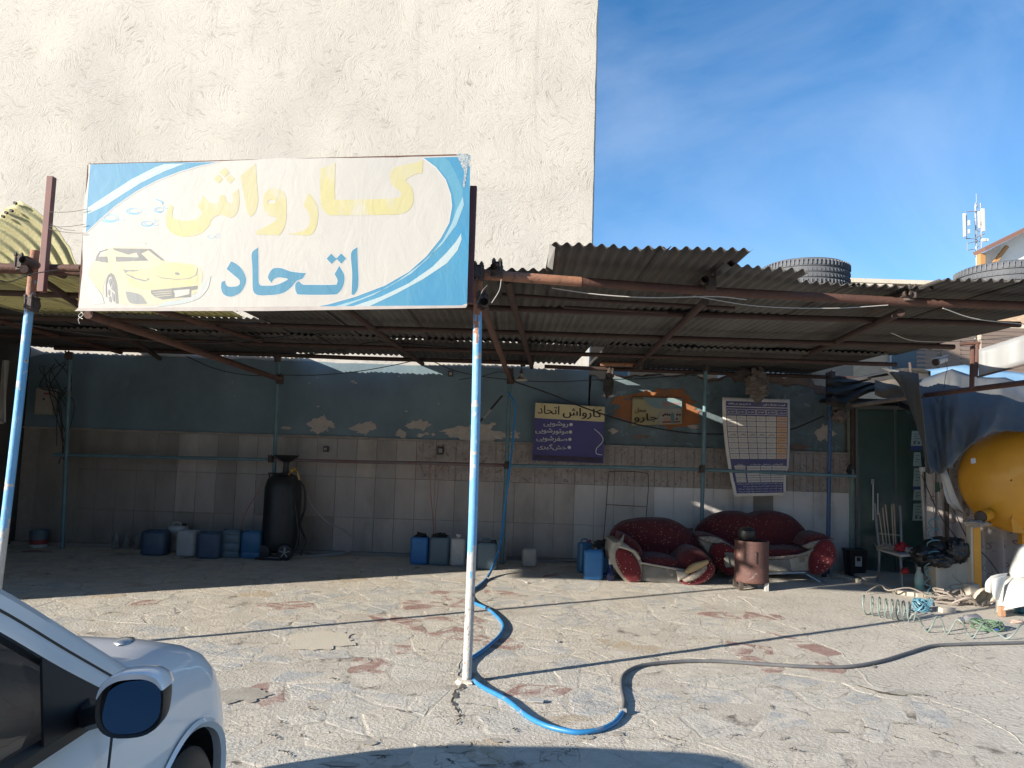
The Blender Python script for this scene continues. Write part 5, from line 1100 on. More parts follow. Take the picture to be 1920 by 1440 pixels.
# =============================================================== SOFAS
def speck_mat(nm, c1, c2, cs):
    m = mat(nm, c1, c2, scale=14, rough=.95, bump=.6, bscale=180)
    n = m.node_tree; N = n.nodes.new; Lk = n.links.new; b = n.nodes['Principled BSDF']
    g_ = N('ShaderNodeNewGeometry'); v = N('ShaderNodeTexVoronoi'); v.inputs['Scale'].default_value = 30; v.inputs['Randomness'].default_value = 1; Lk(g_.outputs['Position'], v.inputs['Vector'])
    r_ = N('ShaderNodeMapRange'); r_.inputs[1].default_value = .13; r_.inputs[2].default_value = .24; r_.inputs[3].default_value = 1; r_.inputs[4].default_value = 0; Lk(v.outputs['Distance'], r_.inputs[0])
    k_ = N('ShaderNodeTexNoise'); k_.inputs['Scale'].default_value = 6; Lk(g_.outputs['Position'], k_.inputs['Vector']); r2 = N('ShaderNodeMapRange'); r2.inputs[1].default_value = .42; r2.inputs[2].default_value = .52; Lk(k_.outputs['Fac'], r2.inputs[0])
    ml = N('ShaderNodeMath'); ml.operation = 'MULTIPLY'; Lk(r_.outputs[0], ml.inputs[0]); Lk(r2.outputs[0], ml.inputs[1])
    mx_ = N('ShaderNodeMix'); mx_.data_type = 'RGBA'; src = b.inputs['Base Color'].links[0].from_socket; Lk(ml.outputs[0], mx_.inputs[0]); Lk(src, mx_.inputs[6]); mx_.inputs[7].default_value = (*cs, 1); Lk(mx_.outputs[2], b.inputs['Base Color'])
    b.inputs['Sheen Weight'].default_value = .15
    return m
M_redf = speck_mat('maroon_velvet', (.10, .010, .014), (.07, .007, .010), (.36, .20, .14))
M_redd = speck_mat('red_speckled_velvet', (.16, .013, .02), (.115, .009, .014), (.55, .44, .34))
M_bei = mat('dirty_cream_vinyl', (.42, .38, .31), (.30, .27, .22), scale=6, rough=.7, c3=(.18, .15, .12), s3=7, t3=.6, w3=.12, bump=.3, bscale=40)
M_greyv = mat('grey_dirty_vinyl', (.22, .205, .18), (.15, .14, .125), scale=7, rough=.75, c3=(.36, .33, .28), s3=16, t3=.62, bump=.3, bscale=40)
M_foam = mat('exposed_foam', (.50, .36, .17), (.40, .29, .15), scale=12, rough=1, bump=.6, bscale=60); M_lining = mat('lining_print', (.40, .35, .29), (.16, .13, .11), scale=30, rough=.95)
M_chrome = mat('dull_chrome', (.45, .45, .44), rough=.3, metal=.8)
def cushion(pts, Yf, depth, bulge=.05, rim=.12, name='cushion', m=None, parent=None, wr=.006, lean=0):
    """padded slab: smooth px outline at depth plane Yf, rounded front and back edges"""
    q = smo(pts, 5, lim=75); c = (sum(p[0] for p in q)/len(q), sum(p[1] for p in q)/len(q)); base = [at(x, y, Yf) for x, y in q]; cc = at(*c, Yf)
    rows = []; zb = min(p.z for p in base)
    def ring(s_, dy):
        o = []
        for p in base:
            r_ = cc+(p-cc)*s_; r_ = V((r_.x, r_.y+dy+lean*(r_.z-zb), r_.z)); r_ += V((0, 1, 0))*mnoise.noise(r_*5)*wr*2; o.append(r_)
        return o
    for (s_, d) in ((.02, -bulge), (.3, -bulge*.96), (.55, -bulge*.82), (.75, -bulge*.55), (.88, -bulge*.2), (.95, bulge*.15), (1., rim*.5), (1, depth-rim*.5), (.95, depth), (.02, depth)): rows.append(ring(s_, d))
    return MB().loft(rows, True).build(name, m, parent, smooth=True)
def armroll(pf_, a, b, c_, seg=20, name='arm', m=None, parent=None, tilt=0):
    pass
# --- armchair
ar = thing('armchair', 'worn maroon armchair with speckled red arm fronts and torn cream vinyl, left of the sofa', 'armchair', gnd(1245, 1096)+V((0, .3, 0)))
cushion([(1146, 1020), (1150, 1000), (1168, 982), (1195, 975), (1225, 973), (1262, 976), (1290, 990), (1312, 1012), (1322, 1040), (1300, 1075), (1240, 1082), (1180, 1075), (1152, 1050)], 9.78, .26, .10, .16, 'back_cushion', M_redf, ar, lean=.12)
cushion([(1162, 1000), (1178, 1005), (1198, 1020), (1208, 1042), (1206, 1062), (1180, 1062), (1160, 1035)], 9.42, .4, .06, .1, 'inner_arm', M_redf, ar)
cushion([(1200, 1046), (1230, 1042), (1268, 1048), (1288, 1060), (1280, 1070), (1235, 1064), (1202, 1058)], 9.34, .55, .06, .08, 'seat_cushion', M_redf, ar)
cushion([(1148, 1015), (1170, 1018), (1196, 1040), (1206, 1062), (1204, 1088), (1192, 1095), (1172, 1090), (1150, 1062), (1142, 1035)], 9.25, .62, .015, .05, 'arm_shell', M_bei, ar)
cushion([(1158, 1032), (1170, 1028), (1184, 1036), (1197, 1054), (1203, 1074), (1201, 1088), (1192, 1092), (1178, 1090), (1163, 1070), (1155, 1048)], 9.19, .07, .03, .03, 'arm_front', M_redd, ar)
cushion([(1203, 1057), (1240, 1062), (1285, 1068), (1290, 1078), (1278, 1095), (1240, 1093), (1202, 1089)], 9.24, .5, .012, .03, 'seat_panel', M_greyv, ar)
MB().tube(curve([at(1200, 1055, 9.2), at(1240, 1062, 9.19), at(1284, 1070, 9.19)], 5), .012, 8).build('piping', M_bei, ar, smooth=True)
cushion([(1268, 1048), (1290, 1030), (1312, 1030), (1330, 1042), (1337, 1052), (1318, 1062), (1295, 1066), (1278, 1068)], 9.34, .45, .08, .12, 'arm_cushion', M_redf, ar)
cushion([(1276, 1092), (1290, 1076), (1318, 1060), (1334, 1052), (1342, 1066), (1336, 1082), (1318, 1094), (1290, 1099)], 9.16, .5, .03, .05, 'arm_front', M_redd, ar)
cushion([(1284, 1072), (1300, 1058), (1328, 1050), (1330, 1056), (1308, 1070), (1290, 1076)], 9.11, .06, .02, .02, 'torn_foam', M_foam, ar)
cushion([(1280, 1088), (1300, 1076), (1326, 1058), (1324, 1070), (1306, 1086), (1288, 1092)], 9.10, .05, .02, .02, 'hanging_lining', M_lining, ar)
cushion([(1268, 1070), (1284, 1072), (1293, 1078), (1280, 1086), (1272, 1090)], 9.14, .05, .01, .02, 'torn_flap', M_bei, ar)
MB().tube([at(1162, 1020, 9.2), at(1166, 1012, 9.25), at(1170, 1002, 9.3)], [.03, .022, .004], 6).build('torn_flap', M_bei, ar, smooth=True)
MB().tube(curve([at(1160, 1024, 9.16), at(1175, 1028, 9.14), at(1190, 1035, 9.14), at(1199, 1048, 9.16)], 4), [.02]*13, 7).build('torn_edge', M_bei, ar, smooth=True)
for (x, y) in ((1190, 1094), (1300, 1098)): p = at(x, y, 9.35); MB().box((p.x, 9.4, .03), (.05, .05, .06)).build('foot', M_cap, ar)
p = at(1160, 996, 10.1); o = MB().box(p, (.12, .05, .16)).build('speaker_box', M_cap, org=p, bevel=.01); tag(o, 'small black box showing behind the armchair back', 'box')
# --- sofa
so = thing('sofa', 'two seat maroon sofa with humped back and speckled red arm fronts against the tiles', 'sofa', gnd(1440, 1088)+V((0, .3, 0)))
cushion([(1308, 1005), (1318, 985), (1338, 970), (1365, 961), (1395, 961), (1412, 965), (1432, 960), (1460, 960), (1488, 968), (1508, 985), (1520, 1005), (1518, 1040), (1470, 1052), (1400, 1052), (1340, 1045), (1315, 1025)], 10.15, .26, .10, .16, 'back_cushion', M_redf, so, lean=.1)
cushion([(1350, 1035), (1400, 1028), (1470, 1028), (1520, 1030), (1528, 1042), (1490, 1050), (1440, 1050), (1380, 1048)], 9.75, .5, .06, .08, 'seat_cushion', M_redf, so)
cushion([(1306, 1003), (1330, 1002), (1360, 1012), (1382, 1028), (1372, 1034), (1340, 1020), (1312, 1012)], 9.75, .4, .05, .08, 'arm_cushion', M_redf, so)
cushion([(1308, 1008), (1340, 1012), (1370, 1030), (1350, 1050), (1335, 1045), (1322, 1030)], 9.78, .5, .02, .05, 'arm_shell', M_bei, so)
cushion([(1310, 1007), (1345, 1008), (1382, 1030), (1378, 1036), (1350, 1022), (1320, 1014)], 9.68, .06, .015, .02, 'torn_edge', M_lining, so)
cushion([(1337, 1030), (1350, 1019), (1368, 1022), (1385, 1038), (1392, 1060), (1388, 1076), (1372, 1081), (1352, 1070), (1338, 1050)], 9.60, .5, .03, .05, 'arm_front', M_redd, so)
cushion([(1359, 1036), (1388, 1038), (1390, 1064), (1361, 1064)], 9.55, .03, .006, .01, 'patch', M_greyv, so); cushion([(1358, 1048), (1366, 1040), (1369, 1063), (1361, 1064)], 9.53, .03, .004, .01, 'patch', M_bei, so)
cushion([(1390, 1042), (1440, 1046), (1500, 1044), (1528, 1030), (1528, 1070), (1480, 1074), (1392, 1074)], 9.68, .5, .012, .03, 'seat_panel', M_bei, so)
cushion([(1430, 1050), (1480, 1048), (1486, 1071), (1430, 1072)], 9.655, .03, .006, .01, 'patch', M_greyv, so)
MB().tube(curve([at(1395, 1043, 9.66), at(1440, 1046, 9.65), at(1495, 1042, 9.65), at(1535, 1026, 9.66)], 5), .018, 8).build('piping', M_lining, so, smooth=True)
cushion([(1505, 1022), (1520, 1004), (1540, 1000), (1556, 1006), (1566, 1012), (1548, 1020), (1520, 1030)], 9.75, .4, .06, .1, 'arm_cushion', M_redf, so)
cushion([(1504, 1024), (1530, 1014), (1566, 1010), (1545, 1020), (1520, 1030)], 9.68, .05, .015, .02, 'torn_edge', M_lining, so)
cushion([(1524, 1040), (1535, 1020), (1552, 1012), (1566, 1022), (1570, 1042), (1560, 1064), (1540, 1078), (1524, 1076), (1520, 1058)], 9.60, .5, .03, .05, 'arm_front', M_redd, so)
MB().tube([at(1392, 1077, 9.62), at(1510, 1074, 9.62)], .012, 8).build('base_rail', M_chrome, so); 
for (x, x2) in ((1386, 1366), (1512, 1538)):
    a = at(x, 1076, 9.65); b = gnd(x2, 1092, .012); MB().tube([a, a.lerp(b, .6), b], [.012, .014, .018], 8).build('leg', M_chrome, so, smooth=True)
for x in (1340, 1545): p = at(x, 1070, 10.1); MB().box((p.x, 10.1, .05), (.05, .05, .1)).build('foot', M_cap, so)
o = thing('blue_flask', 'small navy glass bulb with white neck on the floor beside the armchair', 'flask', gnd(1144, 1089)); p = gnd(1144, 1089)
MB().lathe(p, [(.03, 0), (.06, .04), (.06, .09), (.03, .13), (.022, .2)], 16).build('bulb', mat('navy_glass', (.01, .015, .06), rough=.15), o, smooth=True); MB().lathe(p, [(.024, .2), (.022, .27)], 14).build('neck', M_jb[3], o, smooth=True)
# --- barrel stove
st = gnd(1419, 1110); st.y += .2; o = thing('barrel_stove', 'rusty brown oil drum stove on short legs in front of the sofa', 'stove', st)
M_drum = mat('burnt_drum', (.12, .052, .042), (.08, .042, .036), scale=5, rough=.75, c3=(.23, .20, .20), s3=9, t3=.6, w3=.1, bump=.6, bscale=45)
sc = st.y/CF; rb = 31*sc; zt_ = at(1419, 1013, st.y).z; zb_ = at(1419, 1090, st.y).z
MB().lathe((st.x, st.y, 0), [(rb*.97, zb_), (rb, zb_+.015), (rb, zb_+.03), (rb*.985, zb_+.05), (rb*.985, zb_+.28), (rb, zb_+.30), (rb*.985, zb_+.32), (rb*.985, zt_-.03), (rb*1.01, zt_-.015), (rb*.99, zt_), (rb*.93, zt_-.005), (rb*.9, zt_-.2)], 32).build('drum', M_drum, o, smooth=True)
for a in (-.16, .14):
    for d in (-.12, .12): MB().box((st.x+a, st.y+d, zb_/2), (.045, .045, zb_+.01)).build('leg', M_iron if a < 0 else M_bare_pipe, o, bevel=.004)
MB().box((st.x+.0, st.y-rb*1.0, zb_+.3), (.012, .006, .14)).build('slot', M_cap, o)
MB().box((st.x, st.y-rb*.5, zb_-.008), (.36, .06, .02)).build('base_strip', M_rust, o)
pp = at(1400, 1012, st.y); o = MB().lathe((pp.x, pp.y, pp.z-.01), [(.05, 0), (.09, .02), (.105, .07), (.10, .12), (.06, .155), (.02, .16)], 20).build('black_kettle', M_cap, smooth=True, org=pp); tag(o, 'soot black lidded pot sitting on the drum stove', 'pot')
o.data.name = 'pot'
# =============================================================== GLASS BOOTH, CHAIR, CURTAIN
bo = thing('glass_booth', 'dark green glass office booth with papers taped inside, right of the sofa', 'booth', (5.3, 10.6, 0))
M_glass = bpy.data.materials.new('tinted_glass'); M_glass.use_nodes = True
b_ = M_glass.node_tree.nodes['Principled BSDF']; b_.inputs['Base Color'].default_value = (.07, .12, .105, 1); b_.inputs['Roughness'].default_value = .12; b_.inputs['Alpha'].default_value = .38
M_boothin = mat('booth_inside', (.34, .43, .39), (.22, .29, .26), scale=2, rough=.9); M_alu = mat('grey_frame', (.10, .105, .10), rough=.5)
bx0, bx1 = at(1606, 900, 10.6).x, at(1745, 900, 10.3).x
ZB = at(1650, 765, 10.6).z
MB().prism([(bx0, 10.6, .02), (bx1, 10.3, .02), (bx1, 10.3, ZB), (bx0, 10.6, ZB)], (0, .008, 0)).build('glass_pane', M_glass, bo)
MB().box(((bx0+bx1)/2, 12.2, ZB/2), (bx1-bx0+1.2, .05, ZB+.1)).build('inner_wall', M_boothin, bo)
MB().box((bx1+.5, 11.3, ZB/2), (.05, 1.8, ZB+.1)).build('inner_wall', M_boothin, bo); MB().box((bx0-.02, 11.45, ZB/2), (.04, 1.6, ZB+.1)).build('inner_wall', M_boothin, bo)
MB().box(((bx0+bx1)/2+.2, 11.3, ZB+.08), (bx1-bx0+1.3, 2.0, .05)).build('roof_panel', M_cap, bo)
xm = at(1680, 900, 10.45).x
for x, y in ((bx0, 10.6), (xm, 10.46), (bx1, 10.3)): MB().box((x, y, ZB/2), (.035, .04, ZB)).build('frame_post', M_alu, bo)
MB().bar((bx0, 10.6, ZB), (bx1, 10.3, ZB), .05).build('frame_rail', M_alu, bo); MB().bar((bx0, 10.6, .03), (bx1, 10.3, .03), .05).build('frame_rail', M_alu, bo)
MB().tube([at(1637, 905, 10.5), at(1637, 975, 10.5)], .012, 8).build('door_handle', M_chrome, bo); MB().tube([at(1646, 925, 10.5), at(1646, 965, 10.5)], .010, 8).build('door_handle', M_chrome, bo); MB().box(at(1636, 903, 10.5), (.035, .03, .07)).build('door_lock', M_chrome, bo)
M_paper = mat('paper_greenish', (.36, .44, .40), (.30, .38, .34), scale=7, rough=.7); M_ink = mat('paper_ink', (.08, .12, .14), rough=.8)
for k, (x0, y0, x1, y1) in enumerate([(1708, 808, 1729, 836), (1712, 848, 1728, 874), (1712, 878, 1730, 912), (1712, 918, 1730, 938), (1711, 944, 1732, 976)]):
    Y = 10.31; q = [(x0+2, y0), (x1-2, y0), (x1, y1), (x0, y1)]
    px_poly(q, Y-.01, .002, 'paper', M_paper, bo); mb = MB()
    for j in range(4): yy = y0+5+j*(y1-y0-8)/4.5; mb.prism([at(x0+5, yy, Y-.014), at(x1-4-(j % 2)*4, yy, Y-.014), at(x1-4-(j % 2)*4, yy+1.3, Y-.014), at(x0+5, yy+1.3, Y-.014)], (0, .001, 0))
    if k in (0, 4): mb.prism([at(x0+5, y1-9, Y-.014), at(x0+9, y1-9, Y-.014), at(x0+9, y1-3, Y-.014), at(x0+5, y1-3, Y-.014)], (0, .001, 0)); mb.prism([at(x0+13, y1-8, Y-.014), at(x0+17, y1-8, Y-.014), at(x0+17, y1-3, Y-.014), at(x0+13, y1-3, Y-.014)], (0, .001, 0))
    mb.build('paper_print', M_ink, bo)
    if k in (0, 2): px_poly([(x0-1, y1), (x1, y1+1), (x1, y1+8), (x0, y1+9)], Y-.008, .002, 'paper', mat('paper_navy', (.04, .06, .16)), bo)
# pale stone jamb
p0, p1 = at(1592, 855, 10.75), at(1605, 855, 10.75); o = thing('door_jamb', 'pale marble jamb strip between the tiles and the glass booth', 'jamb', (p0.x, 10.72, 0)); MB().box(((p0.x+p1.x)/2, 10.72, p0.z/2), (p1.x-p0.x, .14, p0.z)).build('slab', M_tile[3], o, bevel=.004)
for k in range(9): z = .15+R(0, .05)+k*.16; MB().box((p0.x+.07, 10.648, z), (.03, .003, .05)).build('inlay', M_emb, o)
o = thing('door_leaf', 'narrow dark rusty door edge hanging between the wall and the booth', 'door', at(1598, 860, 10.6)); MB().box((at(1597, 800, 10.62).x, 10.62, (at(0, 0, 10).z*0+at(1597, 760, 10.62).z+at(1597, 880, 10.62).z)/2), (.03, .05, .9)).build('edge', M_rust, o); MB().blob(at(1593, 884, 10.5), (.04, .03, .08), 2, .3).build('padlock', M_cap, o)
p = at(1603, 1052, 10.35); o = thing('black_bin', 'black plastic bin with a white printed label on the floor by the booth', 'bin', (p.x, p.y, 0))
bz = .37; MB().loft([rring(p.x, p.y, .13*q, .12*q, .04, z) for z, q in ((0, .85), (.3, 1), (.33, 1.08), (.35, 1.08))], True, True).build('body', M_cap, o, smooth=True); MB().box((p.x-.01, p.y-.127, .2), (.09, .004, .13)).build('label_sheet', M_jb[3], o); MB().box((p.x-.01, p.y-.130, .23), (.05, .003, .05)).build('label_print', M_cap, o)
# --- chair with broom handles
cx_, cy_ = gnd(1645, 1096).x, gnd(1645, 1096).y
ch = thing('metal_chair', 'old bent steel tube chair holding tangled rags beside the glass booth', 'chair', (cx_+.2, cy_-.1, 0))
M_steel = mat('worn_steel_tube', (.26, .26, .25), (.18, .175, .165), scale=9, rough=.4, metal=.5)
A = [at(1640, 944, 9.9), at(1643, 975, 9.85), at(1648, 1030, 9.75), at(1648, 1065, 9.72), gnd(1644, 1096, .01)]
MB().tube(curve(A, 4), .017, 8).build('leg', M_steel, ch, smooth=True)
MB().tube(curve([at(1687, 948, 10.0), at(1689, 980, 9.95), at(1690, 1030, 9.9), at(1690, 1070, 9.88), at(1694, 1092, 9.88)], 4), .015, 8).build('leg', M_steel, ch, smooth=True)
B1 = at(1688, 1040, 9.35); B2 = gnd(1692, 1107, .01); MB().tube([B1, B1.lerp(B2, .5)+V((.005, 0, 0)), B2], .017, 8).build('leg', M_steel, ch, smooth=True)
B3 = at(1716, 1040, 9.55); MB().tube([B3, V((B3.x+.02, 9.5, .01))], .017, 8).build('leg', M_steel, ch, smooth=True)
SEAT = [at(1649, 1033, 9.6), at(1688, 1045, 9.2), at(1719, 1043, 9.25), at(1712, 1030, 9.7)]
MB().prism(SEAT, (0, 0, .03)).build('seat', M_gh, ch, bevel=.006)
MB().bar(at(1646, 1000, 9.8), at(1689, 1004, 9.93), .02).build('back_rail', M_steel, ch)
for k, (xt, yt, xb, yb) in enumerate([(1648, 960, 1659, 1030), (1655, 952, 1664, 1030), (1660, 946, 1670, 1028), (1672, 946, 1676, 1028), (1676, 945, 1680, 1026)]):
    a, b = at(xt, yt, 9.72), at(xb, yb+4, 9.55); o = MB().tube([a, b], .008, 7).build('broom_handle', mat('bare_wood_stick', (.33, .25, .18), (.26, .20, .15), scale=8), smooth=True, org=b)
    tag(o, ['leftmost thin stick on the chair seat, beside the chair upright', 'second stick from the left on the chair seat', 'middle one of the five sticks standing on the chair seat', 'second stick from the right on the chair seat', 'rightmost of the sticks standing on the chair seat, above the red cloth'][k], 'stick', 'sticks standing on the chair')
rg = at(1668, 1028, 9.5)
mb = MB()
for k in range(14):
    c = rg+V((R(-.1, .1), R(-.06, .06), R(-.02, .03))); mb.tube(curve([c+V((.1*math.cos(a+k), .08*math.sin(a+k), .03*math.sin(2*a+k))) for a in (0, 1.2, 2.4, 3.6, 4.9, 6)], 3), .005, 5)
tag(mb.build('wire_bundle', mat('grey_brown_wire', (.16, .14, .12), (.26, .23, .2), scale=20), org=rg), 'tangled grey wire and cord heaped on the chair seat', 'wire')
o = MB().blob(at(1690, 1026, 9.4), (.085, .07, .05), 4, .45, 3, 16, 10).build('red_cloth', mat('red_cloth', (.30, .015, .02), (.2, .01, .015), scale=12, rough=.95), smooth=True, org=at(1690, 1030, 9.4)); tag(o, 'crumpled red cloth on the chair seat', 'cloth')
o = MB().blob(at(1705, 1032, 9.35), (.07, .06, .03), 9, .4, 3, 14, 8).build('grey_rag', M_gh, smooth=True, org=at(1705, 1034, 9.35)); tag(o, 'crumpled grey rag at the right edge of the chair seat', 'cloth')
o = MB().blob(at(1697, 1071, 9.2), (.05, .05, .035), 4, .4, 3, 14, 8).build('bottle_top', mat('red_cloth', (.3, .02, .02)), smooth=True, org=at(1697, 1074, 9.2)); tag(o, 'small red plastic cap under the chair beside the white box', 'cap')
# --- green bottle, white box, garbage bag
p = gnd(1724, 1111); o = thing('green_bottle', 'clear plastic bottle half full of green liquid beside the cream box', 'bottle', p)
M_cl2 = bpy.data.materials.new('clear_plastic'); M_cl2.use_nodes = True; q_ = M_cl2.node_tree.nodes['Principled BSDF']; q_.inputs['Base Color'].default_value = (.62, .70, .66, 1); q_.inputs['Alpha'].default_value = .45; q_.inputs['Roughness'].default_value = .15
MB().lathe(p, [(.045, 0), (.055, .02), (.055, .17), (.045, .22), (.022, .26), (.02, .29)], 18).build('shell', M_cl2, o, smooth=True); MB().lathe(p, [(.04, .004), (.051, .02), (.051, .165)], 18).build('liquid', mat('green_liquid', (.05, .42, .27), (.07, .5, .33), scale=9, rough=.3), o, smooth=True)
MB().lathe(p, [(.023, .28), (.023, .305)], 12).build('cap', M_jb[3], o)
WB = [gnd(1742, 1111), gnd(1752, 1116), gnd(1826, 1107), gnd(1830, 1100)]
M_cream = mat('cream_fibreboard', (.58, .52, .42), (.50, .44, .35), scale=5, rough=.7, c3=(.32, .24, .17), s3=5, t3=.66, w3=.1, bump=.3, bscale=25)
o = thing('cream_box', 'dented cream panelled box with a peeling foot standing under the garbage bag', 'box', gnd(1785, 1108))
yb = gnd(1785, 1112).y; c0, c1, c2 = gnd(1735, 1106), gnd(1757, 1118), gnd(1832, 1104); H0 = .36
MB().prism([c0, c1, c1+V((0, 0, H0)), c0+V((-.02, 0, H0))], (.01, .01, 0)).build('side_panel', M_cream, o); MB().prism([c1, c2, c2+V((0, 0, H0)), c1+V((0, 0, H0))], (-.003, .012, 0)).build('front_panel', M_cream, o)
MB().prism([c0+V((0, 0, H0)), c1+V((0, 0, H0)), c2+V((0, 0, H0)), c2+V((-.15, .3, H0))], (0, 0, -.012)).build('top_panel', M_cream, o)
mb = MB(); ft = [c1.lerp(c2, t)+V((0, -.006, (.035+.03*mnoise.noise(V((t*9, 2, 0)))))) for t in [i/18 for i in range(19)]]; mb.prism([c1+V((0, -.006, .002)), c2+V((0, -.006, .002))]+ft[::-1], (0, .004, 0)); mb.build('peeled_foot', mat('peeled_board', (.34, .25, .18), (.26, .19, .14), scale=15), o)
gb = at(1765, 1040, 9.15); o = thing('garbage_bag', 'shiny black garbage bag stuffed and lying on the cream box', 'bag', gb-V((0, 0, .1)))
M_bag = mat('black_bin_bag', (.012, .012, .013), rough=.24, bump=1, bscale=16, bdist=2.5, spec=.6, bdet=3)
def crumple(c, r, seed, n=36, m=22, amp=.22, fr=2.2): return MB().blob(c, r, seed, amp, fr, n, m)
crumple(at(1740, 1042, 9.2), (.20, .16, .13), 3, amp=.10).build('bag_lobe', M_bag, o, smooth=True); crumple(at(1770, 1030, 9.25), (.24, .18, .15), 5, amp=.12).build('bag_lobe', M_bag, o, smooth=True); crumple(at(1794, 1032, 9.05), (.13, .12, .15), 8, amp=.15, fr=3).build('bag_lobe', M_bag, o, smooth=True)
crumple(at(1762, 1050, 9.02), (.18, .11, .085), 11, amp=.16, fr=3).build('bag_lobe', M_bag, o, smooth=True)
# --- curtain of ringed fabric
def ring_mat():
    m = mat('ringed_curtain', (.44, .39, .36), (.38, .335, .31), scale=5, rough=.95, bump=.4, bscale=60); n = m.node_tree; N = n.nodes.new; Lk = n.links.new; b = n.nodes['Principled BSDF']
    g_ = N('ShaderNodeNewGeometry'); mp_ = N('ShaderNodeMapping'); mp_.inputs['Scale'].default_value = (1, 0, 1); Lk(g_.outputs['Position'], mp_.inputs[0])
    col = b.inputs['Base Color'].links[0].from_socket
    for sc_, a, c_ in ((7, .27, (.10, .05, .05)), (11, .22, (.24, .06, .06)), (17, .2, (.08, .08, .09))):
        v = N('ShaderNodeTexVoronoi'); v.inputs['Scale'].default_value = sc_; v.inputs['Randomness'].default_value = .8; Lk(mp_.outputs[0], v.inputs['Vector'])
        s1 = N('ShaderNodeMath'); s1.operation = 'COMPARE'; s1.inputs[1].default_value = a; s1.inputs[2].default_value = .022; Lk(v.outputs['Distance'], s1.inputs[0])
        s2 = N('ShaderNodeMath'); s2.operation = 'MULTIPLY'; s2.inputs[1].default_value = .75; Lk(s1.outputs[0], s2.inputs[0])
        mx_ = N('ShaderNodeMix'); mx_.data_type = 'RGBA'; Lk(s2.outputs[0], mx_.inputs[0]); Lk(col, mx_.inputs[6]); mx_.inputs[7].default_value = (*c_, 1); col = mx_.outputs[2]
    Lk(col, b.inputs['Base Color']); return m
M_ring = ring_mat()
cu_ = thing('ringed_curtain', 'dirty beige curtain printed with small rings hanging beside the glass booth', 'curtain', at(1800, 1080, 9.7))
def drape(x0, x1, y0, y1, Y0, Y1, amp, nf, name, m, parent, nx=44, ny=14, solid=.002, sway=0):
    rows = []
    for j in range(ny+1):
        v = j/ny; rows.append([at(x0+(x1-x0)*i/nx+sway*math.sin(v*PI), y0+(y1-y0)*v, Y0+(Y1-Y0)*i/nx)+V((0, amp*math.sin(nf*2*PI*i/nx+.6*math.sin(v*3))*(.4+.6*v)+.02*mnoise.noise(V((i*.3, j*.4, 0))), 0)) for i in range(nx+1)])
    return MB().loft(rows).build(name, m, parent, smooth=True, solid=solid)
drape(1737, 1772, 800, 1082, 9.75, 9.7, .035, 2, 'curtain_length', M_ring, cu_); drape(1776, 1960, 790, 1100, 9.7, 9.5, .05, 5, 'curtain_length', M_ring, cu_)
o = thing('curtain_post', 'cream plastic downpipe standing at the left of the ringed curtain', 'post', at(1731, 1075, 9.9)); MB().tube([at(1728, 880, 9.8), at(1732, 960, 9.8), at(1740, 1080, 9.8)], .022, 10).build('pipe', M_jb[4], o, smooth=True); MB().tube([at(1774, 780, 9.62), at(1776, 1080, 9.62)], .026, 8).build('post', M_iron, o, smooth=True)
o = MB().loft([[at(1768+dx, y, 9.45)+V((0, .03*math.sin(dx*.6+y*.05), 0)) for dx in (0, 4, 8, 12, 16)] for y, dx0 in ((900, 0), (930, 0), (960, 0))]).build('rag', M_bei, smooth=True, org=at(1776, 930, 9.45))
bpy.data.objects.remove(o)
mb = MB(); mb.loft([[at(x, y, 9.42)+V((0, .03*math.sin(k*1.7), 0)) for k, (x, y) in enumerate(r_)] for r_ in ([(1762, 870), (1766, 872), (1772, 874)], [(1767, 905), (1773, 902), (1781, 900)], [(1770, 925), (1780, 922), (1790, 925)], [(1776, 942), (1786, 940), (1800, 948)], [(1790, 956), (1798, 954), (1808, 962)])])
o = mb.build('plastic_strip', mat('white_plastic_sheet', (.58, .56, .51), (.48, .46, .42), scale=6, rough=.6), smooth=True, solid=.004, org=at(1780, 930, 9.42)); tag(o, 'twisted whitish plastic strip hanging by the curtain', 'plastic strip')
cable('wire', [at(1728, 890, 9.6), at(1745, 930, 9.55), at(1765, 970, 9.5), at(1790, 1005, 9.4), at(1808, 1040, 9.3)], .006, M_bc, 'dark wire slanting down across the ringed curtain', k=5)
cable('wire', [at(1765, 905, 9.6), at(1790, 960, 9.5), at(1815, 1010, 9.3), at(1850, 1045, 9.2), at(1880, 1085, 9.1)], .006, M_bc, 'second dark wire slanting down to the right behind the tank leg', k=5)
o = thing('plug_adapter', 'white wall plug with green connector hanging on the curtain', 'plug', at(1733, 885, 9.6)); MB().box(at(1730, 880, 9.6), (.07, .05, .06)).build('plug', M_jb[3], o, bevel=.01); MB().tube([at(1757, 905, 9.55), at(1759, 922, 9.55)], .022, 8).build('green_connector', mat('dark_green', (.02, .09, .06)), o); MB().tube([at(1759, 922, 9.55), at(1761, 935, 9.55)], .01, 8).build('nozzle', M_chrome, o)
cable('cable', [at(1693, 762, 10.1), at(1705, 785, 10.1), at(1728, 805, 9.9)], .008, M_bc, 'short dark cable on the booth corner', k=5)
# =============================================================== ORANGE TANK
TY = 9.0; tc_ = at(1862, 902, TY); sc = TY/CF; rT = 98*sc
tn = thing('orange_tank', 'large orange steel tank with a domed end on legs, half covered by a blue tarp', 'tank', V((tc_.x+.5, TY+.2, 0)))
M_or = mat('orange_paint_tank', (.68, .32, .022), (.60, .265, .02), scale=2.4, rough=.45, c3=(.36, .20, .08), s3=11, t3=.69, w3=.06, bump=.12, bscale=20, coat=.15)
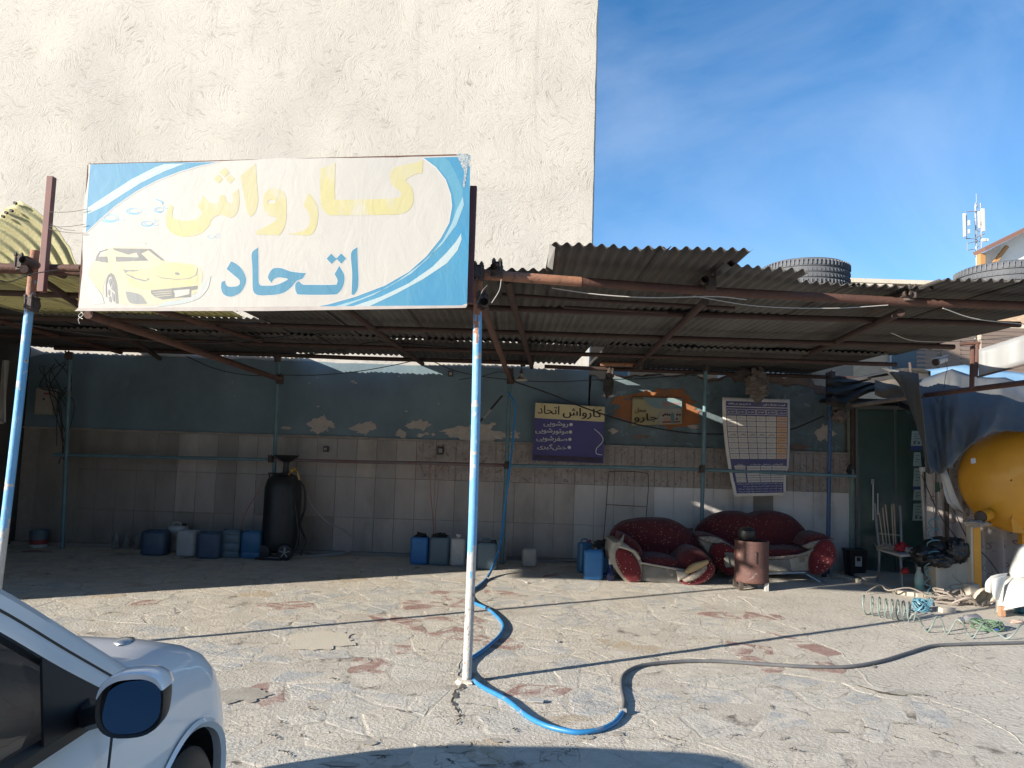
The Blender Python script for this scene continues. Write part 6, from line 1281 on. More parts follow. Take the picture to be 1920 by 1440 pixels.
# axis: pointing right and slightly away; dome towards the camera-left
ax = V((.72, .69, 0)).normalized(); sx = V((-ax.y, ax.x, 0)); cen = V((tc_.x+.27, TY, tc_.z+.02))
def axl(prof, n=40):
    return [[cen+ax*h+(sx*math.cos(a)+V((0, 0, 1))*math.sin(a))*r_ for a in [2*PI*k/n for k in range(n)]] for r_, h in prof]
MB().loft(axl([(.01, -.20), (.15, -.195), (.32, -.17), (.46, -.125), (.57, -.07), (rT-.015, -.01), (rT, .05), (rT, .08), (rT+.006, .085), (rT+.006, .11), (rT, .115), (rT, 1.6), (rT-.05, 1.65), (.01, 1.8)]), True).build('shell', M_or, tn, smooth=True)
e = at(1840, 970, TY-.35); hz_ = cen+ax*-.14+sx*.18+V((0, 0, -.42))
nd = (-ax+V((0, 0, -.25))).normalized()
hz_ = at(1843, 966, TY-.10)
MB().tube([hz_+ax*.22, hz_-ax*.10+V((0, 0, -.015))], .070, 18, caps=False).build('outlet_pipe', M_or, tn, smooth=True); MB().tube([hz_+ax*.15, hz_-ax*.092+V((0, 0, -.014))], .060, 18).build('outlet_bore', M_iron, tn, smooth=True)
for dx, m in ((1823, M_cream), ):
    pass
lg = [(gnd(1836, 1122), 1836), ]
lx = at(1836, 1060, TY-.1).x
MB().box((lx, TY-.05, .42), (.085, .05, .86)).build('leg', M_or, tn, bevel=.003); MB().box((lx-.055, TY-.02, .42), (.03, .09, .86)).build('leg_web', M_cream, tn)
MB().box((at(1920, 1060, TY+.1).x, TY+.1, .42), (.08, .08, .86)).build('leg', M_or, tn); MB().box((lx+.9, TY+1.0, .42), (.08, .08, .86)).build('leg', M_or, tn)
MB().bar((lx-.06, TY, .84), (lx+1.1, TY+.55, .84), .08, .04).build('cradle', M_or, tn); MB().blob((lx-.04, TY-.12, .87), (.14, .07, .045), 6, .4, 2.5).build('cradle_packing', M_lining, tn, smooth=True)
px_poly([(1905, 950), (1916, 962), (1920, 1000), (1900, 998), (1896, 975)], TY-.1, .02, 'gusset', M_or, tn)
for (x, y) in ((1824, 865), ): px_poly([(x-4, y-5), (x+5, y-6), (x+6, y+3), (x-3, y+5)], TY-.32, .003, 'torn_sticker', M_jb[3], tn)
# =============================================================== TARPS, BRACES, BANNER, CAMERA on the right
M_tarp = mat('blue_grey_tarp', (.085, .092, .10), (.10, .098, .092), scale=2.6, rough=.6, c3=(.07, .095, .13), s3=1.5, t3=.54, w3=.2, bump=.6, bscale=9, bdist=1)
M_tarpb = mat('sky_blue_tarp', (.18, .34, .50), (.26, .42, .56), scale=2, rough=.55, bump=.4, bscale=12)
M_dkt = mat('dark_shade_cloth', (.028, .026, .024), (.055, .05, .044), scale=6, rough=.9, bump=.6, bscale=20)
tp_ = thing('blue_tarp', 'weathered blue grey tarpaulin with eyelets draped over the orange tank', 'tarpaulin', at(1800, 800, 9.0))
top_ = [(1650, 690), (1690, 705), (1725, 712), (1760, 700), (1785, 692), (1815, 702), (1850, 708), (1885, 708), (1925, 722), (1990, 735)]
bot_ = [(1722, 700), (1742, 878), (1760, 890), (1768, 886), (1790, 868), (1812, 842), (1835, 824), (1868, 806), (1925, 812), (1990, 815)]
rows = []; nn_ = 54
def lerpl(P, t):
    q = t*(len(P)-1); i = min(int(q), len(P)-2); f_ = q-i; return (P[i][0]+(P[i+1][0]-P[i][0])*f_, P[i][1]+(P[i+1][1]-P[i][1])*f_)
for j in range(23):
    v = j/22; row = []
    for i in range(nn_+1):
        u = i/nn_; a, b = lerpl(top_, u), lerpl(bot_, u); b = (b[0]+3*mnoise.noise(V((u*30, 1, 1))), b[1]+7*mnoise.noise(V((u*26, 3, 1)))); x, y = a[0]+(b[0]-a[0])*v, a[1]+(b[1]-a[1])*v
        Y = 9.7-.95*v**.7-.5*u*(1-v*.5)+.05*math.sin(u*23+v*2)*v+.06*mnoise.noise(V((u*7, v*3, 2)))+.03*mnoise.noise(V((u*22, v*5, 7)))
        row.append(at(x, y, Y))
    rows.append(row)
MB().loft(rows).build('sheet', M_tarp, tp_, smooth=True, solid=.004)
# lower left lappet in front of the booth
rows = []
for j in range(13):
    v = j/12; xa = 1733-6*v*(1-v)+2*v; xb = 1803-(1803-1766)*v; rows.append([at(xa+(xb-xa)*i/10, 742+(884-742)*v+5*math.sin(i*.5)*v, 9.3-.15*(i/10)+.06*math.sin(i*1.1+v)) for i in range(11)])
MB().loft(rows).build('lappet', M_tarp, tp_, smooth=True, solid=.004)
for (x, y, Y) in ((1746, 811, 9.28), (1740, 848, 9.28), (1783, 867, 8.75), (1850, 808, 8.7)):
    MB().tube([at(x, y, Y)+V((.026*math.cos(a), 0, .026*math.sin(a))) for a in [2*PI*k/12 for k in range(13)]], .006, 6).build('eyelet', M_gh, tp_)
MB().tube(curve([at(1760, 812, 9.1), at(1770, 835, 9.0), at(1780, 862, 8.9), at(1786, 878, 8.85)], 5), .007, 6).build('stitched_seam', M_bei, tp_)
# sun lit back fold of the tarp
fb = thing('far_tarp', 'bright blue tarpaulin ridge catching the sun behind the grey one', 'tarpaulin', at(1780, 700, 10.6))
rows = [[at(x, y0+(y1-y0)*j/6, 11.2-.5*j/6)+V((0, .04*math.sin(k*1.3+j), 0)) for k, (x, y0, y1) in enumerate([(1660, 700, 722), (1690, 697, 720), (1720, 694, 720), (1750, 692, 720), (1780, 688, 722), (1810, 684, 724), (1840, 690, 726), (1870, 694, 728), (1900, 698, 730), (1935, 702, 740), (1990, 705, 750)])] for j in range(7)]
MB().loft(rows).build('sheet', M_tarpb, fb, smooth=True, solid=.004)
# dark shade cloth bunched above the booth
dk = thing('shade_cloth', 'bunched dark brown shade cloth sagging above the glass booth', 'cloth', at(1640, 740, 10.2))
rows = []
for j in range(11):
    v = j/10; rows.append([at(1548+(1745-1548)*i/30, (698+8*math.sin(i*.2))+(745+14*math.sin(i*.28+1)-698+(18 if i > 20 else 0))*v, 10.5-.5*v-.25*i/30+.07*math.sin(j*1.9+i*.2)) for i in range(31)])
MB().loft(rows).build('sheet', M_dkt, dk, smooth=True, solid=.004)
rows = [[at(1640+(1722-1640)*i/10, 712+(28+i*2.2)*v+math.sin(i)*2, 9.9-.2*v+.05*math.sin(v*7+i*.4)) for i in range(11)] for v in [j/8 for j in range(9)]]
MB().loft(rows).build('fold', mat('tan_cloth', (.16, .13, .10), (.10, .085, .07), scale=6, rough=.9), dk, smooth=True, solid=.004)
for (a, b, r_) in (((1560, 748), (1592, 762), .05), ((1660, 690), (1738, 752), .035), ((1668, 700), (1745, 742), .03)): MB().tube(curve([at(*a, 10), at((a[0]+b[0])/2, (a[1]+b[1])/2+3, 9.9), at(*b, 9.7)], 5), r_, 8).build('roll', M_dkt, dk, smooth=True)
MB().blob(at(1573, 780, 10.2), (.10, .07, .09), 4, .4, 3, 14, 9).build('tied_rag', mat('brown_rag', (.17, .12, .10), (.10, .08, .07), scale=10, rough=1), dk, smooth=True)
rb_ = thing('rag_bundle', 'brown striped rag bundle hanging over the top of the price list', 'rag', at(1420, 725, 10.15))
crumple(at(1420, 722, 10.12), (.15, .08, .22), 6, 18, 12, .3, 3).build('bundle', mat('striped_rag', (.20, .165, .14), (.075, .06, .052), scale=14, rough=1, stretch=(1, 1, 3), bump=1, bscale=30), rb_, smooth=True)
crumple(at(1402, 700, 10.2), (.17, .06, .07), 9, 16, 8, .3, 3).build('bundle', M_dkt, rb_, smooth=True)
# slanting pipe
o = MB().tube([at(1563, 765, 10.4), at(1640, 755, 9.8), at(1740, 740, 9.1)], .03, 10).build('slanting_pipe', mat('rust_pale_pipe', (.22, .18, .15), (.13, .10, .085), scale=7, rough=.7), smooth=True, org=at(1563, 765, 10.4)); tag(o, 'long rusty pipe slanting from the navy post out over the tarp', 'pipe')
MB().tube([at(1735, 740.6, 9.13), at(1830, 729, 8.4), at(1925, 717, 7.8), at(2010, 706, 7.3)], .031, 10).build('rust_length', M_rust, o, smooth=True)
# twin posts and hanging panel
o = thing('hanging_panel', 'grey translucent plastic panel hung on two rusty posts at the right edge', 'panel', at(1828, 725, 8.3))
MB().tube([at(1824, 640, 8.3), at(1822, 728, 8.3)], .026, 8).build('post', M_rust, o); MB().tube([at(1833, 645, 8.2), at(1830, 706, 8.2)], .02, 8).build('post', M_rust, o)
M_pan = mat('grey_translucent_sheet', (.38, .38, .37), (.32, .32, .31), scale=2, rough=.5, trans=.35)
rows = [[at(1835+(2000-1835)*i/12, (655-52*i/12)+((706-42*i/12)-(655-52*i/12))*j/5, 8.15-.6*i/12+.02*math.sin(i)) for i in range(13)] for j in range(6)]
MB().loft(rows).build('plastic_sheet', M_pan, o, smooth=True, solid=.004); MB().tube([at(1832, 707, 8.13), at(2000, 663, 7.55)], .012, 6).build('hem_bar', M_iron, o)
pipe('beam', at(1800, 646, 8.25), at(1838, 643, 8.2), .018)
o = thing('steel_strut', 'thin dark strut standing under the roof edge over the tarp', 'strut', at(1712, 735, 9.4)); MB().tube([at(1706, 680, 9.5), at(1712, 738, 9.4)], .018, 8).build('rod', M_iron, o)
# security camera
p = at(1762, 677, 8.0); o = thing('security_camera', 'white bullet security camera hanging under the right roof edge', 'security camera', p)
d = (V((-.8, -.45, -.25))).normalized(); MB().tube([p-d*.10, p+d*.06], .034, 14).build('body', M_jb[3], o, smooth=True); MB().tube([p+d*.06, p+d*.085], .038, 14).build('lens', mat('dark_red_lens', (.02, .008, .008), rough=.2), o, smooth=True)
MB().bar(p-d*.11+V((0, 0, .045)), p+d*.10+V((0, 0, .045)), .075, .006).build('sun_shield', M_jb[3], o); MB().tube([p+V((.02, .02, .03)), p+V((.05, .03, .13))], .014, 8).build('bracket', M_gh, o, smooth=True)
MB().tube(curve([p+V((.06, 0, 0)), p+V((.08, 0, -.08)), p+V((.06, 0, -.16)), p+V((.04, 0, -.3))], 4), .003, 5).build('cable', M_bc, o)
bp_ = at(1768, 652, 8.0); o = thing('junction_box', 'white rectangular junction box fixed above the security camera', 'junction box', bp_); MB().box(bp_, (.17, .12, .05)).build('box', M_jb[4], o, bevel=.006); MB().box(bp_+V((-.11, 0, 0)), (.06, .1, .06)).build('dark_end', M_gh, o, bevel=.004)
# =============================================================== RIGHT SIDE CLUTTER
M_wp = mat('grey_white_fender', (.56, .56, .53), (.48, .48, .455), scale=3, rough=.5, c3=(.33, .30, .26), s3=9, t3=.66, w3=.1)
wf = thing('broken_plastic_panel', 'large broken greyish white moulded plastic panel leaning in the rubbish at the right edge', 'plastic panel', gnd(1880, 1165))
def shell(rows_px, name, m=M_wp, amp=.015):
    rr = []
    for r_ in rows_px: rr.append(curve([at(x, y, Y) for x, y, Y in r_], 5))
    n = len(rr[0]); cols_ = [curve([rr[k][i] for k in range(len(rr))], 5) for i in range(n)]
    return MB().loft(cols_).build(name, m, wf, smooth=True, solid=.008)
shell([[(1908, 1022, 8.5), (1930, 1020, 8.4), (1975, 1020, 8.3)], [(1893, 1068, 8.3), (1920, 1062, 8.15), (1975, 1060, 8.1)], [(1896, 1085, 8.25), (1920, 1082, 8.05), (1975, 1080, 8.0)]], 'upper_shell')
shell([[(1896, 1078, 8.3), (1925, 1080, 8.1), (1980, 1085, 8.0)], [(1872, 1095, 8.2), (1915, 1105, 7.9), (1980, 1110, 7.8)], [(1866, 1150, 8.1), (1900, 1140, 7.75), (1980, 1128, 7.7)]], 'lower_shell')
shell([[(1890, 1074, 8.25), (1875, 1076, 8.15), (1858, 1080, 8.1)], [(1880, 1086, 8.15), (1862, 1088, 8.05), (1848, 1092, 8.05)], [(1874, 1112, 8.1), (1858, 1112, 8.0), (1847, 1108, 8.02)]], 'bent_flap')
shell([[(1888, 1078, 8.1), (1872, 1082, 8.0), (1860, 1086, 7.98)], [(1880, 1100, 8.0), (1868, 1104, 7.92), (1860, 1106, 7.92)], [(1872, 1124, 7.95), (1866, 1124, 7.9), (1862, 1118, 7.9)]], 'bent_flap')
MB().box(at(1878, 1146, 7.9), (.05, .05, .1)).build('copper_bracket', mat('copper_brown', (.42, .22, .13), rough=.6), wf)
# lamp-shade like dish
p = gnd(1848, 1138); o = MB().lathe((0, 0, 0), [(.03, .10), (.09, .07), (.135, .01), (.14, 0), (.13, .012), (.085, .062)], 24, caps=False).build('plastic_dish', M_cream, smooth=True, org=V((0, 0, 0)), solid=.004); o.location = p+V((0, 0, .09)); o.rotation_euler = (-1.1, .3, .4); tag(o, 'cream plastic dish tipped on its side in the rubbish', 'dish')
# kerb, ridges
o = thing('kerb', 'low broken mortar kerb of pale stones running in front of the booth', 'kerb', gnd(1700, 1112))
kp = [gnd(1560, 1082), gnd(1640, 1100), gnd(1700, 1117), gnd(1760, 1118), gnd(1830, 1112)]
kp = curve(kp, 4)
for a, b in zip(kp, kp[1:]):
    d = (b-a); c = (a+b)/2; mb = MB().box(c+V((0, 0, .022+R(-.006, .006))), (d.length*.96, .07, .05), rz=math.atan2(d.y, d.x)+R(-.05, .05)); mb.build('kerb_stone', mat('kerb_stone', (.47, .42, .34), (.38, .34, .28), scale=9, rough=.95, bump=.7, bscale=30), o, bevel=.008)
MB().prism([gnd(1600, 1078, .03), gnd(1640, 1095, .03), gnd(1700, 1112, .03), gnd(1840, 1108, .03), gnd(1840, 1070, .03), gnd(1640, 1065, .03)], (0, 0, .012)).build('step_slab', M_ground, o)
# coil hoses
def coil(a, b, r0, r1, turns, rad, m, label, lay_=0, n=18, name='coiled_hose', drop=0, stretch=1):
    a, b = V(a), V(b); d = (b-a); u = d.normalized(); s_ = V((-u.y, u.x, 0)); 
    if s_.length < .1: s_ = V((1, 0, 0))
    s_.normalize(); w_ = u.cross(s_); pts = []
    for k in range(int(turns*n)+1):
        t = k/(turns*n); r_ = r0+(r1-r0)*t; an = 2*PI*k/n; tt = t**stretch
        p = a+d*tt+(s_*math.cos(an)+w_*math.sin(an))*r_*(1+.12*mnoise.noise(V((k*.09, 3, 0)))); p.z = max(p.z, rad) if lay_ else p.z; pts.append(p)
    o = MB().tube(pts, rad, 6).build(name, m, smooth=True, org=a); return tag(o, label, 'coiled hose')
M_gch = mat('grey_green_coil', (.16, .21, .19), (.22, .25, .23), scale=8, rough=.5); M_bch = mat('pale_blue_coil', (.07, .20, .28), (.12, .26, .32), scale=8, rough=.45); M_tch = mat('taupe_hose', (.28, .235, .20), (.22, .19, .16), scale=8, rough=.6)
coil(gnd(1618, 1152)+V((0, .05, .09)), gnd(1712, 1166)+V((0, 0, .09)), .095, .10, 8, .0075, M_gch, 'grey green spiral air hose with tight loops lying on the concrete', stretch=.8)
pts = [gnd(x, y, z) for x, y, z in [(1706, 1160, .10), (1712, 1152, .15), (1722, 1158, .12), (1732, 1176, .02), (1740, 1184, .012), (1748, 1172, .08), (1756, 1156, .15), (1765, 1162, .12), (1770, 1180, .03), (1777, 1188, .012), (1786, 1174, .08), (1795, 1162, .15), (1806, 1170, .12), (1814, 1187, .03), (1824, 1196, .012), (1834, 1182, .08), (1845, 1167, .14), (1858, 1178, .08), (1874, 1190, .03), (1888, 1197, .012), (1902, 1188, .06), (1914, 1172, .12), (1935, 1165, .12)]]
cable('stretched_coil', pts, .0072, M_gch, 'stretched out tail of the grey green spiral hose in long waves', 'coiled hose', k=6)
def messy(c, rx, ry, rz, n, rad, m, label, seed):
    r_ = random.Random(seed); mb = MB()
    for k in range(n):
        a0 = r_.uniform(0, 6.28); tl = r_.uniform(-.5, .5); q = r_.uniform(.5, 1); off = V((r_.uniform(-.3, .3)*rx, r_.uniform(-.3, .3)*ry, 0))
        pts = []
        for t in range(9):
            an = a0+t*.72; p = c+off+V((rx*q*.6*math.cos(an), ry*q*.6*math.sin(an), rz*(.5+.5*math.sin(an*1.0+tl*4)))); p.z = max(p.z, rad); pts.append(p)
        mb.tube(curve(pts, 3), rad, 5)
    return tag(mb.build('coiled_hose', m, smooth=True, org=c), label, 'coiled hose')
messy(gnd(1728, 1146), .14, .12, .12, 15, .0065, M_bch, 'bunched pale blue spiral hose lying on the concrete edge', 3)
messy(gnd(1852, 1180), .20, .15, .08, 18, .006, mat('green_coil', (.06, .12, .09), (.15, .22, .13), scale=20, rough=.5), 'dull green spiral hose bundled in the rubbish at the right', 8)
coil(at(1752, 972, 9.3), at(1748, 1068, 9.0), .055, .075, 4.6, .0075, M_bch, 'pale blue spiral hose hanging in front of the garbage bag')
cable('hose', [at(1745, 1064, 8.98), at(1736, 1074, 8.95), at(1742, 1084, 8.95), at(1733, 1094, 8.92), at(1745, 1100, 8.9), at(1740, 1108, 8.85), gnd(1742, 1122, .03), gnd(1735, 1130, .05)], .006, M_bch, 'thin pale blue hose end dropping down the side of the cream box', 'hose')
cable('hose', [at(1785, 1078, 8.93), at(1795, 1088, 8.93), at(1803, 1095, 8.93), at(1790, 1096, 8.9), at(1780, 1100, 8.9), at(1792, 1108, 8.9)], .006, M_tch, 'thin taupe hose kinked on the front of the cream box', 'hose')
o = None
mb = MB(); rr_ = random.Random(5)
c = gnd(1812, 1132)
for k in range(16):
    q = [c+V((rr_.uniform(-.32, .28), rr_.uniform(-.18, .22), .02))]
    for j in range(4): n_ = q[-1]+V((rr_.uniform(-.22, .22), rr_.uniform(-.12, .12), 0)); n_.z = rr_.choice([.015, .03, .06, .11]); q.append(n_)
    mb.tube(curve(q, 4), rr_.uniform(.008, .014), 6)
tag(mb.build('hose_heap', M_tch, smooth=True, org=c), 'heap of dusty taupe hoses tangled around the foot of the orange tank leg', 'hoses')
p = gnd(1826, 1125); o = MB().box(p+V((0, .05, .09)), (.14, .12, .18), rz=.2).build('concrete_block', mat('kerb_stone', (.47, .42, .34)), org=p, bevel=.012); tag(o, 'pale concrete footing block under the orange tank leg', 'block')
for k, (x, y, sx_, sy_, sz_, rz, m, lb) in enumerate([(1775, 1148, .16, .08, .05, .1, M_cream, 'pale brick lying at the edge of the concrete'), (1795, 1130, .10, .07, .05, .7, M_bei, 'crumpled light scrap below the cream box'), (1778, 1127, .07, .05, .05, .2, M_jb[3], 'white plastic scrap on the ground below the cream box'), (1855, 1170, .12, .06, .03, .5, mat('rust_scrap', (.35, .2, .12)), 'orange brown scrap in the rubbish at the right edge'), (1905, 1168, .14, .08, .03, -.3, mat('pink_scrap', (.5, .36, .3)), 'pinkish scrap at the right edge')]):
    p = gnd(x, y); o = crumple(p+V((0, 0, sz_/2)), (sx_/2, sy_/2, sz_/2), k+3, 12, 8, .3, 2).build('scrap', m, smooth=True, org=p) if k else MB().box(p+V((0, 0, sz_/2)), (sx_, sy_, sz_), rz=rz).build('brick', m, org=p, bevel=.006)
    o.location = p; tag(o, lb, 'brick' if k == 0 else 'scrap')
p = gnd(1815, 1170); o = thing('hose_nozzle', 'grey plastic bottle like nozzle lying beside the green coil', 'nozzle', p); MB().tube([p+V((-.05, 0, .035)), p+V((-.02, 0, .045)), p+V((.10, .02, .05)), p+V((.14, .02, .04))], [.02, .045, .05, .03], 12).build('body', mat('grey_smoked_plastic', (.18, .18, .19), rough=.25), o, smooth=True); MB().lathe(p+V((-.07, 0, .035)), [(.028, -.02), (.028, .02)], 12, 'X').build('cap', M_chrome, o, smooth=True)
o = thing('blue_clip', 'tiny bright blue plastic clip on the ground near the green coil', 'clip', gnd(1868, 1185)); MB().blob(gnd(1868, 1185)+V((0, 0, .015)), (.03, .02, .012), 3, .4).build('clip', mat('bright_blue', (.02, .09, .4)), o)
o = thing('pale_blue_rag', 'pale blue plastic rag at the right edge under the white panel', 'rag', gnd(1912, 1150)); crumple(gnd(1915, 1150)+V((0, 0, .05)), (.07, .06, .07), 5, 14, 9, .35, 3).build('rag', M_bch, o, smooth=True)
for k, (x, y) in enumerate(((1546, 1090), (1562, 1087), (1585, 1092), (988, 1130 if False else 1094), (1045, 1205))):
    p = gnd(x, y); o = MB().box(p+V((0, 0, .012)), (R(.03, .06), R(.02, .03), .008), rz=R(0, 3)).build('litter', M_jb[3], org=p); tag(o, ['white scrap of paper in the shade right of the sofa leg', 'second white scrap, on the shaded floor nearer the black bin', 'third tiny white scrap by the shaded floor crack', 'tiny white scrap on the floor left of the blue cans', 'tiny white chip on the paving right of the front pole'][k], 'litter')
p = gnd(1003, 1319); o = MB().prism([p+V((-.05, -.02, .014)), p+V((-.01, .03, .02)), p+V((.06, .012, .016)), p+V((.05, -.02, .013))], (0, 0, .006)).build('litter', M_jb[3], org=p); tag(o, 'white torn paper scrap on the paving right of the hose', 'litter')
# =============================================================== TYRES ON THE ROOF
M_tyre = mat('tyre_rubber', (.075, .08, .09), (.10, .105, .115), scale=9, rough=.75); M_tread = mat('tyre_groove', (.03, .03, .032), rough=.9)
def tyre(px, py_top, Y, rt, ht, label):
    tp0 = at(px, py_top, Y-rt*.8); c = V((tp0.x, Y, tp0.z-ht)); t = thing('tyre', label, 'tyre', c, 'tyres lying on the roof')
    O = V((0, 0, 0)); prof = []
    h = ht
    # lying flat: tread is the outer side, with circumferential grooves
    prof = [(rt*.60, h*.12), (rt*.66, 0.0), (rt*.90, 0.0), (rt*.975, h*.10), (rt, h*.18), (rt, h*.27), (rt*.975, h*.275), (rt*.975, h*.31), (rt, h*.315), (rt, h*.46), (rt*.975, h*.465), (rt*.975, h*.50), (rt, h*.505), (rt, h*.66), (rt*.975, h*.665), (rt*.975, h*.70), (rt, h*.705), (rt, h*.82), (rt*.975, h*.90), (rt*.90, h), (rt*.66, h), (rt*.60, h*.88)]
    MB().lathe((0, 0, 0), prof, 72, caps=False).build('carcass', M_tyre, t, smooth=True, org=O)
    mb = MB()
    for k in range(66):
        a = 2*PI*k/66; m_ = Matrix.Rotation(a, 3, 'Z')
        for (z0, z1) in ((.74, .92), (.10, .25)): mb.box(m_ @ V((rt*.995, 0, h*(z0+z1)/2)), (.02, .008, h*(z1-z0)), rot=m_)
        for z0 in (.385, .58): mb.box(m_ @ V((rt*.998, 0, h*z0)), (.012, .005, h*.09), rot=m_ @ Matrix.Rotation(.5, 3, 'X'))
    o = mb.build('tread_blocks', mat('tyre_block', (.13, .135, .145), rough=.8), t, org=O); o['kind'] = 'stuff'
    return t
tyre(1535, 484, 6.15, .345, .24, 'car tyre lying flat on the corrugated roof against the sky')
tyre(1945, 488, 6.05, .40, .24, 'second tyre lying on the roof, cut by the right edge of the view')
# =============================================================== FAR THINGS
M_brick = bpy.data.materials.new('tan_brick'); M_brick.use_nodes = True; n = M_brick.node_tree; bt = n.nodes.new('ShaderNodeTexBrick'); tcx = n.nodes.new('ShaderNodeTexCoord'); mpx = n.nodes.new('ShaderNodeMapping'); mpx.inputs['Rotation'].default_value = (PI/2, 0, 0)
bt.inputs['Color1'].default_value = (.52, .37, .24, 1); bt.inputs['Color2'].default_value = (.44, .30, .19, 1); bt.inputs['Mortar'].default_value = (.36, .30, .24, 1); bt.inputs['Scale'].default_value = 4.2; bt.inputs['Mortar Size'].default_value = .014
n.links.new(tcx.outputs['Object'], mpx.inputs[0]); n.links.new(mpx.outputs[0], bt.inputs['Vector']); n.links.new(bt.outputs[0], n.nodes['Principled BSDF'].inputs['Base Color']); n.nodes['Principled BSDF'].inputs['Roughness'].default_value = .9
def building(name, label, x0, x1, Y, dep, H_, m, wins=(), par=True):
    t = thing(name, label, 'building', ((x0+x1)/2, Y, 0)); MB().box(((x0+x1)/2, Y+dep/2, H_/2), (x1-x0, dep, H_)).build('wall', m, t)
    if par: MB().box(((x0+x1)/2, Y+dep/2, H_+.06), (x1-x0+.2, dep+.2, .12)).build('parapet', M_cream, t)
    for (wx, wz, ww, wh, kind) in wins:
        fr_ = MB().box((wx, Y-.03, wz), (ww+.12, .08, wh+.12)).build('window', M_jb[3] if kind == 'w' else M_cream, t)
        if kind == 's':
            for k in range(int(wh/.12)): MB().box((wx, Y-.09, wz-wh/2+.06+k*.12), (ww, .03, .10), rot=Matrix.Rotation(.3, 3, 'X')).build('shutter_slat', mat('brown_shutter', (.23, .17, .14), rough=.6), fr_)
        else: MB().box((wx, Y-.085, wz), (ww, .02, wh)).build('pane', mat('dark_window', (.06, .08, .10), rough=.1), fr_)
    return t
Yb = 21.
X = lambda px, py=690: at(px, py, Yb).x
Z = lambda px, py: at(px, py, Yb).z
hb = Z(1648, 532)
building('brick_building', 'tan brick apartment house with brown shutters seen under the right roof edge', X(1600), X(1990), Yb, 9, hb,
         M_brick, [(X(1636), Z(1636, 560), 1., .8, 's'), (X(1756), Z(1756, 665), 1.25, 1.5, 's'), (X(1790), Z(1790, 660), 1.0, 1.6, 's'), (X(1880), Z(1880, 660), 1.3, 1.5, 's'), (X(1700), Z(1700, 690), .9, 1.0, 'w')])
building('orange_house', 'orange brown brick house glimpsed through the gap between roof and broken wall', X(1060), X(1318), 19.5, 8, at(1200, 640, 19.5).z, mat('orange_brick', (.42, .24, .13), (.36, .21, .12), scale=3, rough=.9), [(at(1160, 683, 19.5).x, at(1160, 684, 19.5).z, .45, .7, 'w')])
building('white_house', 'pale house wall glimpsed left of the brick apartment house', X(1380), X(1592), 24, 6, at(1450, 660, 24).z, mat('white_render', (.62, .56, .50), (.56, .50, .44), scale=2, rough=.9), [(at(1500, 700, 24).x, at(1500, 700, 24).z, .9, 1.1, 's')])
# white building with red-brown eaves at right
wt_ = thing('white_hall', 'tall white hall with a brown sloping eave at the right edge of the sky', 'building', (at(1900, 480, 27).x, 27, 0))
a, b, c_ = at(1836, 478, 27), at(1925, 433, 27), at(2060, 366, 27)
MB().prism([V((a.x, 27, 0)), V((c_.x+3, 27, 0)), V((c_.x+3, 27, c_.z+1.5)), c_, b, a], (6.4, 10, 0)).build('wall', mat('bright_white_render', (.80, .79, .76), rough=.9), wt_)
MB().bar(a+V((-.15, -.25, .05)), c_+V((.5, -.25, .35)), .7, .13).build('eave', mat('eave_brown', (.20, .11, .085), rough=.7), wt_); MB().box((a.x-.02, 26.85, a.z/2), (.18, .2, a.z)).build('downpipe', mat('ochre_pipe', (.42, .22, .08), rough=.6), wt_)
MB().bar(a+V((.9, -.2, .3)), a+V((.0, -.2, -.9)), .12, .12).build('eave_bracket', mat('ochre_pipe', (.42, .22, .08)), wt_)
# antenna mast
AY = 60.; mt = thing('antenna_mast', 'lattice phone mast with white panel antennas standing far off against the sky', 'mast', (at(1831, 450, AY).x, AY, 0))
M_gal = mat('galvanised', (.24, .25, .26), rough=.5); M_ant = mat('antenna_white', (.50, .49, .45), rough=.5)
xa = at(1832, 430, AY).x; zt2 = at(1833, 382, AY).z; zb2 = 6.; wd = .42
mb = MB(); cs = [(xa-wd/2, AY-wd/2), (xa+wd/2, AY-wd/2), (xa, AY+wd/2)]
for (x, y) in cs: mb.tube([(x, y, 0), (x, y, zt2)], .045, 5)
mb.build('mast_leg', M_gal, mt); mb = MB(); z = zb2; k = 0
while z < zt2-.5:
    for i in range(3): p, q = cs[i], cs[(i+1) % 3]; mb.tube([(p[0], p[1], z), (q[0], q[1], z+.42)], .025, 4); mb.tube([(q[0], q[1], z+.42), (p[0], p[1], z+.84)], .025, 4)
    z += .84
mb.build('lattice_bracing', M_gal, mt)
MB().tube([(xa, AY, zt2-.3), (xa, AY, at(1834, 363, AY).z)], .03, 5).build('lightning_rod', M_gal, mt)
for (x, y0, y1, wpx) in ((1808.5, 400, 444, 5), (1843.5, 391, 434, 6), (1817, 413, 423, 4), (1817, 430, 438, 3.5), (1836, 396, 428, 4)):
    p, q = at(x, y0, AY-.6), at(x, y1, AY-.6); MB().box((p+q)/2, (wpx*AY/CF, .14, (p-q).length)).build('panel_antenna', M_ant, mt, bevel=.03)
for (x0, y0, x1, y1) in ((1811, 397, 1831, 396), (1811, 447, 1831, 448), (1814, 455, 1814, 469), (1814, 456, 1832, 452), (1814, 469, 1826, 467), (1830, 420, 1846, 416), (1830, 445, 1846, 438), (1812, 400, 1812, 450), (1841, 438, 1841, 458)): MB().tube([at(x0, y0, AY-.4), at(x1, y1, AY-.3)], .04, 5).build('bracket_tube', M_gal, mt)
MB().lathe(at(1845, 450, AY-.5), [(.14, -.1), (.16, .05), (.05, .12)], 12, 'Y').build('dish', M_ant, mt, smooth=True); MB().lathe(at(1850, 450, AY-.5), [(.12, -.1), (.14, .05), (.05, .12)], 12, 'Y').build('dish', M_ant, mt, smooth=True)
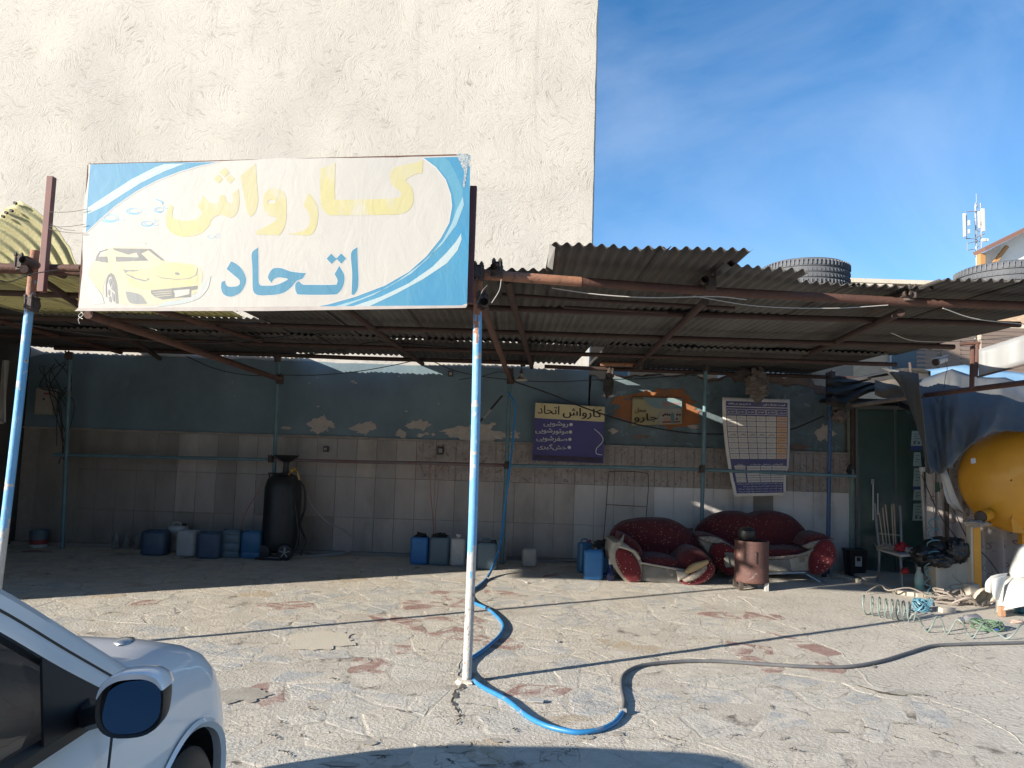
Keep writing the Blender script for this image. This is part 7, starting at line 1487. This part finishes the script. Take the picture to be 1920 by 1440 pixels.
# =============================================================== CAR
CX, CY = -1.845, 1.75
M_car = mat('silver_white_paint', (.82, .79, .765), rough=.32, coat=.8, metal=.0); M_carin = mat('car_black_trim', (.012, .012, .013), rough=.5)
M_cg = bpy.data.materials.new('car_glass'); M_cg.use_nodes = True; q = M_cg.node_tree.nodes['Principled BSDF']; q.inputs['Base Color'].default_value = (.012, .016, .014, 1); q.inputs['Roughness'].default_value = .03; q.inputs['Alpha'].default_value = .78
car = thing('parked_car', 'silver white hatchback parked at the lower left with its right side mirror towards the view', 'car', (CX, CY-.7, 0))
def C(u, v, z): return V((CX+u, CY+v, z))
# stations: v, half width, shoulder z, centre top z, sill z
ST = [(-2.75, .60, .72, .74, .40), (-2.65, .74, .84, .86, .25), (-2.3, .82, .90, .92, .2), (-1.6, .84, .915, .93, .18), (-.9, .845, .905, .92, .18), (-.2, .845, .895, .93, .18), (.15, .843, .89, .96, .18), (.40, .84, .885, .955, .18), (.62, .84, .882, .915, .18), (.84, .838, .866, .895, .19), (1.0, .842, .83, .855, .2), (1.12, .815, .765, .785, .2), (1.22, .73, .67, .69, .22), (1.29, .50, .58, .60, .26)]
def sec(s_, side):
    v, w_, sh, top, sill = s_
    P = [(w_-.10, sill), (w_-.03, sill+.06), (w_-.005, sill+.18), (w_+.0, (sill+sh)/2), (w_-.004, sh-.22), (w_-.02, sh-.12), (w_-.045, sh-.05), (w_-.085, sh-.005), (w_-.15, sh+.02), (w_-.28, sh+.03+(top-sh)*.25), (w_*.4, sh+(top-sh)*.85+.02), (0, top+.03)]
    P2 = [P[0]]
    for a, b in zip(P, P[1:]):
        n_ = 9 if P.index(a) < 5 else 2
        P2 += [(a[0]+(b[0]-a[0])*k/n_, a[1]+(b[1]-a[1])*k/n_) for k in range(1, n_+1)]
    return [C(u*side, v, z) for u, z in P2]
# interpolate stations
def interp(v):
    if v >= ST[-1][0]: return ST[-1]
    if v <= ST[0][0]: return ST[0]
    for a, b in zip(ST, ST[1:]):
        if a[0] <= v <= b[0]:
            i = ST.index(a); t = (v-a[0])/(b[0]-a[0]); p0 = ST[max(i-1, 0)]; p3 = ST[min(i+2, len(ST)-1)]
            return tuple([v]+[.5*((2*a[k])+(b[k]-p0[k])*t+(2*p0[k]-5*a[k]+4*b[k]-p3[k])*t*t+(3*a[k]-p0[k]-3*b[k]+p3[k])*t**3) for k in range(1, 5)])
vsn = [min(ST[-1][0], max(ST[0][0], ST[0][0]+(ST[-1][0]-ST[0][0])*i/210)) for i in range(211)]
for side, nm in ((1, 'body'), (-1, 'body')):
    rows = []
    for v in vsn: rows.append(sec(interp(v), side))
    mb = MB().loft(rows)
    o = mb.build(nm, M_car, car, smooth=True, label='right half of the silver white body' if side == 1 else None)
    if side == 1: bodyR = o
    # wheel arch cutter
    bmx = bmesh.new(); bmx.from_mesh(o.data); base = V(car.location)
    kill = []
    for f_ in bmx.faces:
        c = f_.calc_center_median()+base
        for wc in (CY+.77, CY-1.75):
            if abs(c.x-CX) > .6 and math.hypot(c.y-wc, c.z-.30) < .345: kill.append(f_); break
    bmesh.ops.delete(bmx, geom=kill, context='FACES'); bmx.to_mesh(o.data); bmx.free()
    for wc in (.77, -1.75):
        arc = [PI*(-.06)+PI*1.12*k/26 for k in range(27)]
        # arch lip ring hides the cut edge, dark liner behind it
        rows = []
        for a in arc:
            yy, zz = wc+.345*math.cos(a), .30+.345*math.sin(a); ws = interp(max(min(wc+.345*math.cos(a), 1.25), -2.7))[1]
            rows.append([C(side*(ws+.004), wc+.365*math.cos(a), .30+.365*math.sin(a)), C(side*(ws+.012), wc+.352*math.cos(a), .30+.352*math.sin(a)), C(side*(ws-.0), wc+.335*math.cos(a), .30+.335*math.sin(a)), C(side*(ws-.03), wc+.338*math.cos(a), .30+.338*math.sin(a))])
        MB().loft(rows).build('arch_lip', M_car, car, smooth=True)
        rows = [[C(side*.82, wc+.345*math.cos(a), .30+.345*math.sin(a)), C(side*.5, wc+.36*math.cos(a), .30+.36*math.sin(a)), C(side*.5, wc, .30)] for a in arc]
        MB().loft(rows).build('arch_liner', M_carin, car)
        wl = MB().lathe(C(side*.74, wc, .29), [(.16, -.09), (.25, -.095), (.285, -.07), (.29, 0), (.285, .07), (.25, .095), (.16, .09)], 36, 'X').build('wheel', M_carin, car, smooth=True)
        MB().lathe(C(side*.80, wc, .29), [(.0, .03*side), (.05, .035*side), (.06, .01*side), (.17, .0), (.19, .03*side), (.2, .03*side)], 30, 'X', caps=False).build('rim', M_chrome, wl, smooth=True)
# greenhouse -------------------------------------------------
def side_line(side): # windscreen edge / roof edge along the side
    return [C(side*.765, .47, .925), C(side*.735, .22, 1.085), C(side*.70, -.03, 1.245), C(side*.665, -.28, 1.375), C(side*.635, -.50, 1.45), C(side*.615, -.80, 1.49), C(side*.61, -1.3, 1.50), C(side*.61, -1.9, 1.47), C(side*.63, -2.3, 1.38)]
def win_line(side):  # lower edge of the door frame = top of side glass
    return [C(side*.81, .30, .905), C(side*.775, .10, 1.035), C(side*.74, -.13, 1.19), C(side*.705, -.36, 1.325), C(side*.675, -.58, 1.40), C(side*.655, -.85, 1.43), C(side*.65, -1.3, 1.435), C(side*.655, -1.85, 1.38), C(side*.70, -2.2, 1.25)]
for side in (1, -1):
    A = curve(side_line(side), 6); B = curve(win_line(side), 6); n_ = len(A)
    mid = [a.lerp(b, .52)+V((side*.008, 0, 0)) for a, b in zip(A, B)]
    MB().loft([[a, a.lerp(m_, .5)+V((side*.012, 0, .004)), m_] for a, m_ in zip(A, mid)]).build('pillar', M_car, car, smooth=True)
    MB().loft([[m_+V((side*.001, -.002, -.006)), m_.lerp(b, .5)+V((side*.008, 0, 0)), b, b+V((-side*.02, -.01, -.005))] for m_, b in zip(mid, B)]).build('door_frame', M_car, car, smooth=True)
    MB().tube([m_+V((-side*.004, 0, -.003)) for m_ in mid], .006, 5).build('pillar_gap', M_carin, car)
    belt = [C(side*(.845-.03), .30-(.30+2.2)*i/(n_-1), .885+.02*(i/(n_-1))) for i in range(n_)]
    MB().loft([[b+V((-side*.012, 0, 0)), (b+e)/2+V((side*.012, 0, 0)), e+V((-side*.012, 0, 0))] for b, e in zip(B, belt)]).build('side_window', M_cg, car, smooth=True)
    MB().loft([[e+V((-side*.004, 0, .022)), e+V((side*.018, 0, .012)), e+V((side*.022, 0, -.012))] for e in belt]).build('window_seal', M_carin, car, smooth=True)
    MB().tube([b+V((-side*.006, 0, -.006)) for b in B], .010, 6).build('window_seal', M_carin, car, smooth=True)
    # black triangle by the mirror
    MB().prism([C(side*.826, .29, .90), C(side*.775, .02, 1.08), C(side*.826, -.03, .895)], (side*.006, 0, 0)).build('mirror_triangle', M_carin, car)
    # front door cut line + fender seam
    MB().tube([C(side*.807, .30, .905), C(side*.842, .245, .82), C(side*.852, .215, .70), C(side*.852, .205, .5), C(side*.846, .21, .3)], .0035, 5).build('door_gap', M_carin, car)
RA = curve(side_line(1), 6); LA = curve(side_line(-1), 6); k_ = 4*6
cross = lambda i, bz: [RA[i].lerp(LA[i], t)+V((0, bz[0]*math.sin(PI*t), bz[1]*math.sin(PI*t))) for t in [j/12 for j in range(13)]]
MB().loft([cross(i, (.10, .02)) for i in range(0, k_+1)]).build('windscreen', M_cg, car, smooth=True)
MB().loft([cross(i, (0, .035)) for i in range(k_, len(RA))]).build('roof', M_car, car, smooth=True)
MB().loft([cross(len(RA)-1, (0, .035)), [C(.70-1.40*j/12, -2.62-.03*math.sin(PI*j/12), .93) for j in range(13)]]).build('rear_window', M_cg, car, smooth=True)
# washer-jet / wiper hump seen past the pillar
MB().blob(C(.66, .64, .955), (.03, .04, .012), 2, .05).build('wiper_cap', M_chrome, car, smooth=True)
# interior
MB().box(C(0, -.6, .42), (1.35, 2.6, .1)).build('cabin_floor', M_carin, car)
MB().box(C(0, .18, .80), (1.42, .42, .16)).build('dashboard', M_carin, car, bevel=.03)
M_seat = mat('seat_cloth', (.03, .035, .035), (.05, .055, .05), scale=14, rough=.95)
for s_ in (-.36, .36):
    st_ = MB().loft([rring(CX+s_, CY-.72, .25, .08, .06, z) for z in (.5, .8, 1.0, 1.08)], True, True); st_.build('seat_back', M_seat, car, smooth=True); MB().loft([rring(CX+s_, CY-.5, .25, .25, .08, z) for z in (.42, .52, .56)], True, True).build('seat', M_seat, car, smooth=True); MB().loft([rring(CX+s_, CY-.74, .13, .05, .04, z) for z in (1.1, 1.14, 1.24, 1.26)], True, True).build('headrest', M_seat, car, smooth=True)
MB().tube([C(-.36+.18*math.cos(a), -.15+.06*math.sin(a), .92+.17*math.sin(a)) for a in [2*PI*k/20 for k in range(21)]], .014, 6).build('steering_wheel', M_carin, car)
# mirror
mc = at(243, 1324, 1.70); mr_ = None
def se(cx, cz, hx, hz, Y, e=2.7, n=36, sk=0):
    o = []
    for k in range(n):
        a = 2*PI*k/n; cx_, sx_ = math.cos(a), math.sin(a)
        x = hx*math.copysign(abs(cx_)**(2/e), cx_); z = hz*math.copysign(abs(sx_)**(2/e), sx_)
        o.append(V((cx+x, Y+sk*(x), cz+z)))
    return o
mx0, mz0 = mc.x, mc.z; hx_, hz__ = .0665, .0690
def mirror_shell(rings, name, m, parent): return MB().loft(rings, True, True).build(name, m, parent, smooth=True)
mir = mirror_shell([se(mx0, mz0, hx_*.4, hz__*.4, 1.745, sk=.25), se(mx0, mz0, hx_*.86, hz__*.86, 1.74, sk=.25), se(mx0, mz0, hx_*.90, hz__*.90, 1.704, sk=.25), se(mx0, mz0, hx_, hz__, 1.70, sk=.25), se(mx0, mz0, hx_*1.01, hz__*1.01, 1.712, sk=.25), se(mx0-.002, mz0, hx_*.98, hz__*.97, 1.75, sk=.2), se(mx0-.006, mz0, hx_*.85, hz__*.84, 1.79, sk=.1), se(mx0-.01, mz0, hx_*.5, hz__*.5, 1.82)], 'side_mirror', M_carin, car)
M_mg = mat('mirror_glass', (.055, .06, .075), rough=.02, metal=1.0)
gl = [p+V((0, .34*(p.z-mz0), 0)) for p in se(mx0-.001, mz0, hx_*.875, hz__*.875, 1.722, sk=.28)]; MB().prism(gl, (0, .002, 0)).build('mirror_glass', M_mg, mir)
# painted cap: top part of the housing
cap = []
for (k1, Y, sk) in ((1.0, 1.697, .25), (1.045, 1.705, .25), (1.035, 1.75, .2), (.9, 1.792, .1), (.55, 1.825, 0)):
    full = se(mx0-.004*(Y-1.7)*40*.3, mz0, hx_*k1, hz__*k1, Y, sk=sk, n=72); seg = full[4:35]; cap.append(seg)
lipr = [p.lerp(V((mx0, p.y, mz0+hz__*.25)), .22*math.sin(PI*(i+.5)/31)**.6) for i, p in enumerate(cap[0])]
MB().loft([lipr]+cap).build('mirror_cap', M_car, mir, smooth=True)
MB().tube([C(.82, .16, .915), C(.86, .10, .92), V((mx0-.03, 1.77, mz0-.02))], [.03, .028, .03], 8).build('mirror_arm', M_carin, car, smooth=True)
print('done')
